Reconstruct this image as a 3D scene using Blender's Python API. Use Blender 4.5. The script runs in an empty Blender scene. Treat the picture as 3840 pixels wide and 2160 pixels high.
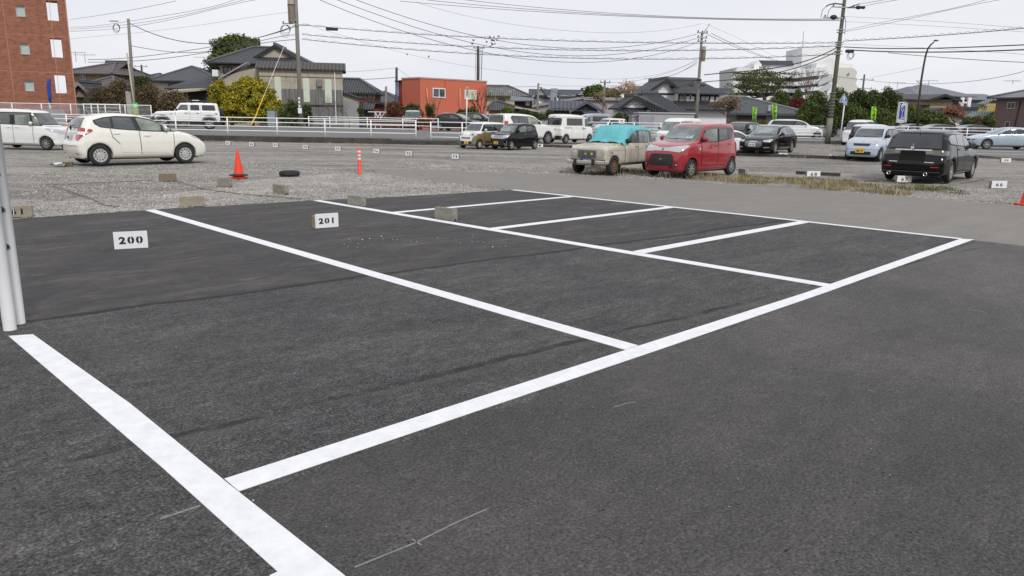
import bpy, bmesh, math, random
import numpy as np
from mathutils import Vector, Matrix, geometry
from mathutils.bvhtree import BVHTree
R = math.radians
scene = bpy.context.scene
C = scene.collection
# ------------------------------------------------------------------ camera
FP, PITCH, ROLL, CAMH = 2839.13, .22216, .01754, 1.7357      # focal length in pixels of a 3840 wide frame
cp, sp, cr, sr = math.cos(PITCH), math.sin(PITCH), math.cos(ROLL), math.sin(ROLL)
FWD = Vector((0, cp, -sp))
_up, _rt = Vector((0, sp, cp)), Vector((1, 0, 0))
RT = cr * _rt + sr * _up
UP = -sr * _rt + cr * _up
cam_data = bpy.data.cameras.new('camera')
cam = bpy.data.objects.new('camera', cam_data)
C.objects.link(cam)
cam.matrix_world = Matrix(((RT.x, UP.x, -FWD.x, 0), (RT.y, UP.y, -FWD.y, 0), (RT.z, UP.z, -FWD.z, CAMH), (0, 0, 0, 1)))
cam_data.sensor_width = 36
cam_data.lens = 36 * FP / 3840
cam_data.clip_start = .05
cam_data.clip_end = 3000
scene.camera = cam
# ------------------------------------------------------------------ sky, sun, exposure
SUN_EL, SUN_AZ = 42, 155            # degrees; azimuth measured from +Y towards +X
world = bpy.data.worlds.new('World')
scene.world = world
world.use_nodes = True
nt = world.node_tree
bg = nt.nodes['Background']
sky = nt.nodes.new('ShaderNodeTexSky')
sky.sky_type = 'NISHITA'; sky.sun_disc = False
sky.sun_elevation = R(SUN_EL); sky.sun_rotation = R(SUN_AZ)
tc = nt.nodes.new('ShaderNodeTexCoord')
mp = nt.nodes.new('ShaderNodeMapping'); mp.inputs['Scale'].default_value = (1, 1, 3.2)
nz = nt.nodes.new('ShaderNodeTexNoise'); nz.inputs['Scale'].default_value = 2.1; nz.inputs['Detail'].default_value = 5
rp = nt.nodes.new('ShaderNodeValToRGB')
rp.color_ramp.elements[0].position = .3; rp.color_ramp.elements[0].color = (.71, .73, .8, 1)
rp.color_ramp.elements[1].position = .7; rp.color_ramp.elements[1].color = (.86, .86, .88, 1)
sc = nt.nodes.new('ShaderNodeVectorMath'); sc.operation = 'SCALE'; sc.inputs['Scale'].default_value = 10.
mx = nt.nodes.new('ShaderNodeMix'); mx.data_type = 'RGBA'; mx.inputs[0].default_value = .95
nt.links.new(tc.outputs['Generated'], mp.inputs['Vector'])
nt.links.new(mp.outputs[0], nz.inputs['Vector'])
nt.links.new(nz.outputs['Fac'], rp.inputs[0])
nt.links.new(rp.outputs[0], sc.inputs[0])
nt.links.new(sky.outputs[0], mx.inputs[6])
nt.links.new(sc.outputs[0], mx.inputs[7])
nt.links.new(mx.outputs[2], bg.inputs['Color'])
bg.inputs['Strength'].default_value = .1
sl = bpy.data.lights.new('sun', 'SUN'); sl.energy = 1.8; sl.angle = R(11); sl.color = (1, .97, .93)
so = bpy.data.objects.new('sun', sl); C.objects.link(so)
sd = Vector((math.cos(R(SUN_EL)) * math.sin(R(SUN_AZ)), math.cos(R(SUN_EL)) * math.cos(R(SUN_AZ)), math.sin(R(SUN_EL))))
so.rotation_euler = sd.to_track_quat('Z', 'Y').to_euler()
scene.view_settings.view_transform = 'Standard'
scene.view_settings.look = 'None'
scene.view_settings.gamma = 1
scene.view_settings.exposure = .12
# ------------------------------------------------------------------ pixel helpers (3840x2160 photo pixels -> metres)
def ray(px, py):
    return (px - 1920) * RT - (py - 1080) * UP + FP * FWD
def gp(px, py, z=0.):
    d = ray(px, py); t = (z - CAMH) / d.z
    return Vector((d.x * t, d.y * t, z))
def at(px, py, Y):
    d = ray(px, py); t = Y / d.y
    return Vector((d.x * t, Y, CAMH + d.z * t))
def hit(px, P0, ang):
    """distance along a plan line from P0 at angle ang until it is seen at pixel column px (level rays)"""
    d = ray(px, 440); u = Vector((math.cos(ang), math.sin(ang)))
    # P0 + s*u parallel to d.xy
    den = u.x * d.y - u.y * d.x
    return (-(P0.x * d.y - P0.y * d.x)) / den
# ------------------------------------------------------------------ object helpers
def tag(o, label=None, cat=None, group=None, kind=None):
    if label: o['label'] = label
    if cat: o['category'] = cat
    if group: o['group'] = group
    if kind: o['kind'] = kind
    return o
def thing(name, label, cat, loc=(0, 0, 0), rz=0., group=None, scale=1.):
    o = bpy.data.objects.new(name, None); C.objects.link(o)
    o.location = loc; o.rotation_euler = (0, 0, rz); o.scale = (scale,) * 3
    o.empty_display_size = .1
    return tag(o, label, cat, group)
def link(name, me, parent=None, loc=None, rot=None, label=None):
    o = bpy.data.objects.new(name, me); C.objects.link(o)
    if parent: o.parent = parent
    if loc is not None: o.location = loc
    if rot is not None: o.rotation_euler = rot
    if label: o['label'] = label
    return o
def mesh(name, vs, fs, mats, smooth=False, mi=None):
    me = bpy.data.meshes.new(name)
    me.from_pydata([tuple(v) for v in vs], [], [tuple(f) for f in fs])
    for m in (mats if isinstance(mats, (list, tuple)) else [mats]): me.materials.append(m)
    if mi is not None: me.polygons.foreach_set('material_index', mi)
    if smooth: me.polygons.foreach_set('use_smooth', [True] * len(me.polygons))
    me.update()
    return me
class MB:
    """mesh builder; several simple solids joined into one part"""
    def __init__(s): s.v = []; s.f = []; s.m = []; s.mat = 0
    def add(s, vs, fs):
        b = len(s.v); s.v += [tuple(v) for v in vs]
        for f in fs: s.f.append(tuple(b + i for i in f)); s.m.append(s.mat)
        return s
    def box(s, x0, x1, y0, y1, z0, z1, tf=None):
        v = [Vector(p) for p in ((x0, y0, z0), (x1, y0, z0), (x1, y1, z0), (x0, y1, z0), (x0, y0, z1), (x1, y0, z1), (x1, y1, z1), (x0, y1, z1))]
        if tf: v = [tf @ p for p in v]
        return s.add(v, ((3, 2, 1, 0), (4, 5, 6, 7), (0, 1, 5, 4), (1, 2, 6, 5), (2, 3, 7, 6), (3, 0, 4, 7)))
    def tube(s, pts, r, n=8, r2=None, cap=True):
        pts = [Vector(p) for p in pts]; k = len(pts); vs = []; fs = []
        a = None
        for i, p in enumerate(pts):
            d = (pts[min(i + 1, k - 1)] - pts[max(i - 1, 0)]).normalized()
            if a is None:
                a = d.orthogonal().normalized()
                if abs(d.z) < .9: a = Vector((0, 0, 1)).cross(d).normalized()
            else:
                a = (a - d * a.dot(d)).normalized()
            b = d.cross(a)
            rr = r if r2 is None else r + (r2 - r) * i / (k - 1)
            if isinstance(r, (list, tuple)): rr = r[i]
            for j in range(n):
                t = 2 * math.pi * j / n
                vs.append(p + rr * (math.cos(t) * a + math.sin(t) * b))
        for i in range(k - 1):
            for j in range(n):
                fs.append((i * n + j, i * n + (j + 1) % n, (i + 1) * n + (j + 1) % n, (i + 1) * n + j))
        if cap:
            fs.append(tuple(range(n - 1, -1, -1))); fs.append(tuple((k - 1) * n + j for j in range(n)))
        return s.add(vs, fs)
    def lathe(s, prof, n=24, c=(0, 0, 0), axis='z', closed=False):
        vs = []; fs = []; c = Vector(c); k = len(prof)
        for i in range(n):
            t = 2 * math.pi * i / n
            for r, z in prof:
                p = Vector((r * math.cos(t), r * math.sin(t), z))
                if axis == 'y': p = Vector((p.x, p.z, p.y))
                vs.append(c + p)
        for i in range(n):
            for j in range(k - (0 if closed else 1)):
                a, b = i * k + j, i * k + (j + 1) % k; cc, d = ((i + 1) % n) * k + (j + 1) % k, ((i + 1) % n) * k + j
                fs.append((a, d, cc, b) if axis == 'z' else (a, b, cc, d))
        return s.add(vs, fs)
    def prism(s, poly, z0, z1, tf=None):
        n = len(poly); v = [Vector((x, y, z0)) for x, y in poly] + [Vector((x, y, z1)) for x, y in poly]
        if tf: v = [tf @ p for p in v]
        return s.add(v, [tuple(range(n - 1, -1, -1)), tuple(range(n, 2 * n))] + [(i, (i + 1) % n, n + (i + 1) % n, n + i) for i in range(n)])
    def slab(s, pts, th, down=True):
        """polygon in space thickened vertically"""
        pts = [Vector(p) for p in pts]; n = len(pts)
        lo = [p - Vector((0, 0, th)) for p in pts]
        return s.add(pts + lo, [tuple(range(n)), tuple(range(2 * n - 1, n - 1, -1))] + [(i, n + i, n + (i + 1) % n, (i + 1) % n) for i in range(n)])
    def sphere(s, c, r, n=10, sc=(1, 1, 1)):
        vs = []; fs = []; c = Vector(c); m = n // 2 + 1
        for i in range(m + 1):
            ph = math.pi * i / m
            for j in range(n):
                t = 2 * math.pi * j / n
                vs.append(c + Vector((r * sc[0] * math.sin(ph) * math.cos(t), r * sc[1] * math.sin(ph) * math.sin(t), r * sc[2] * math.cos(ph))))
        for i in range(m):
            for j in range(n): fs.append((i * n + j, (i + 1) * n + j, (i + 1) * n + (j + 1) % n, i * n + (j + 1) % n))
        return s.add(vs, fs)
    def mesh(s, name, mats, smooth=False): return mesh(name, s.v, s.f, mats, smooth, s.m)
    def build(s, name, mats, parent=None, smooth=False, label=None, bevel=0):
        o = link(name, s.mesh(name, mats, smooth), parent, label=label)
        if bevel:
            b = o.modifiers.new('bevel', 'BEVEL'); b.width = bevel; b.segments = 2; b.limit_method = 'ANGLE'
        return o
FONT = bpy.data.fonts[0] if bpy.data.fonts else None
def text_mesh(s, size, mat, thick=.002, bold=0., spacing=1., vertical=False):
    cu = bpy.data.curves.new('t', 'FONT')
    cu.body = '\n'.join(s) if vertical else s
    cu.size = size; cu.extrude = thick; cu.offset = bold; cu.align_x = 'CENTER'; cu.align_y = 'CENTER'
    cu.space_character = spacing; cu.resolution_u = 3
    if vertical: cu.space_line = .92
    o = bpy.data.objects.new('t', cu); C.objects.link(o)
    bpy.context.view_layer.update()
    me = bpy.data.meshes.new_from_object(o.evaluated_get(bpy.context.evaluated_depsgraph_get()))
    bpy.data.objects.remove(o); bpy.data.curves.remove(cu)
    me.materials.clear(); me.materials.append(mat)
    return me
# ------------------------------------------------------------------ materials
MATS = {}
def newmat(name):
    m = bpy.data.materials.new(name); m.use_nodes = True
    return m, m.node_tree, m.node_tree.nodes['Principled BSDF']
def ramp(t, stops):
    r = t.nodes.new('ShaderNodeValToRGB'); e = r.color_ramp.elements
    while len(e) < len(stops): e.new(.5)
    for i, (p, c) in enumerate(stops):
        e[i].position = p; e[i].color = (*c, 1) if len(c) == 3 else c
    return r
def noise(t, scale, detail=4, rough=.6, vec=None, dist=0.):
    n = t.nodes.new('ShaderNodeTexNoise'); n.inputs['Scale'].default_value = scale; n.inputs['Detail'].default_value = detail
    n.inputs['Roughness'].default_value = rough; n.inputs['Distortion'].default_value = dist
    if vec: t.links.new(vec, n.inputs['Vector'])
    return n
def objco(t, scale=None):
    c = t.nodes.new('ShaderNodeTexCoord').outputs['Object']
    if scale:
        m = t.nodes.new('ShaderNodeMapping'); m.inputs['Scale'].default_value = scale
        t.links.new(c, m.inputs['Vector']); return m.outputs[0]
    return c
def mixc(t, fac, a, b, mode='MIX'):
    m = t.nodes.new('ShaderNodeMix'); m.data_type = 'RGBA'; m.blend_type = mode
    for s, v in ((0, fac), (6, a), (7, b)):
        if hasattr(v, 'is_linked') or isinstance(v, bpy.types.NodeSocket): t.links.new(v, m.inputs[s])
        elif s == 0: m.inputs[0].default_value = v
        else: m.inputs[s].default_value = (*v, 1)
    return m.outputs[2]
def maths(t, op, a, b=None, c=None):
    m = t.nodes.new('ShaderNodeMath'); m.operation = op
    for i, v in enumerate((a, b, c)):
        if v is None: continue
        if isinstance(v, bpy.types.NodeSocket): t.links.new(v, m.inputs[i])
        else: m.inputs[i].default_value = v
    return m.outputs[0]
def bump(t, b, h, strength=.3, dist=.02):
    n = t.nodes.new('ShaderNodeBump'); n.inputs['Strength'].default_value = strength; n.inputs['Distance'].default_value = dist
    t.links.new(h, n.inputs['Height']); t.links.new(n.outputs[0], b.inputs['Normal'])
def plain(name, col, rough=.6, metal=0., var=.12, scale=3., coat=0., spec=.5, dirt=None):
    """a paint or plain surface with gentle large and fine variation"""
    if name in MATS: return MATS[name]
    m, t, b = newmat(name)
    v = objco(t)
    n = noise(t, scale, 5, .65, v)
    d = tuple(max(0, c * (1 - var)) for c in col); l = tuple(min(1, c * (1 + var)) for c in col)
    r = ramp(t, [(.3, d), (.7, l)])
    t.links.new(n.outputs['Fac'], r.inputs[0]); out = r.outputs[0]
    if dirt:
        n2 = noise(t, dirt[1], 6, .7, objco(t, (1, 1, dirt[2] if len(dirt) > 2 else 1)))
        r2 = ramp(t, [(dirt[3] if len(dirt) > 3 else .5, (0, 0, 0)), ((dirt[3] if len(dirt) > 3 else .5) + .17, (1, 1, 1))])
        t.links.new(n2.outputs['Fac'], r2.inputs[0])
        out = mixc(t, r2.outputs[0], out, dirt[0])
    t.links.new(out, b.inputs['Base Color'])
    b.inputs['Roughness'].default_value = rough; b.inputs['Metallic'].default_value = metal
    b.inputs['Specular IOR Level'].default_value = spec
    if coat: b.inputs['Coat Weight'].default_value = coat; b.inputs['Coat Roughness'].default_value = .06
    MATS[name] = m
    return m
# ================================================================== ground
YAW = .7805
O = Vector((-1.326, 3.3055, 0))
cu, su = math.cos(YAW), math.sin(YAW)
def uvw(u, v, z=0.):
    return Vector((O.x + u * cu - v * su, O.y + u * su + v * cu, z))
def to_uv(p):
    d = p - O
    return (d.x * cu + d.y * su, -d.x * su + d.y * cu)
def asphalt_mat(name, dark, mid, light, patch, lane=False):
    m, t, b = newmat(name)
    v = objco(t)
    fine = noise(t, 62, 4, .85, v)                      # aggregate
    big = noise(t, .55, 5, .62, v, .4)                 # dusty cloud patches
    streak = noise(t, 1.1, 6, .72, objco(t, (.45, 2.6, 1)), .6)
    r1 = ramp(t, [(.4, dark), (.5, mid), (.61, light)])
    t.links.new(fine.outputs['Fac'], r1.inputs[0])
    r2 = ramp(t, [(.40, (0, 0, 0)), (.72, (1, 1, 1))])
    t.links.new(big.outputs['Fac'], r2.inputs[0])
    r3 = ramp(t, [(.52, (0, 0, 0)), (.78, (1, 1, 1))])
    t.links.new(streak.outputs['Fac'], r3.inputs[0])
    f = maths(t, 'ADD', maths(t, 'MULTIPLY', r2.outputs[0], .28), maths(t, 'MULTIPLY', r3.outputs[0], .45))
    col = mixc(t, f, r1.outputs[0], patch)
    # open pits between the stones
    vo = t.nodes.new('ShaderNodeTexVoronoi'); vo.inputs['Scale'].default_value = 38; t.links.new(v, vo.inputs['Vector'])
    pn = noise(t, 44, 5, .8, objco(t, (.8, 1.2, 1)), .6)
    pit = ramp(t, [(.35, (.16, .16, .16)), (.41, (1, 1, 1))]); t.links.new(pn.outputs['Fac'], pit.inputs[0])
    md = noise(t, 5.5, 7, .82, objco(t, (.75, 1.25, 1)), .3)
    rm = ramp(t, [(.34, (1.38, 1.38, 1.38)), (.48, (1.05, 1.05, 1.05)), (.56, (.92, .92, .92)), (.68, (.62, .62, .62))]); t.links.new(md.outputs['Fac'], rm.inputs[0])
    g3 = noise(t, 17, 5, .85, v); rg = ramp(t, [(.36, (.6, .6, .6)), (.5, (1, 1, 1)), (.63, (1.45, 1.44, 1.42))] if not lane else [(.36, (.9, .9, .9)), (.63, (1.1, 1.1, 1.1))]); t.links.new(g3.outputs['Fac'], rg.inputs[0])
    col = mixc(t, 1., col, rg.outputs[0], 'MULTIPLY')
    if not lane: col = mixc(t, 1., col, rm.outputs[0], 'MULTIPLY')
    md2 = noise(t, 1.4, 5, .7, objco(t, (.6, 1.5, 1)), .8)
    rm2 = ramp(t, [(.33, (.8, .8, .81)), (.5, (1, 1, 1)), (.66, (1.28, 1.26, 1.24))] if not lane else [(.33, (.93, .93, .93)), (.66, (1.07, 1.07, 1.06))]); t.links.new(md2.outputs['Fac'], rm2.inputs[0])
    col = mixc(t, 1., col, rm2.outputs[0], 'MULTIPLY')
    if not lane:
        sx = t.nodes.new('ShaderNodeSeparateXYZ'); t.links.new(v, sx.inputs[0])
        wob = maths(t, 'MULTIPLY', maths(t, 'SUBTRACT', noise(t, .8, 4, .6, v).outputs['Fac'], .5), .35)
        vv = maths(t, 'ADD', sx.outputs['Y'], wob)
        uu = sx.outputs['X']
        # v grows away from the front line. The strip v>3.6 is smoother and dusty, the strips nearer are coarse and dark
        vv1 = maths(t, 'ADD', vv, maths(t, 'MULTIPLY', uu, .085))
        far = maths(t, 'GREATER_THAN', vv1, 3.92)
        s1 = maths(t, 'COMPARE', vv1, 3.9, .05)
        vv2 = maths(t, 'ADD', vv, maths(t, 'MULTIPLY', uu, .095))
        s2 = maths(t, 'COMPARE', vv2, .75, .035)
        s2h = maths(t, 'COMPARE', vv2, .66, .045)
        dusty = mixc(t, maths(t, 'ADD', .1, maths(t, 'MULTIPLY', r3.outputs[0], .65)), (.05, .048, .049), (.16, .147, .138))
        fr = ramp(t, [(.4, (.65, .65, .65)), (.6, (1.35, 1.35, 1.35))]); t.links.new(fine.outputs['Fac'], fr.inputs[0])
        dusty = mixc(t, 1., dusty, fr.outputs[0], 'MULTIPLY')
        dusty = mixc(t, 1., mixc(t, 1., dusty, rm.outputs[0], 'MULTIPLY'), rm2.outputs[0], 'MULTIPLY')
        sc_ = noise(t, 2.3, 5, .6, objco(t, (.5, 3.2, 1)), .2); rs_ = ramp(t, [(.64, (0, 0, 0)), (.68, (1, 1, 1))]); t.links.new(sc_.outputs['Fac'], rs_.inputs[0]); dusty = mixc(t, maths(t, 'MULTIPLY', rs_.outputs[0], .5), dusty, (.2, .185, .17))
        col = mixc(t, maths(t, 'MULTIPLY', far, .95), mixc(t, 1., col, pit.outputs[0], 'MULTIPLY'), dusty)
        nb = ramp(t, [(.42, (0, 0, 0)), (.55, (1, 1, 1))]); t.links.new(noise(t, 1.7, 4, .6, v).outputs['Fac'], nb.inputs[0])
        col = mixc(t, maths(t, 'MULTIPLY', s1, .85), col, (.02, .019, .02))
        col = mixc(t, maths(t, 'MULTIPLY', maths(t, 'MULTIPLY', s2h, nb.outputs[0]), .4), col, (.1, .095, .09))
        col = mixc(t, maths(t, 'MULTIPLY', maths(t, 'MULTIPLY', s2, nb.outputs[0]), .8), col, (.02, .019, .02))
        # the apron nearest the viewer is older and browner
        old = maths(t, 'LESS_THAN', vv, -.12)
        ncol = mixc(t, .5, col, mixc(t, 1., (.098, .093, .09), fr.outputs[0], 'MULTIPLY'))
        ncol = mixc(t, 1., ncol, pit.outputs[0], 'MULTIPLY')
        bg_ = noise(t, .33, 5, .65, v, .5); rb_ = ramp(t, [(.34, (.78, .78, .79)), (.5, (.95, .95, .95)), (.66, (1.16, 1.15, 1.13))]); t.links.new(bg_.outputs['Fac'], rb_.inputs[0]); ncol = mixc(t, 1., ncol, rb_.outputs[0], 'MULTIPLY')
        gx = t.nodes.new('ShaderNodeMapRange'); gx.inputs[1].default_value = 0; gx.inputs[2].default_value = 9; gx.inputs[3].default_value = .82; gx.inputs[4].default_value = 1.22; t.links.new(uu, gx.inputs[0]); ncol = mixc(t, 1., ncol, gx.outputs[0], 'MULTIPLY')
        sf = noise(t, 3.1, 5, .75, objco(t, (1, 1.6, 1)), .8); rf_ = ramp(t, [(.62, (0, 0, 0)), (.72, (1, 1, 1))]); t.links.new(sf.outputs['Fac'], rf_.inputs[0]); ncol = mixc(t, maths(t, 'MULTIPLY', rf_.outputs[0], .35), ncol, (.2, .195, .18))
        col = mixc(t, maths(t, 'MULTIPLY', old, maths(t, 'GREATER_THAN', uu, 0.)), col, ncol)
    if not lane: col = mixc(t, 1., col, (.88, .875, .88), 'MULTIPLY')
    t.links.new(col, b.inputs['Base Color'])
    b.inputs['Roughness'].default_value = .88
    b.inputs['Specular IOR Level'].default_value = .3
    bump(t, b, maths(t, 'ADD', fine.outputs['Fac'], maths(t, 'MULTIPLY', vo.outputs['Distance'], 1.2)), .35 if not lane else .2, .006)
    return m
M_ASPH = asphalt_mat('new_asphalt', (.02, .02, .0205), (.058, .057, .058), (.15, .147, .145), (.115, .108, .103))
M_LANE = asphalt_mat('worn_asphalt', (.175, .163, .15), (.2, .188, .174), (.235, .222, .206), (.235, .222, .206), True)
M_ROAD = asphalt_mat('road_asphalt', (.13, .13, .13), (.16, .157, .155), (.2, .195, .19), (.2, .19, .185), True)
M_PATCHA = asphalt_mat('coarse_asphalt', (.03, .03, .03), (.06, .058, .057), (.11, .105, .1), (.12, .115, .11), True)
def gravel_mat(name, cols, base, sc, dust, big=.35):
    m, t, b = newmat(name)
    v = objco(t)
    vo = t.nodes.new('ShaderNodeTexVoronoi'); vo.inputs['Scale'].default_value = sc; t.links.new(v, vo.inputs['Vector'])
    sep = t.nodes.new('ShaderNodeSeparateColor'); t.links.new(vo.outputs['Color'], sep.inputs[0])
    r = ramp(t, [(i / (len(cols) - 1), c) for i, c in enumerate(cols)])
    t.links.new(sep.outputs[0], r.inputs[0])
    gap = ramp(t, [(.25, (1, 1, 1)), (.62, (.45, .45, .45))]); t.links.new(vo.outputs['Distance'], gap.inputs[0])
    col = mixc(t, 1., r.outputs[0], gap.outputs[0], 'MULTIPLY')
    n = noise(t, big, 6, .68, objco(t, (.6, 1.5, 1)), .5)
    rr = ramp(t, [(.36, (0, 0, 0)), (.62, (1, 1, 1))]); t.links.new(n.outputs['Fac'], rr.inputs[0])
    n2 = noise(t, 9, 5, .8, v)
    d = mixc(t, n2.outputs['Fac'], base, dust)
    col = mixc(t, maths(t, 'MULTIPLY', rr.outputs[0], .75), col, d)
    n3 = noise(t, 2.4, 8, .85, objco(t, (.8, 1.3, 1)))
    r3 = ramp(t, [(.34, (.5, .49, .49)), (.5, (1, 1, 1)), (.64, (1.35, 1.31, 1.25))]); t.links.new(n3.outputs['Fac'], r3.inputs[0])
    col = mixc(t, 1., col, r3.outputs[0], 'MULTIPLY')
    n4 = noise(t, .2, 4, .6, objco(t, (.5, 2.2, 1)), .6); r4_ = ramp(t, [(.36, (.68, .67, .66)), (.5, (1, 1, 1)), (.64, (1.14, 1.11, 1.05))]); t.links.new(n4.outputs['Fac'], r4_.inputs[0]); col = mixc(t, 1., col, r4_.outputs[0], 'MULTIPLY')
    t.links.new(col, b.inputs['Base Color'])
    b.inputs['Roughness'].default_value = .95; b.inputs['Specular IOR Level'].default_value = .2
    bump(t, b, maths(t, 'ADD', maths(t, 'MULTIPLY', vo.outputs['Distance'], -1.), n2.outputs['Fac']), .6, .02)
    return m
M_GRAV = gravel_mat('gravel', [(.11, .11, .108), (.36, .35, .335), (.23, .225, .22), (.56, .54, .51), (.3, .29, .28)], (.25, .235, .215), 24, (.36, .335, .3))
M_CRUSH = gravel_mat('crushed_stone', [(.22, .21, .195), (.5, .48, .44), (.34, .325, .3), (.66, .64, .59), (.42, .4, .36)], (.32, .305, .275), 24, (.46, .44, .39), .6)
M_FAR = plain('far_earth', (.13, .125, .1), .95, var=.4, scale=.15)

def structure(name, me, rz=0., loc=(0, 0, 0)):
    o = link(name, me, loc=loc, rot=(0, 0, rz)); o['kind'] = 'structure'; return o
def flat(name, pts, z, mat, thick=.06):
    """horizontal slab from a plan polygon of world points"""
    m = MB(); m.prism([(p[0], p[1]) for p in pts], z - thick, z)
    return structure(name, m.mesh(name, mat))
structure('ground', mesh('ground', [(-120, -15, -.02), (120, -15, -.02), (120, 66, -.02), (-120, 66, -.02)], [(0, 1, 2, 3)], M_GRAV))
structure('far_terrain', mesh('far_terrain', [(-1500, 64, .3), (1500, 64, .3), (1500, 2500, .3), (-1500, 2500, .3)], [(0, 1, 2, 3)], M_FAR))
# new asphalt of the parking bays and the apron the viewer stands on (local axes follow the painted grid)
edge = [(-.3, 4.05), (-.35, 5.5), (-.2, 8.2), (0., 11.05), (1.43, 10.95), (3.44, 10.93), (6.64, 10.58), (8.49, 10.22), (11.57, 9.93)]
rnd = random.Random(5)
def rough_line(p, q, n, a):
    out = []
    for i in range(n):
        k = i / n
        out.append((p[0] + (q[0] - p[0]) * k + rnd.uniform(-a, a), p[1] + (q[1] - p[1]) * k + rnd.uniform(-a, a)))
    return out
e2 = []
for i in range(len(edge) - 1): e2 += rough_line(edge[i], edge[i + 1], 14, .018)
poly = e2 + [(11.62, 9.93), (11.84, 0), (11.9, -12), (-14, -12), (-14, 3.2), (-3.5, 3.6), (-.75, 3.86)]
mb = MB(); mb.prism(poly[::-1], -.06, 0)
asph = structure('parking_asphalt', mb.mesh('parking_asphalt', M_ASPH), YAW, O)
lane_uv = rough_line((11.66, 9.95), (11.55, 14.3), 12, .03) + rough_line((11.5, 14.3), (11.65, 15.6), 6, .05) + rough_line((12.5, 17.2), (13.7, 17.5), 4, .08) \
    + rough_line((14.2, 17.0), (14.6, 15.7), 8, .07) + rough_line((14.6, 15.7), (15.8, 13.4), 10, .06) + rough_line((15.8, 13.4), (17.3, 11.2), 12, .06) \
    + rough_line((17.3, 11.2), (18.0, 7.7), 16, .05) + rough_line((18.0, 7.7), (18.4, 4.7), 12, .05) + rough_line((18.4, 4.7), (18.62, .7), 14, .04) \
    + [(18.9, -3), (19.4, -14), (11.95, -14), (11.86, 0)]
mb = MB(); mb.prism(lane_uv[::-1], -.06, -.004)
structure('access_lane', mb.mesh('access_lane', M_LANE), YAW, O)
# paler crushed stone spread along the asphalt
cr_uv = [(-.2, 11.0), (-.6, 12.0), (1.5, 12.6), (3., 13.4), (4.4, 13.2), (6.2, 14.4), (8.2, 16.0), (10.5, 16.8), (12.3, 16.9), (11.7, 15.6), (11.5, 14.3), (11.62, 9.95), (11.57, 9.9), (6.6, 10.5), (1.4, 10.9)]
mb = MB(); o2 = []
for i in range(len(cr_uv)): o2 += rough_line(cr_uv[i], cr_uv[(i + 1) % len(cr_uv)], 10, .1)
mb.prism(o2[::-1], -.05, -.012)
structure('crushed_stone_strip', mb.mesh('crushed_stone_strip', M_CRUSH), YAW, O)
# ---- painted lines: every stripe one object, 4 mm above the asphalt
M_LINE = plain('line_paint', (.74, .745, .76), .7, var=.09, scale=9, dirt=((.42, .42, .42), 34, 1, .64))
def stripe(u0, u1, v0, v1, z=.004):
    m = MB(); n = 1
    m.prism([(u0, v0), (u1, v0), (u1, v1), (u0, v1)], z - .003, z)
    return structure('painted_line', m.mesh('painted_line', M_LINE), YAW, O)
mb = MB(); mb.prism([(-.185, 3.5), (-.165, .4), (-.175, -.8), (-.21, -.8), (-.21, -1.0), (0, -1.0), (-.0, .0), (.015, 1.4), (-.035, 3.43)][::-1], .001, .004)
structure('painted_line', mb.mesh('painted_line', M_LINE), YAW, O)
mb = MB(); mb.prism([(0.004, -.085), (3.3, -.105), (6.3, -.1), (11.92, -.03), (11.8, .13), (6.2, .035), (3.3, .06), (.008, .08)], .001, .004)
structure('painted_line', mb.mesh('painted_line', M_LINE), YAW, O)
mb = MB(); mb.prism([(3.17, .068), (3.34, .068), (3.36, 1.5), (3.58, 10.9), (3.41, 10.9), (3.19, 1.4)], .001, .004)
structure('painted_line', mb.mesh('painted_line', M_LINE), YAW, O)
mb = MB(); mb.prism([(6.66, .045), (6.84, .045), (6.81, 3.), (6.73, 10.56), (6.57, 10.56), (6.62, 3.)], .001, .004)
structure('painted_line', mb.mesh('painted_line', M_LINE), YAW, O)
mb = MB(); mb.prism([(11.77, .14), (11.9, .125), (11.88, 3.8), (11.72, 9.9), (11.58, 9.9), (11.75, 3.8)], .001, .004)
structure('painted_line', mb.mesh('painted_line', M_LINE), YAW, O)
for a, b_, x0, x1 in ((7.93, 8.09, 6.76, 11.63), (5.32, 5.5, 6.79, 11.7), (2.53, 2.72, 6.83, 11.75)):
    stripe(x0, x1, a, b_ + .0)
M_CHALK = plain('chalk', (.21, .21, .21), .9, var=.3, scale=40)
def chalk(pts, w=.008):
    m = MB()
    for p, q in zip(pts, pts[1:]):
        d = Vector((q[0] - p[0], q[1] - p[1])).normalized() * w / 2
        n = Vector((-d.y, d.x))
        m.prism([(p[0] - n.x, p[1] - n.y), (q[0] - n.x, q[1] - n.y), (q[0] + n.x, q[1] + n.y), (p[0] + n.x, p[1] + n.y)], .0005, .002)
    return structure('chalk_mark', m.mesh('chalk_mark', M_CHALK), YAW, O)
def U(px, py): return to_uv(gp(px, py))
flat('coarse_asphalt_patch', [gp(*q) for q in ((3960, 1700), (3790, 1880), (3690, 2060), (3620, 2180), (3960, 2180))][::-1], .0025, M_PATCHA, .002)
chalk([U(1330, 2128), U(1560, 2035), U(1700, 1965), U(1825, 1910)]); chalk([U(1545, 2022), U(1580, 2045)])
chalk([U(600, 1947), U(750, 1897)], .012); chalk([U(2300, 1528), U(2350, 1513), U(2385, 1508)], .006)
chalk([U(3620, 1160), U(3700, 1172)], .01)
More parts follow.
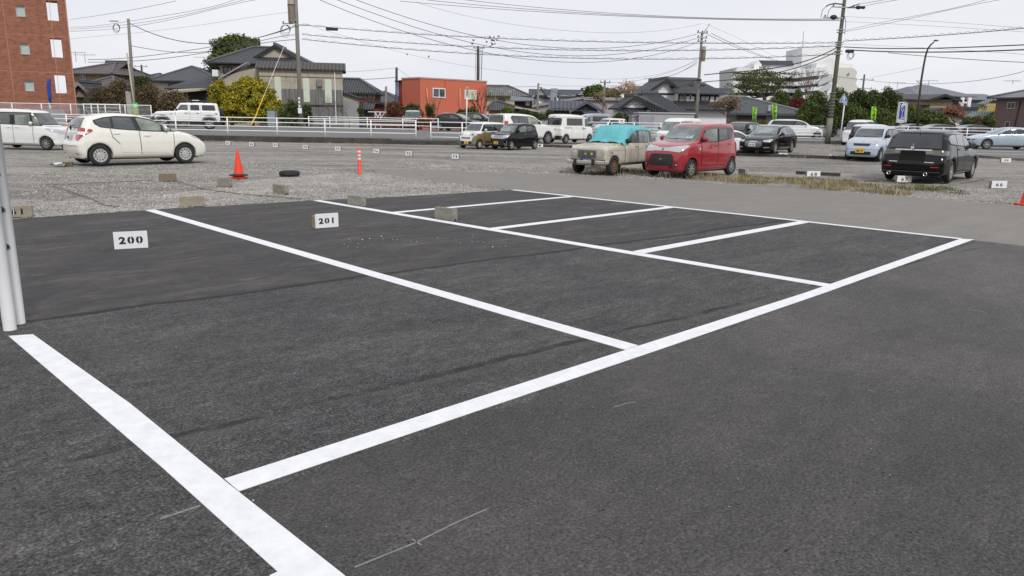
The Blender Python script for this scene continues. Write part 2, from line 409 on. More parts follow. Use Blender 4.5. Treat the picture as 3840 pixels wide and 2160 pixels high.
# ---- road behind the retaining wall, raised gravel and asphalt on the right
WALLY = 47.2
mb = MB()
xs = [-130, 1.6]
mb.slab([(-130, WALLY + .2, .32), (1.6, WALLY + .2, .32), (1.6, 53, .48), (-130, 53, .48)], .5)
mb.slab([(-130, 53, .48), (1.6, 53, .48), (1.6, 70, .5), (-130, 70, .5)], .5)
structure('road', mb.mesh('road', M_ROAD))
mb = MB(); mb.prism([(1.6, 47.6), (3.4, 46.3), (11.6, 40.1), (16.2, 37.9), (18.5, 37.6), (25.6, 43.2), (26.6, 34), (90, 30), (90, 60), (1.6, 60)], -.2, .11)
structure('roadside_gravel', mb.mesh('roadside_gravel', M_GRAV))
mb = MB(); mb.prism([(25.75, 43.3), (26.7, 34), (90, 30), (90, 60), (24.5, 60), (24.3, 52)], .07, .118)
structure('side_road', mb.mesh('side_road', M_ROAD))
mb = MB(); mb.prism([(1.6, 60.), (90, 60.), (90, 75), (1.6, 75)], -.2, .36)
structure('far_road', mb.mesh('far_road', M_ROAD))
for (a, b_) in (((24.4, 45.6), (40, 42.6)), ((24.4, 50), (50, 48))):
    m = MB(); a, b_ = Vector((*a, 0)), Vector((*b_, 0)); n = Vector((0, .07, 0))
    m.prism([((a - n).x, (a - n).y), ((b_ - n).x, (b_ - n).y), ((b_ + n).x, (b_ + n).y), ((a + n).x, (a + n).y)], .1185, .123)
    structure('painted_line', m.mesh('painted_line', M_LINE))
M_CONC = plain('weathered_concrete', (.2, .19, .175), .9, var=.25, scale=2.5, dirt=((.05, .048, .045), 1.2, 2.5, .46))
M_CONCD = plain('dark_old_concrete', (.06, .055, .05), .95, var=.45, scale=1.3, dirt=((.12, .115, .105), 2.2, 5, .58))
M_CONCL = plain('pale_concrete', (.36, .34, .31), .85, var=.15, scale=4, dirt=((.17, .155, .13), 3, 1, .52))
mb = MB(); mb.box(-130, -7.6, WALLY, WALLY + .25, -.1, .32); mb.box(-7.58, -4.2, WALLY + .02, WALLY + .28, -.1, .22)
mb.box(-6.6, -5.5, WALLY - .3, WALLY - .02, -.1, .1); mb.box(-6.3, -5.8, WALLY - .02, WALLY + .015, .1, .17); mb.box(-4.18, 1.6, WALLY, WALLY + .25, -.1, .25)
tag(mb.build('retaining_wall', M_CONCD, bevel=.01), 'low dark stained concrete wall along the back of the gravel lot', 'wall')
# kerb strip around the raised gravel on the right
M_TIMB = plain('old_timber', (.06, .05, .04), .9, var=.4, scale=3)
kp = [(1.6, 47.3), (3.4, 46.1), (11.6, 39.9), (16.2, 37.7), (18.3, 37.4)]
mb = MB()
for p, q in zip(kp, kp[1:]):
    p, q = Vector((*p, 0)), Vector((*q, 0)); d = (q - p).normalized() * .012
    n = Vector((-d.y, d.x, 0)).normalized() * .075
    mb.slab([(p - n + d) + Vector((0, 0, .13)), (q - n - d) + Vector((0, 0, .13)), (q + n - d) + Vector((0, 0, .13)), (p + n + d) + Vector((0, 0, .13))], .2)
tag(mb.build('kerb', M_CONCD, bevel=.01), 'low dark concrete kerb edging the raised gravel near blocks 2 and 3', 'kerb')
mb = MB()
for p, q in (((25.62, 43.3), (26.25, 39.6)), ((26.26, 39.55), (26.62, 34.2))):
    p, q = Vector((*p, 0)), Vector((*q, 0)); n = Vector((.07, .01, 0)); z = Vector((0, 0, .125))
    mb.slab([p - n + z, q - n + z, q + n + z, p + n + z], .2)
tag(mb.build('kerb', M_CONCL), 'pale concrete kerb between gravel and side road behind block 38', 'kerb')
# soil and old brick by the white posts at the left edge
mb = MB(); mb.prism([(-.5, 3.92), (-3.5, 3.66), (-6, 3.6), (-6, 9), (-.5, 9), (-.36, 5)][::-1], -.06, -.004)
structure('bare_soil', mb.mesh('bare_soil', plain('soil', (.14, .115, .08), .95, var=.5, scale=6)), YAW, O)
# ================================================================== cars
def paint(name, col, metal=0., rough=.32, dirt=None, coat=1.):
    return plain(name, col, rough, metal, .03, 1.5, coat, .5, dirt)
def glass(name, col, rough=.05, spec=.8):
    if name in MATS: return MATS[name]
    m, t, b = newmat(name)
    n = noise(t, 1.3, 2, .5, objco(t, (1, 1, 1.8)))  # mottle painted into the glass colour to vary its reflections
    r = ramp(t, [(.38, tuple(c * .55 for c in col)), (.62, tuple(c * 1.5 for c in col))]); t.links.new(n.outputs['Fac'], r.inputs[0])
    t.links.new(r.outputs[0], b.inputs['Base Color'])
    b.inputs['Roughness'].default_value = rough; b.inputs['Specular IOR Level'].default_value = spec
    b.inputs['Coat Weight'].default_value = .3; b.inputs['Coat Roughness'].default_value = .02
    MATS[name] = m; return m
G_DARK = glass('dark_tinted_glass', (.016, .018, .02)); G_GRN = glass('green_tinted_glass', (.17, .2, .165)); G_MID = glass('mid_glass', (.06, .07, .07))
G_LT = glass('pale_windscreen', (.16, .19, .19))
M_BLK = plain('black_plastic', (.018, .018, .02), .55, var=.3)
M_RUB = plain('tyre_rubber', (.02, .02, .021), .8, var=.3, scale=12)
M_ALLOY = plain('alloy', (.55, .55, .53), .3, .7, .1); M_CAP = plain('wheel_cover_silver', (.5, .5, .49), .4, .3, .1)
M_CHROME = plain('chrome', (.62, .62, .64), .18, .9, .05); M_LAMPG = plain('lamp_glass', (.5, .52, .53), .12, .3, .22, 22, 1.)
M_RED = plain('red_lens', (.42, .02, .02), .15, 0, .2, 12, 1.); M_AMB = plain('amber_lens', (.45, .11, .02), .3, 0, .2, 12)
M_YPL = plain('yellow_plate', (.75, .48, .03), .5, var=.05); M_WPL = plain('white_plate', (.68, .7, .7), .5, var=.05)
M_INK = plain('black_ink', (.015, .015, .015), .6); M_GRNINK = plain('green_ink', (.02, .12, .06), .6)
M_SEAM = plain('door_gap', (.02, .02, .02), .8); M_RUST = plain('rusty_steel', (.16, .09, .05), .8, .2, .5, 8)
M_SMOKE = plain('smoked_lens', (.1, .1, .09), .12, .1, .4, 10, 1.)

def poly_sdf(P, poly):
    """signed distance of points P (N,2) to a closed polygon, negative inside"""
    poly = np.array(poly, float); n = len(poly)
    d = np.full(len(P), 1e9); s = np.ones(len(P))
    for i in range(n):
        a = poly[i]; b = poly[i - 1]; e = b - a; w = P - a
        t = np.clip((w @ e) / (e @ e + 1e-12), 0, 1)
        q = w - t[:, None] * e; d = np.minimum(d, (q ** 2).sum(1))
        c1 = P[:, 1] >= a[1]; c2 = P[:, 1] < b[1]; c3 = e[0] * w[:, 1] > e[1] * w[:, 0]
        fl = (c1 & c2 & c3) | (~c1 & ~c2 & ~c3); s[fl] *= -1
    return s * np.sqrt(d)
def smax(a, b, k):
    h = np.clip(.5 - .5 * (b - a) / k, 0, 1); return b + (a - b) * h + k * h * (1 - h)
def surface_net(F, org, st):
    """F (nx,ny,nz) sampled field, negative inside -> verts, quads"""
    nx, ny, nz = F.shape; ins = F < 0
    cs = [(i, j, k) for i in (0, 1) for j in (0, 1) for k in (0, 1)]
    acc = np.zeros((nx - 1, ny - 1, nz - 1, 3)); cnt = np.zeros((nx - 1, ny - 1, nz - 1))
    sl_ = lambda a, c: a[c[0]:nx - 1 + c[0], c[1]:ny - 1 + c[1], c[2]:nz - 1 + c[2]]
    for ci in cs:
        for ax in range(3):
            if ci[ax]: continue
            cj = list(ci); cj[ax] = 1
            fa, fb = sl_(F, ci), sl_(F, cj); cross = (fa < 0) != (fb < 0)
            t = np.where(cross, fa / (fa - fb + 1e-20), 0)
            p = np.zeros(acc.shape); p[..., 0] = ci[0]; p[..., 1] = ci[1]; p[..., 2] = ci[2]
            p[..., ax] += t
            acc += p * cross[..., None]; cnt += cross
    on = cnt > 0; idx = np.full(on.shape, -1); idx[on] = np.arange(on.sum())
    base = np.stack(np.meshgrid(np.arange(nx - 1), np.arange(ny - 1), np.arange(nz - 1), indexing='ij'), -1)
    V = (base[on] + acc[on] / cnt[on][:, None]) * st + org
    Q = []
    for ax in range(3):
        a = ins.take(range(0, F.shape[ax] - 1), ax); b = ins.take(range(1, F.shape[ax]), ax)
        for sgn, cond in ((1, a & ~b), (-1, ~a & b)):
            I = np.argwhere(cond); o1, o2 = [(1, 2), (2, 0), (0, 1)][ax]
            I = I[(I[:, o1] > 0) & (I[:, o2] > 0) & (I[:, o1] < F.shape[o1] - 1) & (I[:, o2] < F.shape[o2] - 1)]
            if not len(I): continue
            A = I.copy(); B = I.copy(); B[:, o1] -= 1; Cc = B.copy(); Cc[:, o2] -= 1; D = I.copy(); D[:, o2] -= 1
            q = np.stack([idx[tuple(X.T)] for X in (A, B, Cc, D)], 1)
            Q.append(q if sgn > 0 else q[:, ::-1])
    return V, np.concatenate(Q)
def arcpts(a, b, n=4):
    return [(a[0] + (b[0] - a[0]) * i / n, a[1] + (b[1] - a[1]) * i / n) for i in range(n)]
def smooth_poly(pts, it=2):
    """corner cutting of an open line (ends kept)"""
    for _ in range(it):
        o = [pts[0]]
        for a, b in zip(pts, pts[1:]):
            o += [(a[0] * .8 + b[0] * .2, a[1] * .8 + b[1] * .2), (a[0] * .2 + b[0] * .8, a[1] * .2 + b[1] * .8)]
        pts = o + [pts[-1]]
    return pts
def body_mesh(s, st=.035):
    L, W = s['L'], s['W']; H = s['H']
    roof, front, rear = smooth_poly(s['roof'], 2), smooth_poly(s['front'], 2), smooth_poly(s['rear'], 2)
    z0 = s.get('z0', .2)
    lower = front + rear
    gh = [(roof[0][0] - .0, roof[0][1] - .2)] + roof + [(roof[-1][0], roof[-1][1] - .2)]
    xs = np.arange(-.1, L + .1 + st, st); ys = np.arange(-st * 1.5, W / 2 + .12, st); zs = np.arange(z0 - .15, H + .12, st)
    PX, PZ = np.meshgrid(xs, zs, indexing='ij'); P = np.stack([PX.ravel(), PZ.ravel()], 1)
    dl = poly_sdf(P, lower).reshape(PX.shape); dg = poly_sdf(P, gh).reshape(PX.shape)
    fc, rc = s.get('fcorner', .16), s.get('rcorner', .1)
    hwx = np.interp(xs, [0, .12, .35, .8, L * .5, L - .55, L - .15, L - .03, L], [W / 2 - fc, W / 2 - fc * .42, W / 2 - fc * .12, W / 2, W / 2, W / 2, W / 2 - rc * .3, W / 2 - rc * .8, W / 2 - rc * 1.3])
    belt = s['belt']
    hz = np.interp(zs, [z0, z0 + .12, .5, .7, belt, H], [-.05, -.01, 0, 0, -.03, -.03 - s.get('tumble', .1)])
    hzg = np.interp(zs, [belt - .25, belt, H], [-.02, -.03, -.03 - s.get('tumble', .1)])
    bow = s.get('bow', .06)   # plan curvature of screen and tail
    Y = np.abs(ys)[None, :, None]
    dside = Y - (hwx[:, None, None] + hz[None, None, :])
    gx0, gx1 = roof[0][0], roof[-1][0]
    hg = np.interp(xs, [gx0, gx0 + .3, gx0 + .9, gx1 - .5, gx1], [W / 2 - .12, W / 2 - .05, W / 2, W / 2, W / 2 - .05])
    dgs = Y - (hg[:, None, None] + hzg[None, None, :])
    # bowed front and rear: shift the side profile with y
    sh = bow * (np.abs(ys) / (W / 2)) ** 2
    DL = np.empty((len(xs), len(ys), len(zs))); DG = np.empty_like(DL)
    mid = L * .5
    for j, q in enumerate(sh):
        xq = np.where(xs < mid, xs - q * (1 - xs / mid), xs + q * .6 * (xs - mid) / (L - mid))
        for k in range(len(zs)):
            DL[:, j, k] = np.interp(xq, xs, dl[:, k], left=.3, right=.3); DG[:, j, k] = np.interp(xq, xs, dg[:, k], left=.3, right=.3)
    # crown of roof and bonnet
    r1 = smax(DL, dside, s.get('rl', .09)); r2 = smax(DG + .05 * (Y / (W / 2)) ** 2, dgs, s.get('rg', .12))
    k = .06; h = np.clip(.5 + .5 * (r2 - r1) / k, 0, 1); F = r2 + (r1 - r2) * h - k * h * (1 - h)
    # body crease
    cz = s.get('crease')
    if cz:
        F = F + .012 * np.exp(-((zs - cz) / .05) ** 2)[None, None, :] * (Y > W / 2 - .2)
    for wx in (s['fx'], s['rx']):
        c = np.sqrt((xs[:, None] - wx) ** 2 + (zs[None, :] - s['wr']) ** 2) - (s['wr'] + s.get('arch', .045))
        F = np.maximum(F, -np.maximum(c[:, None, :], (W / 2 - .27) - Y))
    Ff = np.concatenate([F[:, :1:-1, :], F[:, 2:, :]], 1) if False else F
    V, Q = surface_net(F, np.array([xs[0], ys[0], zs[0]]), st)
    # keep the half y>0 side, mirror, weld on y=0
    V[:, 1] = np.where(V[:, 1] < st * .75, 0, V[:, 1])
    n = len(V); V2 = V.copy(); V2[:, 1] *= -1
    Qm = Q[(V[Q][:, :, 1] > 0).any(1)]
    VV = np.concatenate([V, V2]); QQ = np.concatenate([Qm, Qm[:, ::-1] + n])
    me = mesh('body', VV.tolist(), QQ.tolist(), [s['paint']], True)
    bm = bmesh.new(); bm.from_mesh(me); bmesh.ops.remove_doubles(bm, verts=bm.verts, dist=.002)
    bmesh.ops.smooth_vert(bm, verts=[v for v in bm.verts], factor=.5, use_axis_x=True, use_axis_y=True, use_axis_z=True)
    bmesh.ops.delete(bm, geom=[v for v in bm.verts if not v.link_faces], context='VERTS')
    bm.to_mesh(me); bm.free()
    return me
def densify(poly, d):
    o = []
    for i in range(len(poly)):
        a, b = Vector(poly[i]), Vector(poly[(i + 1) % len(poly)]); n = max(1, int((b - a).length / d))
        o += [a + (b - a) * k / n for k in range(n)]
    return o
def rpoly(poly, r=.04):
    """round the corners of a closed polygon"""
    o = []; n = len(poly)
    for i in range(n):
        p, a, b = Vector(poly[i]), Vector(poly[i - 1]), Vector(poly[(i + 1) % n])
        ra = min(r, (a - p).length * .4); rb = min(r, (b - p).length * .4)
        s_, e_ = p + (a - p).normalized() * ra, p + (b - p).normalized() * rb
        for k in range(4):
            t = k / 3; o.append(tuple((1 - t) ** 2 * s_ + 2 * t * (1 - t) * p + t * t * e_))
    return o
class Skin:
    def __init__(s, me, spec):
        s.spec = spec
        s.bvh = BVHTree.FromPolygons([v.co.copy() for v in me.vertices], [tuple(p.vertices) for p in me.polygons])
    def frame(s, face):
        L, W = s.spec['L'], s.spec['W']
        if face in 'RL': sg = 1 if face == 'R' else -1; return (lambda a, z: Vector((a, sg * 3, z))), Vector((0, -sg, 0)), 1 if sg < 0 else -1
        if face == 'F': return (lambda a, z: Vector((-3, a, z))), Vector((1, 0, 0)), -1
        if face == 'B': return (lambda a, z: Vector((L + 3, a, z))), Vector((-1, 0, 0)), 1
        if face == 'T': return (lambda a, z: Vector((a, z, 4))), Vector((0, 0, -1)), 1
        # corners: f/g front right/left, b/c rear right/left
        sx, sy = {'f': (0, 1), 'g': (0, -1), 'b': (1, 1), 'c': (1, -1)}[face]
        d = Vector((1 if sx == 0 else -1, -sy, 0)).normalized()
        e = Vector((-d.y, d.x, 0));
        if e.x * (1 if sx == 0 else -1) < 0: e = -e        # positive a runs along the side, negative towards the middle
        c = Vector((0 if sx == 0 else L, sy * W / 2, 0)) - d * 3
        wind = 1 if (d.cross(Vector((0, 0, 1))).dot(e) > 0) else -1
        return (lambda a, z: c + e * a + Vector((0, 0, z))), d, wind
    def patch(s, face, poly, off=.006, d=.07, r=.03):
        if r: poly = rpoly(poly, r)
        f, dr, wind = s.frame(face)
        b = densify(poly, d); n = len(b)
        xs = [p.x for p in b]; zs = [p.y for p in b]; pts = [Vector(p) for p in b]
        gx = np.arange(min(xs) + d * .5, max(xs), d); gz = np.arange(min(zs) + d * .5, max(zs), d)
        if len(gx) and len(gz):
            G_ = np.array([(x, z) for x in gx for z in gz]); dd = poly_sdf(G_, [tuple(p) for p in b])
            pts += [Vector(g) for g in G_[dd < -d * .35]]
        v2, e2_, f2, *_rest = geometry.delaunay_2d_cdt(pts, [(i, (i + 1) % n) for i in range(n)], [list(range(n))], 1, 1e-5)
        vs = []
        last = None; miss = []
        for p in v2:
            o = f(p.x, p.y); h = s.bvh.ray_cast(o, dr, 8)
            if h[0] is None: miss.append(len(vs)); vs.append(None)
            else: vs.append(h[0] - dr * off)
        good = [v for v in vs if v is not None]
        if not good: return [], []
        for i in miss:
            o = f(v2[i].x, v2[i].y); q = min(good, key=lambda g: ((g - o) - dr * (g - o).dot(dr)).length)
            vs[i] = o + dr * (q - o).dot(dr)
        A = Vector((0, 0, 1)); fs = []
        for t in f2:
            a, b_, c_ = (vs[i] for i in t); nn = (b_ - a).cross(c_ - a)
            fs.append(tuple(t) if nn.dot(dr) < 0 else tuple(reversed(t)))
        return vs, fs
    def part(s, name, parent, face, polys, mat, off=.006, d=.07, r=.03, label=None):
        if not isinstance(polys[0][0], (list, tuple)): polys = [polys]
        one = None
        for p in polys:
            m = MB(); vs, fs = s.patch(face, p, off, d, r); m.add(vs, fs)
            if m.v: one = m.build(name, mat, parent, True, label)
        return one
WHEELS = {}
def wheel_meshes(style, r, w=.17):
    key = (style, round(r, 3))
    if key in WHEELS: return WHEELS[key]
    ri = r * (.66 if style not in ('plain10',) else .68)
    t = MB(); h = w / 2
    t.lathe([(ri * .97, -h * .8), (ri, -h), (r * .9, -h), (r * .975, -h * .75), (r, -h * .4), (r, h * .4), (r * .975, h * .75), (r * .9, h), (ri, h), (ri * .97, h * .8), (ri * .9, 0)], 36, axis='y', closed=True)
    tm = t.mesh('wheel', M_RUB, True)
    m = MB(); yo = h * .86
    m.mat = 1; m.lathe([(0, yo * .35), (ri * .98, yo * .35), (ri * .98, yo * .9)], 30, axis='y')
    m.mat = 0; m.lathe([(ri, yo), (ri * .93, yo), (ri * .9, yo * .6)], 36, axis='y')
    if style in ('holes', 'steel'):
        m.lathe([(0, yo * 1.05), (ri * .34, yo * 1.05), (ri * .4, yo * .92), (ri * .55, yo * .95)], 30, axis='y')
        m.lathe([(ri * .8, yo * .95), (ri * .92, yo * .98)], 30, axis='y')
        n = 11 if style == 'holes' else 8
        for i in range(n):
            a0 = 2 * math.pi * i / n; da = math.pi / n * .62
            q = [(ri * .54 * math.cos(a0 - da), ri * .54 * math.sin(a0 - da)), (ri * .82 * math.cos(a0 - da), ri * .82 * math.sin(a0 - da)), (ri * .82 * math.cos(a0 + da), ri * .82 * math.sin(a0 + da)), (ri * .54 * math.cos(a0 + da), ri * .54 * math.sin(a0 + da))]
            m.prism(q, yo * .75, yo * .95, Matrix(((1, 0, 0, 0), (0, 0, 1, 0), (0, 1, 0, 0), (0, 0, 0, 1))))
    else:
        n, pair = {'s10': (10, 0), 's5': (5, 1), 's7': (7, 0), 's8': (8, 0), 'plain10': (10, 0), 'turb': (8, 0)}[style]
        m.lathe([(0, yo * 1.02), (ri * .2, yo * 1.), (ri * .24, yo * .7)], 18, axis='y')
        for i in range(n):
            for off in ((-.11, .11) if pair else (0,)):
                a0 = 2 * math.pi * i / n + off; a1 = a0 + (.0 if not pair else off * .5) + (.25 if style == 'turb' else 0)
                w0, w1 = (.075, .12) if n < 9 else (.05, .085)
                if style == 's7': w0, w1 = .09, .11
                c0, s0, c1, s1 = math.cos(a0), math.sin(a0), math.cos(a1), math.sin(a1)
                q = [(ri * (.15 * c0 + w0 * s0), ri * (.15 * s0 - w0 * c0)), (ri * (.94 * c1 + w1 * s1), ri * (.94 * s1 - w1 * c1)), (ri * (.94 * c1 - w1 * s1), ri * (.94 * s1 + w1 * c1)), (ri * (.15 * c0 - w0 * s0), ri * (.15 * s0 + w0 * c0))]
                m.prism(q, yo * .6, yo * .97, Matrix(((1, 0, 0, 0), (0, 0, 1, 0), (0, 1, 0, 0), (0, 0, 0, 1))))
    fm = {'holes': M_CAP, 'steel': M_RUST}.get(style, M_ALLOY)
    rm = m.mesh('rim', [fm, M_BLK if style != 'steel' else M_RUST])
    WHEELS[key] = (tm, rm); return WHEELS[key]
def plate(parent, spec, face, y, z, mat, txt, ink, w=.33, h=.165, x=None, tilt=0):
    """registration plate with raised lettering, set against the front ('F') or the rear ('B')"""
    sg_ = -1 if face == 'F' else 1; hs = []
    for a in (-w / 2, 0, w / 2):
        for c in (-h / 2, h / 2):
            q = LAST.bvh.ray_cast(Vector((2 + sg_ * 6, y + a, z + c)), Vector((-sg_, 0, 0)), 9)
            if q[0]: hs.append(q[0].x)
    x = (min(hs) - .03) if face == 'F' else (max(hs) + .03)
    m = MB(); m.box(-w / 2, w / 2, -h / 2, h / 2, -.004, .004)
    o = m.build('licence_plate', mat, parent); 
    o.rotation_euler = (R(90), 0, R(-90 if face == 'F' else 90)); o.location = (x, y, z)
    if txt:
        tm = text_mesh(txt, h * .62, ink, .001, .004)
        t = link('lettering', tm, o, loc=(0, -h * .1, .006))
    return o
def car(s, name, label, loc, th, z=0., scale=1., group=None, st=.035, detail=True):
    root = thing(name, label, s.get('cat', 'car'), (loc[0], loc[1], z), th, group, scale)
    me = body_mesh(s, st)
    if s.get('paint2'):      # second colour above or below a height
        me.materials.append(s['paint2'][0]); f2 = s['paint2'][1]
        me.polygons.foreach_set('material_index', [1 if f2(p.center) else 0 for p in me.polygons])
    link('body', me, root)
    global LAST
    sk = LAST = Skin(me, s); L, W = s['L'], s['W']
    # under side and wheel wells
    m = MB(); m.box(.35, L - .3, -W / 2 + .2, W / 2 - .2, s.get('z0', .2) - .02, .55); m.build('underbody', M_BLK, root)
    tm, rm = wheel_meshes(s.get('wheel', 's10'), s['wr'])
    for wx in (s['fx'], s['rx']):
        for sg in (1, -1):
            w = link('wheel', tm, root, loc=(wx, sg * (W / 2 - .105), s['wr']), rot=(0, 0, 0 if sg > 0 else math.pi))
            link('rim', rm, w)
    for face in 'RL':
        sgn = 1 if face == 'R' else -1
        if 'band' in s: sk.part('window_surround', root, face, s['band'], s.get('bandmat', M_BLK), .01, .05)
        for i, (poly, mat) in enumerate(s.get('win', [])): sk.part('side_window', root, face, poly, mat, .016, .05)
        for poly in s.get('seam', []): 
            sk.part('door_gap', root, face, poly, M_SEAM, .005, .06, 0)
        for poly, hx, hz in s.get('door', []):
            d_ = sk.part('door', root, face, poly, [s['paint']], .009, .07, .05)
            if d_ and s.get('doorfn') and s.get('paint2'):
                dm = d_.data; dm.materials.append(s['paint2'][0]); f2 = s['paint2'][1]
                dm.polygons.foreach_set('material_index', [1 if f2(p.center) else 0 for p in dm.polygons])
            h = sk.bvh.ray_cast(Vector((hx, sgn * 3, hz)), Vector((0, -sgn, 0)), 5)
            if d_ and h[0]:
                m = MB(); y = h[0].y
                m.box(hx - .09, hx + .09, min(y, y + sgn * .035), max(y, y + sgn * .035), hz - .012, hz + .018)
                m.build('handle', s.get('handle', s['paint']), d_, bevel=.008)
        if 'mirror' in s:
            mx_, mz, mm = s['mirror']; h = sk.bvh.ray_cast(Vector((mx_, sgn * 3, mz)), Vector((0, -sgn, 0)), 5)
            if h[0]:
                y = h[0].y + sgn * .1; m = MB(); m.sphere((mx_ - .02, y, mz + .03), .1, 12, (.55, 1.15, .8)); m.tube([(mx_, h[0].y, mz - .02), (mx_, y, mz - .01)], .03, 6)
                mo = m.build('mirror', mm, root, True)
                g = MB(); g.lathe([(0, 0), (.07, 0)], 14, (0, 0, 0), 'y'); go = g.build('mirror_glass', G_MID, mo)
                go.location = (mx_ + .055, y, mz + .03); go.rotation_euler = (0, 0, R(-90)); go.scale = (1.1, 1, .85)
        for nm, poly, mat, off in s.get('side', []): sk.part(nm, root, face, poly, mat, off)
    for nm, poly, mat in s.get('front_p', []): sk.part(nm, root, 'F', poly, mat, .012, .05)
    for nm, poly, mat in s.get('front_q', []): sk.part(nm, root, 'F', poly, mat, .018, .04, .01)
    for nm, poly, mat in s.get('rear_p', []): sk.part(nm, root, 'B', poly, mat, .012, .05)
    for nm, poly, mat in s.get('rear_q', []): sk.part(nm, root, 'B', poly, mat, .018, .04, .01)
    for k_, (nm, end, poly, mat) in enumerate(s.get('corner', [])):
        for face in ('fg' if end == 'F' else 'bc'): sk.part(nm, root, face, poly, mat, .011 + .004 * k_, .035, .015)
    if s.get('wiper', True) and 'front_p' in s:
        m = MB()
        z = s['front'][-1][1] + .05
        for a, b_ in ((-.45, .1), (.0, .5)):
            vs, fs = sk.patch('F', [(a, z), (b_, z + .02), (b_, z + .035), (a, z + .02)], .02, .08, 0); m.add(vs, fs)
        m.build('wiper', M_BLK, root)
    return root, sk
def mir(poly): return [(-a, z) for a, z in poly][::-1]
def both(poly): return [poly, mir(poly)]
P_RED = paint('red_metallic', (.34, .014, .022), .1, .25); P_WHITE = paint('pearl_white', (.74, .745, .73)); P_CREAM = paint('cream_white', (.77, .755, .69))
P_BLACK = plain('gloss_black', (.004, .004, .005), .08, 0, .03, 1.5, 0, .4); P_KHAKI = paint('khaki_gold', (.24, .185, .085), .2); P_SILVB = paint('silver_blue', (.42, .49, .57), .3)
P_LBLUE = paint('pale_blue_silver', (.46, .53, .62), .25); P_WPLAIN = paint('plain_white', (.75, .755, .73), 0, .4); P_GREYC = paint('silver_grey', (.35, .36, .37), .4)
P_DARK = plain('dark_grey_car', (.02, .021, .024), .2, 0, .03, 1.5, 0, .45)
# faded beige with rust on the bonnet and grime on the flanks
def rusty_beige():
    m, t, b = newmat('faded_beige')
    v = objco(t); sx = t.nodes.new('ShaderNodeSeparateXYZ'); t.links.new(v, sx.inputs[0])
    n = noise(t, 2.2, 5, .7, objco(t, (1, 1, .4)))
    r = ramp(t, [(.35, (.36, .33, .27)), (.6, (.53, .50, .43))]); t.links.new(n.outputs['Fac'], r.inputs[0])
    n2 = noise(t, 3.2, 6, .75, objco(t, (.5, 1.8, 1)), .8)
    up = maths(t, 'GREATER_THAN', sx.outputs['Z'], .93)
    fr = t.nodes.new('ShaderNodeMapRange'); fr.inputs[1].default_value = .1; fr.inputs[2].default_value = 1.3; fr.inputs[3].default_value = -.12; fr.inputs[4].default_value = .16
    t.links.new(sx.outputs['X'], fr.inputs[0])
    k = maths(t, 'GREATER_THAN', maths(t, 'ADD', n2.outputs['Fac'], fr.outputs[0]), .585)
    k = maths(t, 'MULTIPLY', maths(t, 'MULTIPLY', k, up), maths(t, 'LESS_THAN', sx.outputs['X'], 1.35))
    n3 = noise(t, 14, 4, .7, v)
    rr = ramp(t, [(.4, (.2, .07, .025)), (.6, (.42, .2, .09))]); t.links.new(n3.outputs['Fac'], rr.inputs[0])
    n4 = noise(t, 2., 5, .7, objco(t, (1.6, 1.6, .5)), 1.)
    g = ramp(t, [(.5, (0, 0, 0)), (.62, (1, 1, 1))]); t.links.new(n4.outputs['Fac'], g.inputs[0])
    lowm = maths(t, 'LESS_THAN', sx.outputs['Z'], .8)
    c = mixc(t, maths(t, 'MULTIPLY', maths(t, 'MULTIPLY', g.outputs[0], lowm), .42), r.outputs[0], (.17, .14, .105))
    c = mixc(t, k, c, rr.outputs[0])
    t.links.new(c, b.inputs['Base Color']); b.inputs['Roughness'].default_value = .55; b.inputs['Specular IOR Level'].default_value = .35
    return m
P_BEIGE = rusty_beige()
def rect(a0, a1, z0, z1): return [(a0, z0), (a1, z0), (a1, z1), (a0, z1)]
def disc(a, z, r, n=12): return [(a + r * math.cos(2 * math.pi * i / n), z + r * math.sin(2 * math.pi * i / n)) for i in range(n)]

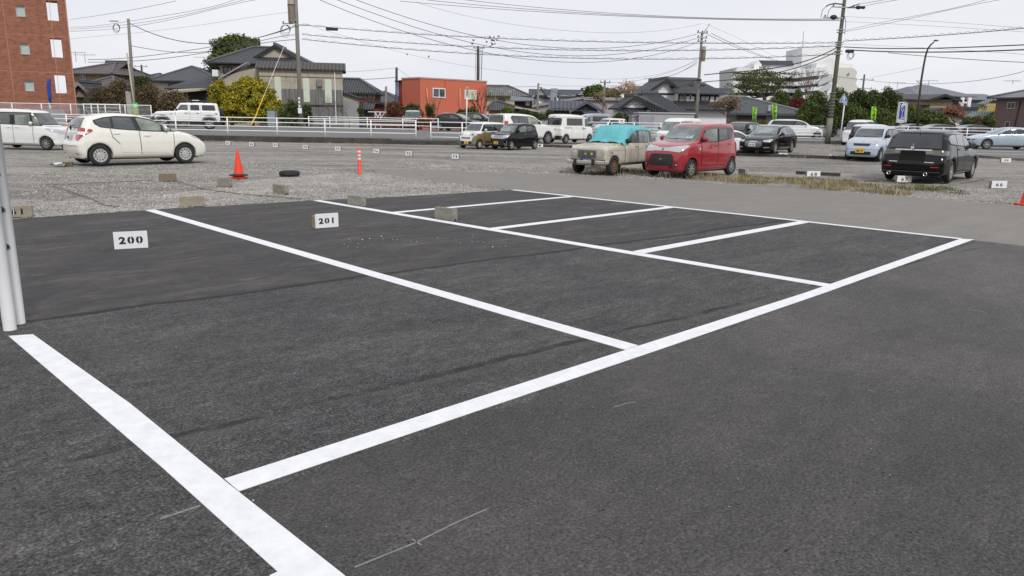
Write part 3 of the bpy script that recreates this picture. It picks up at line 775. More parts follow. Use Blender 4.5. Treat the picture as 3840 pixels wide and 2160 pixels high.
# ---- red boxy minicar
wagon = dict(L=3.4, W=1.475, H=1.66, fx=.6, rx=3.03, wr=.28, belt=1.02, paint=P_RED, wheel='s8', tumble=.07, z0=.17,
    front=[(.1, .17), (.0, .24), (-.02, .5), (.02, .76), (.1, .9), (.32, 1.0), (.76, 1.08)],
    roof=[(.76, 1.05), (1.42, 1.55), (1.72, 1.635), (2.4, 1.66), (3.1, 1.63), (3.24, 1.57), (3.33, 1.15)],
    rear=[(3.36, 1.05), (3.39, .8), (3.4, .45), (3.33, .2)], crease=.32,
    band=[(1.0, 1.06), (1.36, 1.42), (1.6, 1.51), (2.92, 1.51), (3.02, 1.42), (2.94, 1.17), (2.02, 1.06)],
    win=[([(1.2, 1.08), (1.2, 1.25), (1.42, 1.41), (1.62, 1.45), (2.0, 1.46), (2.0, 1.08)], G_GRN), ([(2.12, 1.1), (2.12, 1.46), (2.64, 1.46), (2.64, 1.15)], G_MID), ([(2.67, 1.15), (2.67, 1.46), (2.88, 1.45), (2.95, 1.38), (2.9, 1.18)], G_DARK)],
    seam=[rect(1.08, 1.1, .38, 1.05), rect(2.05, 2.065, .36, 1.06), [(2.66, .75), (2.68, .75), (2.86, 1.12), (2.84, 1.12)], [(1.08, .36), (2.6, .34), (2.6, .355), (1.08, .375)]],
    door=[([(1.1, .37), (1.1, 1.04), (2.045, 1.05), (2.045, .36)], 1.9, .95), ([(2.07, .36), (2.07, 1.05), (2.82, 1.12), (2.72, .8), (2.55, .6), (2.55, .36)], 2.74, .99)],
    mirror=(1.2, 1.12, P_RED),
    side=[('side_visor', [(1.22, 1.40), (1.42, 1.47), (1.62, 1.52), (2.9, 1.515), (2.94, 1.47), (2.0, 1.46), (1.62, 1.455), (1.42, 1.41)], plain('smoke_visor', (.12, .11, .1), .3), .016), ('turn_signal', disc(.98, .86, .035, 8), M_WPL, .01), ('side_sill', [(.98, .2), (2.7, .2), (2.68, .27), (1., .27)], P_RED, .012)],
    front_p=[('windscreen', [(-.6, 1.1), (.6, 1.1), (.55, 1.52), (-.55, 1.52)], G_LT), ('grille_bar', rect(-.37, .37, .80, .9), M_CHROME), ('lower_grille', [(-.36, .36), (.36, .36), (.44, .45), (.4, .66), (.33, .71), (-.33, .71), (-.4, .66), (-.44, .45)], M_BLK)],
    front_q=[('grille_slat', [rect(-.36, .36, z, z + .012) for z in (.43, .5, .57)], plain('dark_grey_plastic', (.06, .06, .062), .4)), ('emblem', disc(0, .85, .04), plain('dull_chrome', (.25, .25, .26), .3, .8)), ('tow_tape', [(-.06, .53), (.0, .56), (.08, .52), (.05, .545), (.0, .575)], M_YPL)],
    corner=[('headlight', 'F', [(-.3, .79), (-.06, .77), (.3, .96), (.2, .98), (-.3, .91)], M_LAMPG), ('fog_lamp', 'F', disc(-.14, .4, .06), M_BLK), ('tail_light', 'B', rect(-.08, .1, .72, 1.05), M_RED), ('fog_lens', 'F', disc(-.14, .4, .03, 8), M_LAMPG)],
    rear_p=[('rear_window', [(-.52, 1.14), (.52, 1.14), (.5, 1.5), (-.5, 1.5)], G_DARK)])
root, sk = car(wagon, 'parked_car', 'glossy red boxy minicar with chrome bar grille, parked beside the rusty beige car', (4.50, 23.52), .798, scale=1.013, st=.03)
vs, fs = sk.patch('F', [(-.42, .3), (-.3, .3), (-.3, .36), (-.42, .36)], .02, .05, .01)
mb = MB(); mb.add(vs, fs); mb.build('tow_cover', M_BLK, root)
mb = MB(); vs, fs = sk.patch('F', [(-.42, 1.13), (-.22, 1.13), (-.22, 1.27), (-.42, 1.27)], .012, .06, .01); mb.add(vs, fs); mb.build('parking_permit', plain('pale_card', (.5, .62, .68), .6), root)
for yy in (-.28, .3):
    mb = MB(); vs, fs = sk.patch('F', [(yy - .12, 1.14), (yy + .12, 1.14), (yy + .1, 1.38), (yy + .06, 1.46), (yy - .06, 1.46), (yy - .1, 1.38)], .009, .06, .03); mb.add(vs, fs); mb.build('seat_back', plain('seat_cloth', (.05, .055, .055), .5, coat=.6), root)

# ---- white five door hatchback, rear and right side towards the viewer
fit = dict(L=3.9, W=1.695, H=1.525, fx=.82, rx=3.3, wr=.305, belt=.98, paint=P_CREAM, wheel='holes', tumble=.17, z0=.19, fcorner=.26, rcorner=.12, rl=.12, rg=.14, bow=.1,
    front=[(.12, .19), (.02, .3), (.0, .5), (.12, .68), (.35, .82), (.62, .93), (.9, .99)],
    roof=[(.9, .96), (1.3, 1.2), (1.72, 1.4), (2.1, 1.49), (2.5, 1.525), (2.9, 1.515), (3.4, 1.45), (3.6, 1.38), (3.78, 1.02)],
    rear=[(3.8, .95), (3.84, .72), (3.9, .62), (3.9, .42), (3.8, .2)], crease=.3,
    band=[(.98, .985), (1.34, 1.19), (1.72, 1.345), (2.15, 1.43), (2.75, 1.44), (3.1, 1.40), (3.4, 1.31), (3.36, 1.2), (3.22, 1.11), (2.6, 1.04), (1.8, .99)],
    win=[([(1.22, 1.0), (1.22, 1.08), (1.44, 1.2), (1.42, 1.0)], G_GRN), ([(1.5, 1.01), (1.5, 1.22), (1.75, 1.31), (2.1, 1.385), (2.2, 1.39), (2.1, 1.03)], G_GRN), ([(2.24, 1.045), (2.34, 1.395), (2.86, 1.395), (2.86, 1.085)], G_MID), ([(2.93, 1.09), (2.93, 1.385), (3.1, 1.365), (3.34, 1.29), (3.3, 1.2), (3.18, 1.125)], G_MID)],
    seam=[rect(1.14, 1.155, .33, .97), [(2.13, .3), (2.145, .3), (2.17, 1.01), (2.155, 1.01)], [(2.72, .62), (2.735, .62), (2.93, .82), (2.97, 1.07), (2.955, 1.07), (2.915, .83)]],
    door=[([(1.16, .31), (1.16, .96), (2.14, 1.0), (2.125, .31)], 1.95, .87), ([(2.15, .31), (2.18, 1.01), (2.94, 1.06), (2.9, .84), (2.72, .62), (2.7, .31)], 2.8, .93)],
    mirror=(1.42, 1.06, P_CREAM),
    side=[('door_moulding', [(1.3, .36), (2.7, .38), (2.7, .4), (1.3, .39)], plain('bright_cream', (.72, .7, .62), .3), .016), ('sill', [(1.15, .21), (2.95, .21), (2.95, .26), (1.15, .26)], plain('sill_shade', (.5, .48, .38), .4), .012), ('mud_flap', rect(3.64, 3.7, .16, .42), M_BLK, -.02), ('mud_flap', rect(1.14, 1.2, .14, .36), M_BLK, -.02)],
    front_p=[('windscreen', [(-.66, 1.04), (.66, 1.04), (.52, 1.42), (-.52, 1.42)], G_LT), ('lower_grille', rect(-.4, .4, .35, .45), M_BLK)],
    corner=[('headlight', 'F', [(-.1, .62), (.34, .8), (.42, .87), (.3, .86), (-.1, .72)], M_LAMPG), ('tail_light', 'B', [(-.22, .76), (-.1, .72), (.1, .86), (.3, 1.0), (.28, 1.05), (-.0, 1.1), (-.16, 1.1)], M_RED), ('tail_lens', 'B', [(-.17, .9), (.12, .9), (.24, .98), (-.15, .99)], M_WPL)],
    rear_p=[('rear_window', [(-.58, 1.08), (.58, 1.08), (.53, 1.38), (-.53, 1.38)], G_MID)],
    rear_q=[('garnish', rect(-.4, .4, .93, .96), M_CHROME), ('bumper_reflector', both(rect(.5, .68, .33, .36)), M_RED), ('bumper_step', [rect(-.7, .7, .57, .59)], plain('step_shade', (.3, .3, .27), .5))])
root, sk = car(fit, 'parked_car', 'creamy white hatchback with round silver wheel covers, alone on the gravel behind the orange cone', (-11.21, 27.37), 3.936, scale=1.078, st=.03)
plate(root, fit, 'B', 0, .82, M_WPL, '28-01', M_GRNINK, x=3.86)
mb = MB(); mb.sphere((3.82, .12, 1.09), .05, 8, (.6, .6, 1.6)); mb.tube([(3.83, .1, 1.11), (3.8, .45, 1.17)], .012, 5); mb.build('rear_wiper', M_BLK, root)
mb = MB(); mb.tube([(3.3, 0, 1.47), (3.42, 0, 1.62)], .006, 5); mb.build('aerial', M_BLK, root)

# ---- white boxy minivan cut by the left frame edge
tanto = dict(L=3.4, W=1.475, H=1.79, fx=.5, rx=2.96, wr=.285, belt=1.02, paint=P_WHITE, wheel='s10', tumble=.08, z0=.19,
    front=[(.02, .19), (-.04, .24), (0, .45), (.03, .75), (.12, .92), (.35, 1.0), (.6, 1.04)],
    roof=[(.55, 1.02), (1.02, 1.62), (1.2, 1.71), (1.6, 1.77), (2.4, 1.79), (3.2, 1.75), (3.3, 1.68), (3.37, 1.1)],
    rear=[(3.38, 1.), (3.4, .5), (3.35, .2)], crease=.42,
    band=[(.62, 1.03), (1.02, 1.58), (1.14, 1.62), (3.2, 1.62), (3.26, 1.1), (2., 1.08)],
    win=[([(.72, 1.06), (1.0, 1.5), (1.08, 1.55), (1.0, 1.06)], G_GRN), ([(1.12, 1.07), (1.16, 1.5), (1.85, 1.5), (1.85, 1.09)], G_GRN), ([(2.08, 1.1), (2.08, 1.5), (2.75, 1.5), (2.75, 1.12)], G_MID)],
    seam=[rect(1.02, 1.035, .3, 1.04), rect(1.96, 1.975, .28, 1.08)],
    door=[([(1.04, .28), (1.04, 1.04), (1.955, 1.07), (1.955, .28)], 1.76, .96), ([(1.98, .28), (1.98, 1.07), (3.05, 1.1), (3.0, .7), (2.6, .6), (2.5, .28)], 2.15, .96)],
    mirror=(1.08, 1.12, P_WHITE), side=[('visor', [(1.14, 1.5), (1.2, 1.58), (3.1, 1.58), (3.1, 1.5)], M_SMOKE, .016), ('side_skirt', rect(.85, 2.6, .2, .27), P_WHITE, .014)],
    front_p=[('windscreen', [(-.62, 1.08), (.62, 1.08), (.55, 1.6), (-.55, 1.6)], G_MID), ('grille', rect(-.4, .4, .7, .85), M_CHROME)],
    corner=[('headlight', 'F', [(-.3, .74), (.1, .78), (.32, .93), (.22, .96), (-.3, .88)], M_LAMPG)],
    rear_p=[('rear_window', rect(-.55, .55, 1.15, 1.6), G_DARK)])
root, sk = car(tanto, 'parked_car', 'white boxy minivan with black pillars, cut off by the left frame edge', (-19.68, 33.81), -3.241, scale=.973)
mb = MB(); mb.tube([(1.3, .2, 1.72), (1.42, .2, 1.8)], .008, 5); mb.build('aerial', M_BLK, root)

# ---- two minicars side by side by the wall
canbus = dict(L=3.4, W=1.475, H=1.655, fx=.52, rx=2.98, wr=.27, belt=1.0, paint=P_KHAKI, paint2=(P_WHITE, lambda p: p.z > 1.0 + .02 * p.x or (p.x < .75 and p.z > .93 - .0 * p.x) or (p.x < .12 and abs(p.y) < .42 + (p.z - .45) * .4 and p.z > .42)), doorfn=1, wheel='holes', tumble=.07, z0=.18, rl=.12, rg=.14,
    front=[(.1, .18), (.0, .28), (-.01, .6), (.05, .9), (.2, 1.0), (.55, 1.06)],
    roof=[(.5, 1.03), (.98, 1.55), (1.2, 1.62), (1.8, 1.655), (3.0, 1.63), (3.2, 1.55), (3.34, 1.1)],
    rear=[(3.36, 1.), (3.4, .5), (3.35, .2)],
    band=[(.72, 1.06), (1.02, 1.48), (1.2, 1.5), (3.05, 1.5), (3.15, 1.12)],
    win=[([(1.0, 1.1), (1.12, 1.44), (1.2, 1.47), (1.95, 1.47), (1.95, 1.12)], G_MID), ([(2.05, 1.12), (2.05, 1.47), (2.95, 1.46), (3.0, 1.15)], G_DARK)],
    seam=[rect(.98, .995, .35, 1.04), rect(1.98, 1.995, .35, 1.05)], door=[([(1.0, .35), (1.0, 1.05), (1.975, 1.08), (1.975, .35)], 1.8, 1.0)],
    mirror=(1.05, 1.12, P_WHITE), side=[('lower_moulding', rect(1.05, 1.95, .38, .46), M_BLK, .014), ('turn_signal', disc(.88, .84, .025, 8), M_AMB, .01)],
    front_p=[('windscreen', [(-.6, 1.1), (.6, 1.1), (.54, 1.52), (-.54, 1.52)], G_MID), ('grille_slot', rect(-.36, .36, .62, .69), M_BLK), ('lower_grille', rect(-.42, .42, .3, .46), M_BLK)],
    corner=[('headlight', 'F', [(-.28, .78), (-.02, .78), (.14, .84), (.14, .97), (-.2, .98), (-.3, .9)], M_LAMPG), ('head_lamp_core', 'F', disc(-.12, .87, .05), M_BLK), ('fog_lamp', 'F', disc(-.1, .38, .05), M_CHROME)],
    rear_p=[('rear_window', rect(-.52, .52, 1.12, 1.5), G_DARK)])
root, sk = car(canbus, 'parked_car', 'khaki and white two tone minicar parked left of the glossy black minicar', (-2.67, 42.14), .951, scale=.88)
plate(root, canbus, 'F', -.06, .38, M_YPL, '88', M_INK)
moveb = dict(L=3.4, W=1.475, H=1.63, fx=.5, rx=2.96, wr=.285, belt=1.0, paint=P_BLACK, wheel='s5', tumble=.09, z0=.18, rl=.11, rg=.15,
    front=[(.06, .18), (-.02, .28), (-.01, .6), (.05, .84), (.16, .94), (.65, 1.05)],
    roof=[(.65, 1.02), (1.25, 1.48), (1.55, 1.58), (2.1, 1.63), (2.8, 1.6), (3.15, 1.52), (3.33, 1.1)],
    rear=[(3.36, 1.), (3.4, .5), (3.35, .2)],
    band=[(.92, 1.04), (1.3, 1.38), (1.55, 1.46), (2.4, 1.48), (2.95, 1.4), (3.08, 1.26), (2.9, 1.14)],
    win=[([(1.15, 1.07), (1.34, 1.35), (1.6, 1.42), (1.98, 1.44), (1.98, 1.1)], G_GRN), ([(2.06, 1.11), (2.06, 1.44), (2.6, 1.42), (2.64, 1.16)], G_MID), ([(2.7, 1.17), (2.68, 1.4), (2.9, 1.35), (3.0, 1.26), (2.86, 1.18)], G_DARK)],
    seam=[], door=[([(1.05, .35), (1.05, 1.03), (2.0, 1.07), (2.0, .35)], 1.86, .95), ([(2.02, .35), (2.02, 1.07), (2.8, 1.12), (2.72, .8), (2.5, .6), (2.5, .35)], 2.7, 1.0)], handle=M_CHROME,
    mirror=(1.1, 1.1, P_BLACK), front_p=[('windscreen', [(-.6, 1.09), (.6, 1.09), (.54, 1.46), (-.54, 1.46)], G_LT), ('grille', [(-.36, .72), (.36, .72), (.4, .86), (-.4, .86)], M_CHROME), ('lower_grille', rect(-.4, .4, .28, .5), M_BLK)],
    front_q=[('grille_trim', [rect(-.5, .5, .68, .7)], M_WPL), ('grille_slat', [rect(-.35, .35, z, z + .01) for z in (.75, .78, .81)], M_BLK)],
    corner=[('headlight', 'F', [(-.34, .71), (.0, .73), (.22, .92), (.1, .93), (-.34, .86)], M_LAMPG), ('bumper_trim', 'F', [(-.14, .26), (-.02, .26), (-.0, .55), (-.03, .55), (-.05, .3), (-.14, .3)], M_CHROME), ('fog_lamp', 'F', disc(-.16, .37, .035, 8), M_LAMPG)],
    rear_p=[('rear_window', rect(-.52, .52, 1.12, 1.48), G_DARK)])
root, sk = car(moveb, 'parked_car', 'glossy black minicar with yellow plate and twin spoke wheels, right of the khaki one', (-.90, 41.41), .916, scale=.874)
plate(root, moveb, 'F', .12, .42, M_YPL, '2 68', M_INK)

# ---- rusty beige classic with a turquoise sheet tied over its roof
r4 = dict(L=3.66, W=1.48, H=1.55, fx=.62, rx=3.05, wr=.30, belt=.98, paint=P_BEIGE, wheel='steel', tumble=.1, z0=.3, fcorner=.1, rcorner=.08, rl=.12, rg=.13, bow=.05, arch=.03,
    front=[(.16, .3), (.1, .42), (.08, .75), (.12, .86), (.3, .92), (.8, .97), (1.22, 1.0)],
    roof=[(1.2, .98), (1.48, 1.42), (1.66, 1.51), (2.3, 1.56), (3.0, 1.5), (3.22, 1.39), (3.5, .98)],
    rear=[(3.55, .95), (3.62, .6), (3.6, .4), (3.5, .3)],
    win=[([(1.38, 1.03), (1.58, 1.32), (1.72, 1.38), (1.75, 1.03)], G_MID), ([(1.77, 1.03), (1.75, 1.38), (2.0, 1.4), (2.06, 1.34), (2.06, 1.03)], G_LT), ([(2.2, 1.03), (2.2, 1.36), (2.26, 1.41), (2.48, 1.41), (2.48, 1.03)], G_LT), ([(2.5, 1.03), (2.5, 1.41), (2.74, 1.39), (2.8, 1.32), (2.78, 1.03)], G_LT), ([(2.92, 1.04), (2.92, 1.35), (3.08, 1.32), (3.32, 1.04)], G_DARK)],
    band=[(1.35, 1.01), (1.55, 1.33), (1.7, 1.405), (2.06, 1.43), (2.5, 1.435), (2.78, 1.41), (2.84, 1.33), (2.82, 1.01)], bandmat=plain('window_rubber', (.08, .075, .06), .7),
    seam=[rect(1.23, 1.245, .38, 1.0), rect(2.1, 2.12, .36, 1.02), [(2.84, .7), (2.855, .7), (2.87, 1.02), (2.855, 1.02)], rect(1.24, 2.9, .36, .375)],
    door=[([(1.25, .38), (1.25, .99), (2.1, 1.0), (2.1, .38)], 1.98, .9), ([(2.12, .38), (2.12, 1.0), (2.85, 1.0), (2.83, .7), (2.68, .5), (2.68, .38)], 2.72, .9)],
    mirror=(1.42, 1.04, M_BLK), side=[('side_moulding', rect(.4, 2.9, .795, .81), plain('worn_alloy_strip', (.5, .48, .42), .5, .3), .014), ('indicator', disc(.42, .72, .028, 8), M_RUST, .016), ('lower_sill', [(.98, .3), (2.75, .3), (2.75, .36), (.98, .36)], plain('beige_lower', (.34, .32, .27), .6), .01)],
    front_p=[('grille_panel', [(-.57, .5), (.57, .5), (.6, .56), (.6, .76), (.56, .82), (-.56, .82), (-.6, .76), (-.6, .56)], plain('grille_surround', (.36, .34, .28), .6))],
    front_q=[('grille', rect(-.34, .34, .54, .78), M_BLK), ('headlight', [disc(.46, .67, .1, 16), disc(-.46, .67, .1, 16)], M_LAMPG)], wiper=False,
    corner=[('indicator', 'F', [(-.1, .42), (.04, .42), (.04, .5), (-.1, .5)], M_AMB), ('tail_light', 'B', rect(-.05, .03, .6, .8), M_RED)],
    rear_p=[('rear_window', rect(-.5, .5, 1.05, 1.3), G_DARK)])
root, sk = car(r4, 'parked_car', 'faded beige classic car with a rusty bonnet and turquoise sheet over its windscreen', (2.22, 23.97), .916, scale=.978, st=.03)
mb = MB()
for i in range(-7, 8):
    vs, fs = sk.patch('F', rect(i * .046 - .009, i * .046 + .009, .55, .77), .026, .06, 0); mb.add(vs, fs)
mb.build('grille_bar', plain('grille_bars', (.3, .28, .23), .5, .3), root)
mb = MB(); mb.lathe([(0, 0), (.035, .01), (.04, .03)], 10, (0, 0, 0)); b_ = mb.build('badge', M_CHROME, root); b_.location = (.02, 0, .68); b_.rotation_euler = (0, R(-90), 0)
mb = MB(); mb.sphere((.04, -.2, .66), .045, 8, (.5, 1, 1)); mb.build('badge', plain('yellow_badge', (.5, .4, .06), .5), root)
mb = MB()
bp = [(.16, -.76, .42), (.02, -.7, .41), (-.04, -.4, .41), (-.06, 0, .41), (-.04, .4, .41), (.02, .7, .41), (.16, .76, .42)]
for k in range(6):
    a, b_ = Vector(bp[k]), Vector(bp[k + 1]); n_ = Vector(((b_ - a).y, -(b_ - a).x, 0)).normalized() * -.035
    mb.add([a + Vector((0, 0, -.055)), b_ + Vector((0, 0, -.055)), b_ + Vector((0, 0, .055)), a + Vector((0, 0, .055)), a + n_ + Vector((0, 0, -.03)), b_ + n_ + Vector((0, 0, -.03)), b_ + n_ + Vector((0, 0, .03)), a + n_ + Vector((0, 0, .03))], [(4, 5, 6, 7), (4, 0, 1, 5), (7, 6, 2, 3), (0, 3, 2, 1), (0, 4, 7, 3), (1, 2, 6, 5)])
bump_o = mb.build('bumper', plain('scuffed_chrome', (.55, .55, .52), .3, .7, dirt=((.2, .14, .08), 9, 1, .56)), root)
for yy in (.34, -.34):
    mb = MB(); mb.box(-.12, -.03, yy - .045, yy + .045, .33, .5); mb.build('overrider', M_BLK, bump_o, bevel=.015)
pl = plate(root, r4, 'F', -.02, .47, plain('blue_plate', (.03, .05, .22), .5), '8180 MJ 75', M_WPL, w=.5, h=.1, x=.045)
# turquoise sheet: drapes over windscreen and roof, with folds, its own top-level thing resting on the car
def sheet():
    nx, ny = 46, 44; vs = []; fs = []; bv = sk.bvh
    for i in range(nx):
        for j in range(ny):
            x = 1.14 + i / (nx - 1) * 2.0; fy = j / (ny - 1) * 2 - 1; s_ = abs(fy); sg = 1 if fy >= 0 else -1
            ytop = .5 if x > 1.3 else .62
            def top(y):
                h = bv.ray_cast(Vector((x, y, 4)), Vector((0, 0, -1)), 6); return h[0].z if h[0] else 1.
            w = .012 * math.sin(9 * x + 4 * fy) * math.sin(5 * fy - 3 * x) + .012 * math.sin(15 * (x + .6 * fy)) + .007 * math.sin(29 * (x - .8 * fy)); bulge = .03 * math.exp(-((x - 1.5) / .35) ** 2)
            if s_ <= .78: y = sg * s_ / .78 * ytop; vs.append((x - bulge * .7, y, top(y) + .03 + w + bulge))
            else:
                t = (s_ - .78) / .22; z = top(sg * ytop) - t * float(np.interp(x, [1.14, 1.5, 1.7, 2.0, 3.1], [.06, .34, .26, .13, .09]))
                h = bv.ray_cast(Vector((x, sg * 3, max(z, .95))), Vector((0, -sg, 0)), 6); yy = abs(h[0].y) if h[0] else ytop
                vs.append((x - bulge * .7, sg * (max(yy, ytop) + .03 + w * .5), z + .03 * (1 - t) + w * .4 + bulge * (1 - t)))
    for i in range(nx - 1):
        for j in range(ny - 1): fs.append((i * ny + j, (i + 1) * ny + j, (i + 1) * ny + j + 1, i * ny + j + 1))
    me = mesh('car_cover_sheet', vs, fs, [plain('turquoise_sheet', (.12, .43, .47), .65, var=.14, scale=2.5)], True)
    o = link('car_cover_sheet', me, loc=(2.22, 23.97, 0), rot=(0, 0, .916)); o.scale = (.978,) * 3
    s_ = o.modifiers.new('s', 'SOLIDIFY'); s_.thickness = .006
    tag(o, 'bright turquoise sheet draped over the windscreen and roof of the beige car', 'sheet')
    mb = MB(); mb.box(-.12, .12, -.03, .03, 0, .01); 
    p_ = mb.build('tape_patch', plain('teal_tape', (.01, .1, .11), .6), o); p_.location = (2.35, -.45, 1.545); p_.rotation_euler = (-.12, 0, .3)
sheet()

# ---- black estate seen from behind
ody = dict(L=4.8, W=1.8, H=1.545, fx=.98, rx=3.81, wr=.33, belt=.98, paint=P_BLACK, wheel='s7', tumble=.2, z0=.2, fcorner=.25, rcorner=.2, rl=.15, rg=.16, bow=.2,
    front=[(.12, .2), (.02, .32), (0, .6), (.12, .76), (.5, .88), (1.15, .97)],
    roof=[(1.1, .95), (1.6, 1.24), (2.1, 1.45), (2.6, 1.53), (3.2, 1.545), (3.95, 1.5), (4.2, 1.45), (4.3, 1.38), (4.64, 1.0)],
    rear=[(4.68, .96), (4.72, .75), (4.8, .66), (4.82, .45), (4.72, .2)],
    band=[(1.45, 1.0), (1.85, 1.23), (2.3, 1.4), (3.2, 1.44), (4.0, 1.4), (4.3, 1.3), (4.2, 1.12), (3.0, 1.05)],
    win=[([(1.85, 1.04), (2.0, 1.22), (2.35, 1.36), (2.5, 1.38), (2.5, 1.06)], G_LT), ([(2.56, 1.06), (2.56, 1.38), (3.3, 1.4), (3.3, 1.09)], G_LT), ([(3.36, 1.09), (3.36, 1.4), (4.0, 1.36), (4.2, 1.28), (4.12, 1.14)], G_LT)],
    door=[([(1.6, .34), (1.6, .99), (2.52, 1.03), (2.52, .32)], 2.36, .93), ([(2.54, .32), (2.54, 1.03), (3.45, 1.07), (3.42, .8), (3.3, .6), (3.3, .32)], 3.28, .96)],
    mirror=(1.75, 1.02, P_BLACK), side=[('sill_strip', [(1.4, .25), (3.35, .25), (3.35, .3), (1.4, .3)], M_CHROME, .014), ('side_visor', [(1.9, 1.22), (2.33, 1.42), (3.3, 1.45), (4.0, 1.41), (3.3, 1.42), (2.33, 1.38)], M_SMOKE, .02)],
    front_p=[('windscreen', [(-.7, 1.03), (.7, 1.03), (.55, 1.44), (-.55, 1.44)], G_LT)],
    corner=[('tail_light', 'B', [(-.36, .84), (.02, .8), (.3, .82), (.3, .93), (.05, .95), (-.36, .95)], M_SMOKE), ('tail_lens', 'B', [(-.33, .86), (-.18, .85), (-.18, .92), (-.33, .93)], plain('amber_smoke', (.25, .2, .12), .15)), ('rear_wheel_lip', 'B', [(-.02, .5), (.1, .5), (.1, .52), (-.02, .52)], P_BLACK)],
    rear_p=[('rear_window', [(-.7, 1.0), (.7, 1.0), (.6, 1.4), (-.6, 1.4)], G_DARK), ('plate_recess', rect(-.34, .34, .66, .92), plain('deep_black', (.004, .004, .004), .5, spec=.2)), ('spoiler_edge', rect(-.6, .6, 1.42, 1.445), M_BLK)],
    rear_q=[('chrome_garnish', [(-.5, .935), (.5, .935), (.48, .97), (-.48, .97)], M_CHROME), ('bumper_reflector', both(rect(.52, .72, .46, .49)), M_RED), ('bumper_lip', [(-.78, .32), (.78, .32), (.74, .35), (-.74, .35)], plain('dull_black_lip', (.05, .05, .052), .3, coat=1)), ('tail_badge', both(rect(.36, .6, .6, .62)), M_CHROME)])
root, sk = car(ody, 'parked_car', 'glossy black estate car seen from behind, standing over block 67', (15.19, 26.74), 3.985, scale=1.034, st=.032)
em = link('emblem', text_mesh('H', .1, M_CHROME, .006, .008), root, loc=(4.72, -.02, 1.01), rot=(R(72), 0, R(90)))
mb = MB(); mb.sphere((4.67, -.02, 1.1), .022, 8); mb.build('wiper_hub', M_CHROME, root)
for yy in (.42, -.56):
    mb = MB(); mb.lathe([(.045, 0), (.05, .0), (.05, .16), (.04, .16), (.038, .03), (0, .03)], 16); e_ = mb.build('exhaust', M_CHROME, root, True); e_.location = (4.66, yy, .27); e_.rotation_euler = (0, R(90), 0)
mb = MB(); mb.tube([(4.2, 0, 1.5), (4.36, 0, 1.58)], .008, 5); mb.build('aerial', M_BLK, root)

# ---- pale blue minicar
blue = dict(L=3.4, W=1.475, H=1.53, fx=.52, rx=2.95, wr=.28, belt=.96, paint=P_LBLUE, wheel='s8', tumble=.11, z0=.18, rl=.13, rg=.15, bow=.09, fcorner=.2,
    front=[(.06, .18), (-.02, .3), (0, .55), (.06, .72), (.2, .84), (.42, .93), (.62, .98)],
    roof=[(.6, .95), (1.22, 1.38), (1.55, 1.48), (2.1, 1.53), (2.8, 1.51), (3.15, 1.42), (3.32, 1.0)],
    rear=[(3.34, .95), (3.4, .5), (3.34, .2)],
    band=[(.9, .98), (1.25, 1.27), (1.55, 1.38), (2.7, 1.4), (3.0, 1.3), (2.95, 1.06)],
    win=[([(1.1, 1.0), (1.3, 1.26), (1.56, 1.35), (1.95, 1.36), (1.95, 1.02)], G_MID), ([(2.03, 1.03), (2.03, 1.36), (2.7, 1.36), (2.95, 1.27), (2.88, 1.06)], G_MID)],
    door=[([(1.02, .35), (1.02, .96), (1.98, 1.0), (1.98, .35)], 1.84, .9), ([(2.0, .35), (2.0, 1.0), (2.8, 1.03), (2.7, .75), (2.48, .55), (2.48, .35)], 2.66, .93)],
    mirror=(1.08, 1.04, M_BLK), front_p=[('windscreen', [(-.6, 1.02), (.6, 1.02), (.52, 1.38), (-.52, 1.38)], G_MID), ('upper_grille', [(-.32, .66), (.32, .66), (.36, .75), (-.36, .75)], M_BLK), ('lower_grille', rect(-.42, .42, .28, .42), M_BLK)],
    front_q=[('grille_trim', rect(-.4, .4, .765, .785), M_CHROME), ('emblem', disc(0, .86, .04), M_CHROME), ('bumper_line', [rect(-.68, .68, .5, .508)], M_SEAM)],
    corner=[('headlight', 'F', [(-.22, .72), (.02, .74), (.28, .9), (.22, .95), (-.05, .93), (-.22, .82)], M_LAMPG), ('headlamp_core', 'F', disc(-.0, .83, .05), M_CHROME)],
    rear_p=[('rear_window', rect(-.5, .5, 1.05, 1.38), G_DARK)])
root, sk = car(blue, 'parked_car', 'pale blue minicar with yellow plate, left of the black estate car', (16.10, 35.83), .869, scale=1.076)
plate(root, blue, 'F', .02, .46, M_YPL, '88-17', M_INK, w=.36, h=.19)

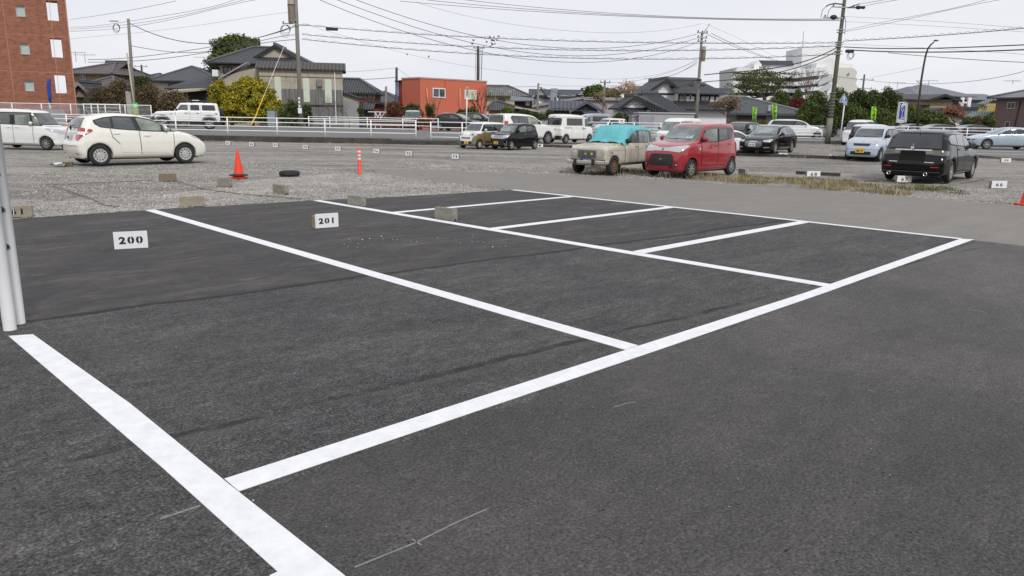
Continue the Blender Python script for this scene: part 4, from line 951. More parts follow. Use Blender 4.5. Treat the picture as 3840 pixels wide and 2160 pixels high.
# ---- dark estate with white plate by the kerb
audi = dict(L=4.73, W=1.84, H=1.435, fx=.9, rx=3.72, wr=.335, belt=.93, paint=P_BLACK, wheel='s10', tumble=.2, z0=.17, fcorner=.2, rl=.1, rg=.13, bow=.14,
    front=[(.1, .17), (0, .26), (-.02, .6), (.06, .74), (.5, .86), (1.3, .97)],
    roof=[(1.3, .94), (1.75, 1.2), (2.1, 1.36), (2.5, 1.43), (3.2, 1.435), (4.0, 1.37), (4.3, 1.28), (4.62, .98)],
    rear=[(4.64, .94), (4.72, .7), (4.73, .4), (4.6, .2)],
    band=[(1.55, .97), (2.05, 1.25), (2.5, 1.335), (3.2, 1.34), (4.0, 1.27), (4.2, 1.08), (3., 1.0)], bandmat=M_CHROME,
    win=[([(1.65, .98), (2.08, 1.235), (2.5, 1.315), (2.68, 1.32), (2.68, 1.0)], G_LT), ([(2.74, 1.01), (2.74, 1.32), (3.4, 1.315), (3.5, 1.04)], G_MID), ([(3.58, 1.05), (3.5, 1.3), (3.95, 1.25), (4.1, 1.09)], G_DARK)],
    door=[([(1.5, .34), (1.5, .94), (2.7, .98), (2.7, .32)], 2.55, .86), ([(2.72, .32), (2.72, .98), (3.6, 1.0), (3.4, .7), (3.25, .55), (3.25, .32)], 3.45, .9)],
    mirror=(1.75, .98, M_BLK), side=[('sill_trim', rect(1.4, 3.2, .26, .3), M_CHROME, .012)],
    front_p=[('windscreen', [(-.72, 1.0), (.72, 1.0), (.56, 1.35), (-.56, 1.35)], G_LT), ('grille', [(-.3, .32), (.3, .32), (.47, .45), (.42, .68), (-.42, .68), (-.47, .45)], plain('grille_grey', (.14, .145, .15), .35, .6)), ('side_intake', both([(.52, .3), (.82, .32), (.84, .36), (.54, .36)]), M_CHROME)],
    front_q=[('grille_slat', [rect(-.42, .42, z, z + .012) for z in (.4, .45, .5, .55, .6)], M_CHROME), ('ring_emblem', [rect(x_ - .055, x_ + .055, .605, .66) for x_ in (-.15, -.05, .05, .15)], M_CHROME)],
    corner=[('headlight', 'F', [(-.28, .62), (-.0, .6), (.26, .74), (.2, .77), (-.28, .7)], M_LAMPG), ('tail_light', 'B', rect(-.2, .2, .78, .9), M_RED)],
    rear_p=[('rear_window', rect(-.55, .55, 1.02, 1.3), G_DARK)])
root, sk = car(audi, 'parked_car', 'black estate car facing the viewer with a chrome grille and white plate', (12.14, 39.24), .938, z=.12, scale=.977)
plate(root, audi, 'F', .05, .47, M_WPL, '81-78', M_GRNINK, w=.36, h=.18, x=-.05)
mb = MB()
for yy in (.62, -.62): mb.tube([(2.2, yy, 1.38), (2.4, yy, 1.43), (3.6, yy, 1.42), (3.8, yy, 1.37)], .018, 6)
mb.build('roof_rail', M_CHROME, root, True)

# ---- white micro van, rear and right side
hijet = dict(L=3.4, W=1.475, H=1.89, fx=.45, rx=2.88, wr=.28, belt=1.05, paint=P_WPLAIN, wheel='turb', tumble=.07, z0=.22, fcorner=.1, rcorner=.05, rl=.1, rg=.12, bow=.04,
    front=[(.04, .22), (0, .3), (.02, .7), (.1, 1.02)],
    roof=[(.08, 1.0), (.6, 1.62), (.8, 1.74), (1.3, 1.85), (2.2, 1.89), (3.2, 1.88), (3.34, 1.8), (3.38, 1.1)],
    rear=[(3.38, 1.0), (3.4, .5), (3.36, .24)],
    win=[([(.32, 1.1), (.42, 1.3), (.66, 1.58), (1.0, 1.6), (1.0, 1.12)], G_MID), ([(1.25, 1.16), (1.25, 1.62), (2.85, 1.62), (2.85, 1.16)], G_DARK)],
    seam=[rect(1.12, 1.13, .3, 1.7), rect(2.35, 2.36, .4, 1.0), rect(.3, 3.1, .995, 1.003)],
    door=[([(.42, .65), (.34, 1.05), (1.1, 1.07), (1.1, .33), (.8, .33), (.78, .5)], 1.0, .96)], handle=M_BLK,
    mirror=(.4, 1.2, M_BLK), side=[('door_rail', rect(2.35, 3.1, .99, 1.02), M_BLK, .012), ('handle', rect(1.2, 1.26, .9, 1.04), M_BLK, .03), ('gutter', rect(.9, 3.25, 1.68, 1.695), plain('gutter_shade', (.4, .4, .38), .6), .02)],
    front_p=[('windscreen', rect(-.6, .6, 1.1, 1.62), G_MID)],
    rear_p=[('rear_window', rect(-.62, .62, 1.18, 1.64), G_DARK), ('rear_bumper', rect(-.74, .74, .24, .5), M_BLK)],
    rear_q=[('tailgate_line', [rect(-.7, .7, .86, .868)], M_SEAM), ('handle', rect(-.08, .08, .78, .86), M_BLK), ('stop_lamp', rect(-.1, .1, 1.72, 1.75), M_RED), ('tail_light', both(rect(.52, .68, .35, .46)), plain('dull_red_lens', (.22, .05, .05), .3))])
root, sk = car(hijet, 'parked_van', 'white boxy micro van with yellow rear plate, behind the turquoise covered car', (4.76, 51.65), 3.933, z=.15, scale=.966)
plate(root, hijet, 'B', .0, .39, M_YPL, '17-67', M_INK, w=.36, h=.19, x=3.43)
mb = MB(); mb.tube([(3.4, -.3, 1.74), (3.46, -.3, 1.7), (3.45, .1, 1.62)], .014, 5); mb.build('rear_wiper', M_BLK, root)

# ---- silver hatchback at the right edge
imp = dict(L=4.42, W=1.775, H=1.48, fx=.9, rx=3.55, wr=.325, belt=.95, paint=P_SILVB, wheel='plain10', tumble=.18, z0=.2, fcorner=.2, rl=.11, rg=.14, bow=.12,
    front=[(.1, .2), (.0, .3), (-.01, .6), (.1, .74), (.6, .9), (1.2, .98)],
    roof=[(1.15, .95), (1.7, 1.25), (2.1, 1.42), (2.6, 1.48), (3.3, 1.45), (3.9, 1.32), (4.22, .98)],
    rear=[(4.24, .94), (4.4, .75), (4.42, .4), (4.3, .22)], crease=.35,
    band=[(1.5, .98), (1.95, 1.21), (2.3, 1.33), (2.8, 1.35), (3.3, 1.3), (3.7, 1.14), (2.8, 1.02)],
    win=[([(1.72, 1.0), (1.97, 1.18), (2.35, 1.3), (2.6, 1.31), (2.62, 1.03)], G_MID), ([(2.7, 1.03), (2.7, 1.31), (3.25, 1.27), (3.55, 1.14)], G_DARK)],
    door=[([(1.5, .35), (1.5, .96), (2.64, 1.0), (2.62, .33)], 2.5, .9), ([(2.66, .33), (2.68, 1.0), (3.5, 1.06), (3.3, .75), (3.1, .6), (3.1, .33)], 3.35, .94)],
    mirror=(1.62, 1.03, P_SILVB), side=[('sill', rect(1.35, 3.1, .24, .29), plain('sill_grey', (.2, .22, .25), .4), .012)],
    front_p=[('windscreen', [(-.68, 1.02), (.68, 1.02), (.55, 1.38), (-.55, 1.38)], G_LT), ('grille', rect(-.34, .34, .56, .68), M_BLK), ('lower_grille', rect(-.5, .5, .28, .42), M_BLK)],
    corner=[('headlight', 'F', [(-.3, .6), (.1, .64), (.36, .82), (.2, .8), (-.3, .68)], M_LAMPG), ('headlight_bezel', 'F', [(-.28, .6), (.04, .62), (.14, .68), (-.2, .66)], M_BLK), ('tail_light', 'B', rect(-.2, .25, .8, .94), M_RED)],
    rear_p=[('rear_window', rect(-.55, .55, 1.0, 1.3), G_DARK)])
car(imp, 'parked_car', 'silver blue hatchback cut by the right frame edge, behind block 38', (31.62, 54.0), -.125, z=.12, scale=1.038)

# ---- big white off-roader behind the black minicar
prado = dict(L=4.76, W=1.885, H=1.85, fx=.9, rx=3.68, wr=.38, belt=1.2, paint=P_WHITE, wheel='s7', tumble=.2, z0=.35, fcorner=.2, rl=.12, rg=.15, bow=.1,
    front=[(.1, .35), (.0, .5), (.02, .95), (.2, 1.1), (1.2, 1.22)],
    roof=[(1.2, 1.18), (1.75, 1.62), (2.1, 1.76), (2.8, 1.84), (3.6, 1.85), (4.5, 1.8), (4.6, 1.72), (4.65, 1.22)],
    rear=[(4.68, 1.15), (4.76, .7), (4.7, .35)],
    band=[(1.5, 1.22), (1.95, 1.56), (2.3, 1.68), (4.0, 1.72), (4.15, 1.6), (4.0, 1.3), (3.8, 1.22)],
    win=[([(1.75, 1.24), (2.0, 1.54), (2.3, 1.64), (2.7, 1.66), (2.7, 1.25)], G_GRN), ([(2.76, 1.25), (2.76, 1.66), (3.5, 1.68), (3.5, 1.26)], G_MID), ([(3.56, 1.26), (3.56, 1.68), (3.98, 1.68), (4.1, 1.58), (3.96, 1.32)], G_MID)],
    door=[([(1.5, .5), (1.5, 1.2), (2.72, 1.22), (2.72, .5)], 2.55, 1.1)], mirror=(1.7, 1.3, P_WHITE),
    front_p=[('windscreen', [(-.72, 1.28), (.72, 1.28), (.6, 1.68), (-.6, 1.68)], G_MID), ('grille', rect(-.4, .4, .75, 1.0), M_CHROME)],
    corner=[('headlight', 'F', rect(-.25, .2, .85, 1.02), M_LAMPG), ('tail_light', 'B', [(-.06, 1.0), (.16, 1.0), (.2, 1.4), (-.02, 1.4)], M_RED)],
    rear_p=[('rear_window', rect(-.6, .6, 1.28, 1.66), G_MID)])
root, sk = car(prado, 'parked_car', 'large white off-road estate behind the black minicar, left of the micro van', (2.1, 50.0), 3.93, z=.1, scale=1.)
mb = MB(); mb.box(4.5, 4.82, -.6, .6, 1.74, 1.79); mb.build('roof_spoiler', P_WHITE, root, bevel=.02)

# ---- white high roof van behind the red minicar
hiace = dict(L=4.7, W=1.69, H=2.1, fx=.9, rx=3.5, wr=.33, belt=1.15, paint=P_WPLAIN, wheel='holes', tumble=.12, z0=.3, fcorner=.15, rl=.12, rg=.2, bow=.08,
    front=[(.06, .3), (0, .4), (.02, .8), (.12, 1.02), (.38, 1.14)],
    roof=[(.34, 1.1), (.95, 1.8), (1.1, 1.92), (1.5, 2.06), (2.2, 2.1), (4.4, 2.08), (4.58, 1.95), (4.64, 1.2)],
    rear=[(4.65, 1.1), (4.7, .6), (4.6, .3)],
    win=[([(.85, 1.2), (1.05, 1.62), (1.15, 1.72), (1.7, 1.72), (1.7, 1.22)], G_MID), ([(1.85, 1.25), (1.85, 1.72), (3.1, 1.72), (3.1, 1.25)], G_DARK), ([(3.2, 1.25), (3.2, 1.72), (4.4, 1.72), (4.4, 1.25)], G_DARK)],
    side=[('window_awning', rect(1.1, 2.9, 1.74, 1.84), plain('grey_visor', (.22, .22, .2), .4), .03), ('window_awning', rect(3.1, 4.4, 1.74, 1.8), M_BLK, .02)], mirror=(.8, 1.3, M_BLK),
    front_p=[('windscreen', [(-.72, 1.18), (.72, 1.18), (.66, 1.8), (-.66, 1.8)], G_LT), ('grille', rect(-.5, .5, .8, .95), M_CHROME)],
    corner=[('headlight', 'F', rect(-.3, .06, .72, .98), M_LAMPG)], rear_p=[('rear_window', rect(-.6, .6, 1.2, 1.7), G_DARK)])
root, sk = car(hiace, 'parked_van', 'white high-roofed van facing the viewer, just behind the red minicar', (9.02, 46.54), .903, z=.1, scale=.845)

# ---- white off-roader with flat panels behind the railing
M_PAD = plain('off_white_pad', (.5, .5, .5), .5)
jeep = dict(L=4.6, W=1.80, H=1.84, fx=.78, rx=3.76, wr=.41, belt=1.2, paint=P_WHITE, wheel='s5', tumble=.1, z0=.48, fcorner=.24, rl=.05, rg=.06, bow=.01, arch=.12,
    front=[(.3, .55), (.28, .7), (.3, 1.12), (.5, 1.2), (1.5, 1.23)],
    roof=[(1.46, 1.18), (1.88, 1.74), (2.0, 1.8), (3., 1.84), (4.3, 1.82), (4.38, 1.76), (4.46, 1.25)],
    rear=[(4.46, 1.2), (4.48, .6), (4.4, .5)],
    band=None, win=[([(1.72, 1.3), (1.98, 1.66), (2.42, 1.66), (2.42, 1.3)], G_MID), ([(2.58, 1.3), (2.58, 1.66), (3.14, 1.66), (3.16, 1.3)], G_DARK), ([(3.34, 1.3), (3.32, 1.66), (4.14, 1.66), (4.2, 1.3)], G_DARK)],
    seam=[rect(1.6, 1.615, .55, 1.28), rect(2.5, 2.51, .55, 1.7), rect(3.22, 3.23, .6, 1.7)], door=[([(1.63, .58), (1.63, 1.24), (2.49, 1.24), (2.49, .58)], 2.3, 1.1), ([(2.53, .58), (2.53, 1.24), (3.2, 1.24), (3.2, .95), (3.0, .58)], 3.02, 1.1)], handle=M_BLK,
    mirror=(1.7, 1.32, M_BLK), side=[('fuel_cap', disc(4.2, 1.06, .07), M_BLK, .012), ('side_vent', rect(1.2, 1.42, 1.0, 1.04), M_BLK, .01)],
    front_p=[('windscreen', [(-.66, 1.3), (.66, 1.3), (.6, 1.72), (-.6, 1.72)], G_MID), ('grille', [rect(x_ - .03, x_ + .03, .82, 1.08) for x_ in (-.3, -.2, -.1, 0, .1, .2, .3)], M_BLK)], front_q=[('headlight', [disc(.45, .95, .09), disc(-.45, .95, .09)], M_LAMPG)],
    corner=[('tail_light', 'B', rect(-.16, -.02, .95, 1.2), M_RED)], rear_p=[('rear_window', rect(-.5, .5, 1.3, 1.66), G_DARK)])
del jeep['band']
root, sk = car(jeep, 'parked_car', 'boxy white off-road car with black roof bars behind the railing, beside the yellow bamboo', (-25.34, 53.81), .418, z=.5, scale=1.009)
for wx, nm in ((.78, 0), (3.76, 1)):
    for sg in (1, -1):
        mb = MB(); q = [(wx - .72, .98), (wx - .42, 1.08), (wx + .42, 1.08), (wx + .72, .66), (wx + .66, .62), (wx + .36, 1.0), (wx - .38, 1.0), (wx - .68, .9)]
        mb.prism(q, 0, .16, Matrix(((1, 0, 0, 0), (0, 0, sg, .74 * sg), (0, 1, 0, 0), (0, 0, 0, 1)))); mb.build('wheel_arch', P_WHITE, root)
mb = MB(); mb.box(.0, .28, -.8, .8, .55, .75); mb.build('front_bumper', M_BLK, root, bevel=.03); mb = MB(); mb.box(4.48, 4.68, -.8, .8, .55, .72); mb.build('rear_bumper', M_BLK, root, bevel=.03)
mb = MB(); mb.lathe([(.2, -.11), (.38, -.12), (.4, -.06), (.4, .06), (.38, .12), (.2, .11)], 24); sp_ = mb.build('spare_wheel', M_RUB, root, True); sp_.location = (4.66, .05, 1.08); sp_.rotation_euler = (0, R(90), 0)
mb = MB()
for x_ in (2.7, 3.5):
    mb.tube([(x_, -.72, 1.92), (x_, .72, 1.92)], .025, 8)
    for yy in (-.7, .7): mb.box(x_ - .05, x_ + .05, yy - .04, yy + .04, 1.72, 1.93)
mb.build('roof_bar', M_BLK, root)
mb = MB(); mb.box(2.75, 3.2, -.2, .5, 1.95, 2.0); mb.build('roof_tray', M_WPL, root)
mb = MB(); mb.tube([(2.1, .3, 1.93), (2.7, .35, 1.98), (3.9, .3, 1.93)], .03, 6); mb.tube([(2.1, -.3, 1.93), (3.9, -.3, 1.93)], .02, 6); mb.build('cycle_carrier', M_BLK, root)

# ---- cars further back: plainer copies of three body types
sedan = dict(imp, paint=P_DARK, wheel='s7'); sedan.pop('crease')
suv = dict(prado, paint=P_DARK)
mpv = dict(tanto, wheel='s7')
def far(spec, label, px, Y, z, th, paint_, scale=1., cat='car', name='parked_car', st=.05, **kw):
    """px: column where the middle of the car stands"""
    s = dict(spec, paint=paint_, **kw); s['mirror'] = (s['mirror'][0], s['mirror'][1], paint_) if 'mirror' in s else None
    if s['mirror'] is None: del s['mirror']
    L = s['L'] * scale; p = at(px, 450, Y); x = p.x - math.cos(th) * L / 2; y = Y - math.sin(th) * L / 2
    return car(s, name, label, (x, y), th, z, scale, st=st)
far(sedan, 'dark saloon car behind the railing, in front of the orange building', 1718, 66, .5, 2.75, P_DARK)
far(suv, 'dark estate car parked right of the white sign pole', 1795, 70, .5, 2.9, P_DARK, .85)
far(sedan, 'low dark car roof showing between the dark estate and the large white off-roader', 1850, 74, .5, 2.9, P_DARK, .95)
far(mpv, 'silver car half hidden behind the brown hedge below the orange building', 1548, 69, .5, 1.57, P_GREYC, .95)
far(hijet, 'silver grey van behind the railing right of the micro van', 2222, 66, .36, .5, P_GREYC, .95, 'van', 'parked_van')
far(canbus, 'small white car roof showing above the turquoise sheet', 2290, 64, .3, .7, P_WHITE, .9, paint2=None)
far(suv, 'black tall car facing the viewer behind the black estate car', 2775, 47, .11, .95, P_BLACK, .86, bandmat=M_BLK)
far(sedan, 'white hatchback partly hidden between the red minicar and the black estate', 2745, 40.5, .0, 3.6, P_WHITE, .88)
far(mpv, 'long low white people carrier behind the railing, left of the striped utility pole', 2980, 66, .36, 2.95, P_WHITE, 1.0, H=1.6, L=4.6, rx=3.9, roof=[(.85, 1.02), (1.6, 1.45), (2.0, 1.55), (2.6, 1.6), (3.8, 1.58), (4.2, 1.5), (4.5, 1.1)], rear=[(4.52, 1.), (4.6, .5), (4.5, .2)], band=[(1.1, 1.05), (1.7, 1.4), (2.2, 1.48), (4.1, 1.46), (4.3, 1.15)], win=[([(1.4, 1.08), (1.75, 1.36), (2.2, 1.44), (2.4, 1.08)], G_MID), ([(2.5, 1.08), (2.5, 1.44), (4.0, 1.42), (4.2, 1.15)], G_DARK)], seam=[], door=[], mirror=(1.4, 1.1, P_WHITE), front=[(.06, .2), (0, .3), (0, .7), (.3, .9), (.9, 1.05)], rear_p=[], front_p=[], side=[])
far(sedan, 'distant silver car left of the utility pole behind the railing', 3075, 78, .3, .6, P_GREYC, .95)
far(sedan, 'distant grey car between two white railings beside the pole', 3040, 84, .3, .3, P_SILVB, .9)
far(mpv, 'white tall minicar with black pillars behind the red lamped car', 3225, 58, .12, .9, P_WHITE, 1.05)
far(suv, 'black car with white roof and red tail lamp behind the pale blue minicar', 3292, 45, .11, 3.9, P_BLACK, .86, paint2=(P_WHITE, lambda p: p.z > 1.66))
far(sedan, 'dark car behind the railing right of the blue vertical sign', 3405, 66, .36, .3, P_DARK, .95)
far(sedan, 'long dark saloon behind the railing above the roof of the black estate', 3500, 64, .3, .1, P_DARK, 1.)
far(sedan, 'dark saloon with a pale bonnet behind the right hand railing', 3625, 66, .3, .1, P_DARK, 1.)
# ================================================================== railings, blocks, cones, poles, wires
M_WRAIL = plain('white_rail_paint', (.8, .81, .82), .45, var=.06, scale=4, dirt=((.3, .27, .22), 7, 1, .72))
M_STEEL = plain('galvanised', (.35, .36, .37), .45, .5, .15)
def railing(name, label, pts, zt, zb, rows, posts=None, r=.027, pr=.04, mesh_panel=False):
    """pts: plan points of the run; zt top; rows: rail heights above zb"""
    root = thing(name, label, 'railing', (pts[0][0], pts[0][1], zb))
    o0 = Vector((pts[0][0], pts[0][1], zb))
    for h in rows:
        m = MB(); m.tube([Vector((p[0], p[1], zb + h)) - o0 for p in pts], r, 8); m.build('rail', M_WRAIL, root, True)
    for p in (posts or pts):
        m = MB(); q = Vector((p[0], p[1], zb)) - o0
        m.tube([q - Vector((0, 0, .05)), q + Vector((0, 0, rows[0] + .03))], pr, 10)
        m.build('post', M_WRAIL, root, True)
    return root
def on_line(pxs, Y): return [(at(p, 440, Y).x, Y) for p in pxs]
RY = WALLY + .12
p1 = [(at(248, 440, RY).x - 3 * k, RY) for k in (4, 3, 2, 1, 0)] + on_line([460, 657, 851, 1037, 1217, 1390, 1559], RY)
railing('railing', 'long white four bar railing on the dark wall, running behind the white hatchback', p1, 0, .32, (1.1, .84, .58, .32))
railing('railing', 'short white railing on the wall left of the khaki minicar', on_line([1615, 1733, 1850], RY), 0, .25, (1.1, .78, .46, .2))
p2 = on_line([1157, 1236, 1377, 1510, 1643], 64)
railing('railing', 'white pedestrian railing across the road below the orange building', p2, 0, .5, (.98, .68, .38))
p3 = [(at(px, 440, y_).x, y_) for px, y_ in ((2180, 61), (2280, 61), (2380, 61), (2480, 61), (2600, 61), (2720, 61), (2840, 60.6), (2960, 60.4), (3104, 60.2))]
railing('railing', 'white multi bar railing from behind the turquoise sheet to the striped pole', p3, 0, .3, (1.15, .92, .69, .46, .23, .05))
p4 = [(at(px, 440, y_).x, y_) for px, y_ in ((3200, 61.5), (3280, 61.5), (3411, 61.5), (3545, 61.5), (3635, 61.5), (3727, 61.5), (3850, 61.5), (3980, 61.5))]
railing('railing', 'white multi bar railing behind the black estate and the silver hatchback', p4, 0, .36, (1.15, .92, .69, .46, .23))
# mesh fence on the left in front of the brick block
fx = on_line([-120, 50, 160, 269, 371, 472, 569], 57)
rt = railing('mesh_fence', 'white framed mesh fence at the foot of the brick apartment block', fx, 0, 1.15, (.95, .04), r=.03, pr=.035)
mb = MB()
a0 = Vector((fx[0][0], 57, 0)); L_ = fx[-1][0] - fx[0][0]
for k in range(9): mb.tube([(0, 0, .12 + .09 * k), (L_, 0, .12 + .09 * k)], .008, 4)
mb.build('wire_mesh', M_WRAIL, rt)
fx = on_line([318, 346, 398, 453], 62)
railing('railing', 'second white fence just right of the brick block, behind the mesh fence', fx, 0, 1.2, (.98, .7, .42, .1), r=.02)
mb = MB(); mb.box(-75, at(569, 440, 57).x + .1, 56.6, 63, .3, 1.15)
tag(mb.build('embankment_wall', M_CONC), 'low weathered concrete wall carrying the mesh fence', 'wall')
mb = MB(); x0_, x1_ = at(130, 430, 55.5).x, at(249, 430, 55.5).x
mb.box(x0_, x1_, 55.3, 55.5, .4, at(200, 409, 55.5).z); tag(mb.build('block_wall', plain('grey_block', (.3, .31, .33), .85)), 'pale grey block wall right of the white boxy minivan', 'wall')

# ---- numbered kerb blocks
M_BLOCK = plain('concrete_block', (.30, .27, .21), .92, var=.2, scale=12, dirt=((.16, .14, .11), 7, 1, .52))
M_BLOCK2 = plain('grey_concrete_block', (.27, .255, .215), .92, var=.25, scale=9, dirt=((.08, .075, .06), 5, 1, .5))
M_PLATE = plain('white_plate_board', (.78, .79, .81), .55, var=.03)
M_STENCIL = plain('stencil_black', (.014, .014, .016), .7)
def stencil(txt, h, gap=1.5):
    """wide bold digits, each zero, six and eight cut by a stencil bridge"""
    m = MB(); adv = h * .98; n = len(txt); out = []
    for i, ch in enumerate(txt):
        if ch == ' ': continue
        x0 = (i - (n - 1) / 2) * adv * (1.15 if n > 2 else 1.3)
        me = text_mesh('●' if ch == '.' else ch, h * 1.38, M_STENCIL, .001, h * .06)
        q = np.array([v.co[:] for v in me.vertices]); c = (q.min(0) + q.max(0)) / 2
        m.add([((p[0] - c[0]) * 1.25 + x0, p[1] - c[1], p[2] + .001) for p in q], [tuple(f.vertices) for f in me.polygons]); bpy.data.meshes.remove(me)
        if ch in '0689' and h > .08:
            m.mat = 1; m.box(x0 - h * .05, x0 + h * .05, -h * .56, h * .56, .0022, .0032); m.mat = 0
    me = m.mesh('lettering', [M_STENCIL, M_PLATE]); return me
def block(label, loc, ang, txt=None, L=.39, H=.19, T=.11, mat=None, pl=None, tilt=0., hollow=False, num=None, group='numbered parking blocks', cat='parking block'):
    """ang: direction in plan the numbered face looks to. pl: white board size"""
    root = thing('parking_block' if txt or pl else 'concrete_block', label, cat if txt or pl else 'concrete block', (loc[0], loc[1], loc[2] if len(loc) > 2 else 0), ang + math.pi / 2, group if (txt or pl) else 'loose concrete blocks')
    m = MB(); m.box(-L / 2, L / 2, 0, T, 0, H)
    if hollow:
        m.mat = 1
        for k in (-1, 0, 1): m.box(k * L * .3 - .035, k * L * .3 + .035, T * .3, T * .7, H - .001, H + .001)
        m.box(L / 2 - .001, L / 2 + .0015, T * .3, T * .7, .0, .03)
    b_ = m.build('block', [mat or M_BLOCK, M_BLK], root, bevel=.006)
    if tilt: root.rotation_euler[0] = tilt
    zc = H / 2; yf = 0
    if pl:
        m = MB(); m.box(-pl[0] / 2, pl[0] / 2, -.008, 0, 0.004, pl[1]); board = m.build('number_board', M_PLATE, root); yf = -.008; zc = pl[1] / 2
        par = board
    else: par = root
    if txt:
        me = stencil(txt, num or H * .4, 1.6)
        o = link('number', me, par, loc=(0, yf - .0005, zc), rot=(R(90), 0, 0))
    return root
def face(p0, p1):
    """block front bottom edge from two photo pixels -> centre and facing angle"""
    a, b_ = gp(*p0), gp(*p1); c = (a + b_) / 2; d = b_ - a
    return (c.x, c.y, 0), math.atan2(-d.x, d.y) + math.pi, d.length
def facing(a): return a
c_, _a, _l = face((428, 936), (558, 929)); A200 = math.atan2((gp(558, 929) - gp(428, 936)).y, (gp(558, 929) - gp(428, 936)).x) - math.pi / 2
block('block with white board reading 200, nearest the white posts', c_, A200, '200', pl=(.39, .225), num=.088, T=.12)
c_, _a, _l = face((1185, 857), (1267, 851)); A201 = math.atan2((gp(1267, 851) - gp(1185, 857)).y, (gp(1267, 851) - gp(1185, 857)).x) - math.pi / 2
block('block with white board reading 201, in the bay right of 200', c_, A201, '201', pl=(.375, .225), num=.085, T=.12, mat=plain('tan_block', (.36, .28, .17), .9))
c_, _a, _l = face((0, 817), (137, 813)); d_ = gp(137, 813) - gp(0, 817)
block('bare tan block stencilled 61, beside the white posts', c_, math.atan2(d_.y, d_.x) - math.pi / 2, '61', num=.09, L=.4, H=.19)
def loose(label, p0, p1, hollow=False, H=.19, mat=None, T=.11, rear=None):
    a, b_ = gp(*p0), gp(*p1); d = b_ - a
    r_ = block(label, ((a + b_) / 2).to_tuple(), math.atan2(d.y, d.x) - math.pi / 2, None, L=d.length, H=H, T=T, hollow=hollow, mat=mat, group='loose concrete blocks')
    return r_
loose('plain tan concrete block on the gravel edge between the 61 and 201 blocks', (677, 776), (769, 773))
loose('pale block standing at the far end of the second long line', (1303, 767), (1356, 775), mat=M_BLOCK2)
loose('grey mossy block standing on the third long line', (1630, 819), (1698, 829), True, mat=M_BLOCK2, H=.2)
loose('brown block lying nearest the white hatchback on the gravel', (597, 680), (663, 679), mat=plain('brown_block', (.2, .165, .115), .92, dirt=((.1, .08, .05), 6)))
loose('grey block just left of the big orange cone', (816, 698), (860, 701), True, mat=M_BLOCK2)
loose('tilted grey block between the cone and the tyre', (1024, 722), (1066, 730), True, mat=M_BLOCK2)
def nb(txt, px, py, wpx, dist_label, yawdeg=-8, z=0., bh=.2):
    p = gp(px, py, z); w = max(.34, min(.46, wpx * p.y / FP))
    block(dist_label, (p.x, p.y, z), R(-90 + yawdeg), txt, pl=(w, bh), num=.095 if len(txt) > 1 else .1, L=w, H=.19, T=.12, mat=M_BLK if 0 else M_BLOCK2)
for t_, px, py, lab in (('81', 855, 543, 'small white board block 81, furthest left of the row below the wall'), ('80', 944, 548, 'small white board block 80 between 81 and 79'), ('79', 1033, 552, 'small white board block 79 between 80 and 78'),
                        ('78', 1145, 559, 'white board block 78, second left of the striped bollard'), ('77', 1267, 566, 'white board block 77 just left of the striped bollard'), ('76', 1411, 575, 'white board block 76 just right of the striped bollard'),
                        ('75', 1533, 584, 'white board block 75 between 76 and 74'), ('74', 1707, 596, 'white board block 74, nearest of the row below the khaki minicar')):
    nb(t_, px, py, 24, lab, -30)
nb('.', 2024, 552, 24, 'white board block beside the rear wheel of the black minicar', -8)
nb('.', 2160, 557, 26, 'white board block half hidden by the beige bonnet', -8)
nb('3', 2936, 588, 32, 'white board block 3 at the kerb by the black estate car', -12)
nb('2', 3123, 594, 32, 'white board block 2 at the kerb left of the pale blue minicar', -12)
nb('38', 3772, 609, 40, 'white board block 38 in front of the silver hatchback', 0)
nb('68', 3050, 665, 50, 'white board block 68 in front of the dark timber', 2, bh=.2)
nb('67', 3390, 684, 58, 'white board block 67 behind the black estate car', 6, bh=.2)
nb('66', 3745, 706, 64, 'white board block 66 furthest right, above the orange cone', 6, bh=.21)
c_ = gp(2790, 655); block('white board seen edge on behind the rear wheel of the red minicar', c_.to_tuple(), R(20), None, pl=(.38, .2), L=.38, T=.1, mat=M_BLOCK2)
# timbers by block 68
mb = MB(); a, b_ = gp(2985, 652), gp(3150, 661); d = (b_ - a).normalized() * .06; n = Vector((-d.y, d.x, 0))
mb.slab([a - n + Vector((0, 0, .1)), b_ - n + Vector((0, 0, .1)), b_ + n + Vector((0, 0, .1)), a + n + Vector((0, 0, .1))], .1)
tag(mb.build('timber', M_TIMB, bevel=.008), 'dark weathered timber lying on the grass behind block 68', 'timber')
mb = MB(); a, b_ = gp(3012, 664), gp(3130, 668); d = (b_ - a).normalized() * .025; n = Vector((-d.y, d.x, 0))
mb.slab([a - n + Vector((0, 0, .04)), b_ - n + Vector((0, 0, .04)), b_ + n + Vector((0, 0, .04)), a + n + Vector((0, 0, .04))], .04)
tag(mb.build('pipe', M_STEEL), 'thin grey pipe on the ground in front of block 68', 'pipe')
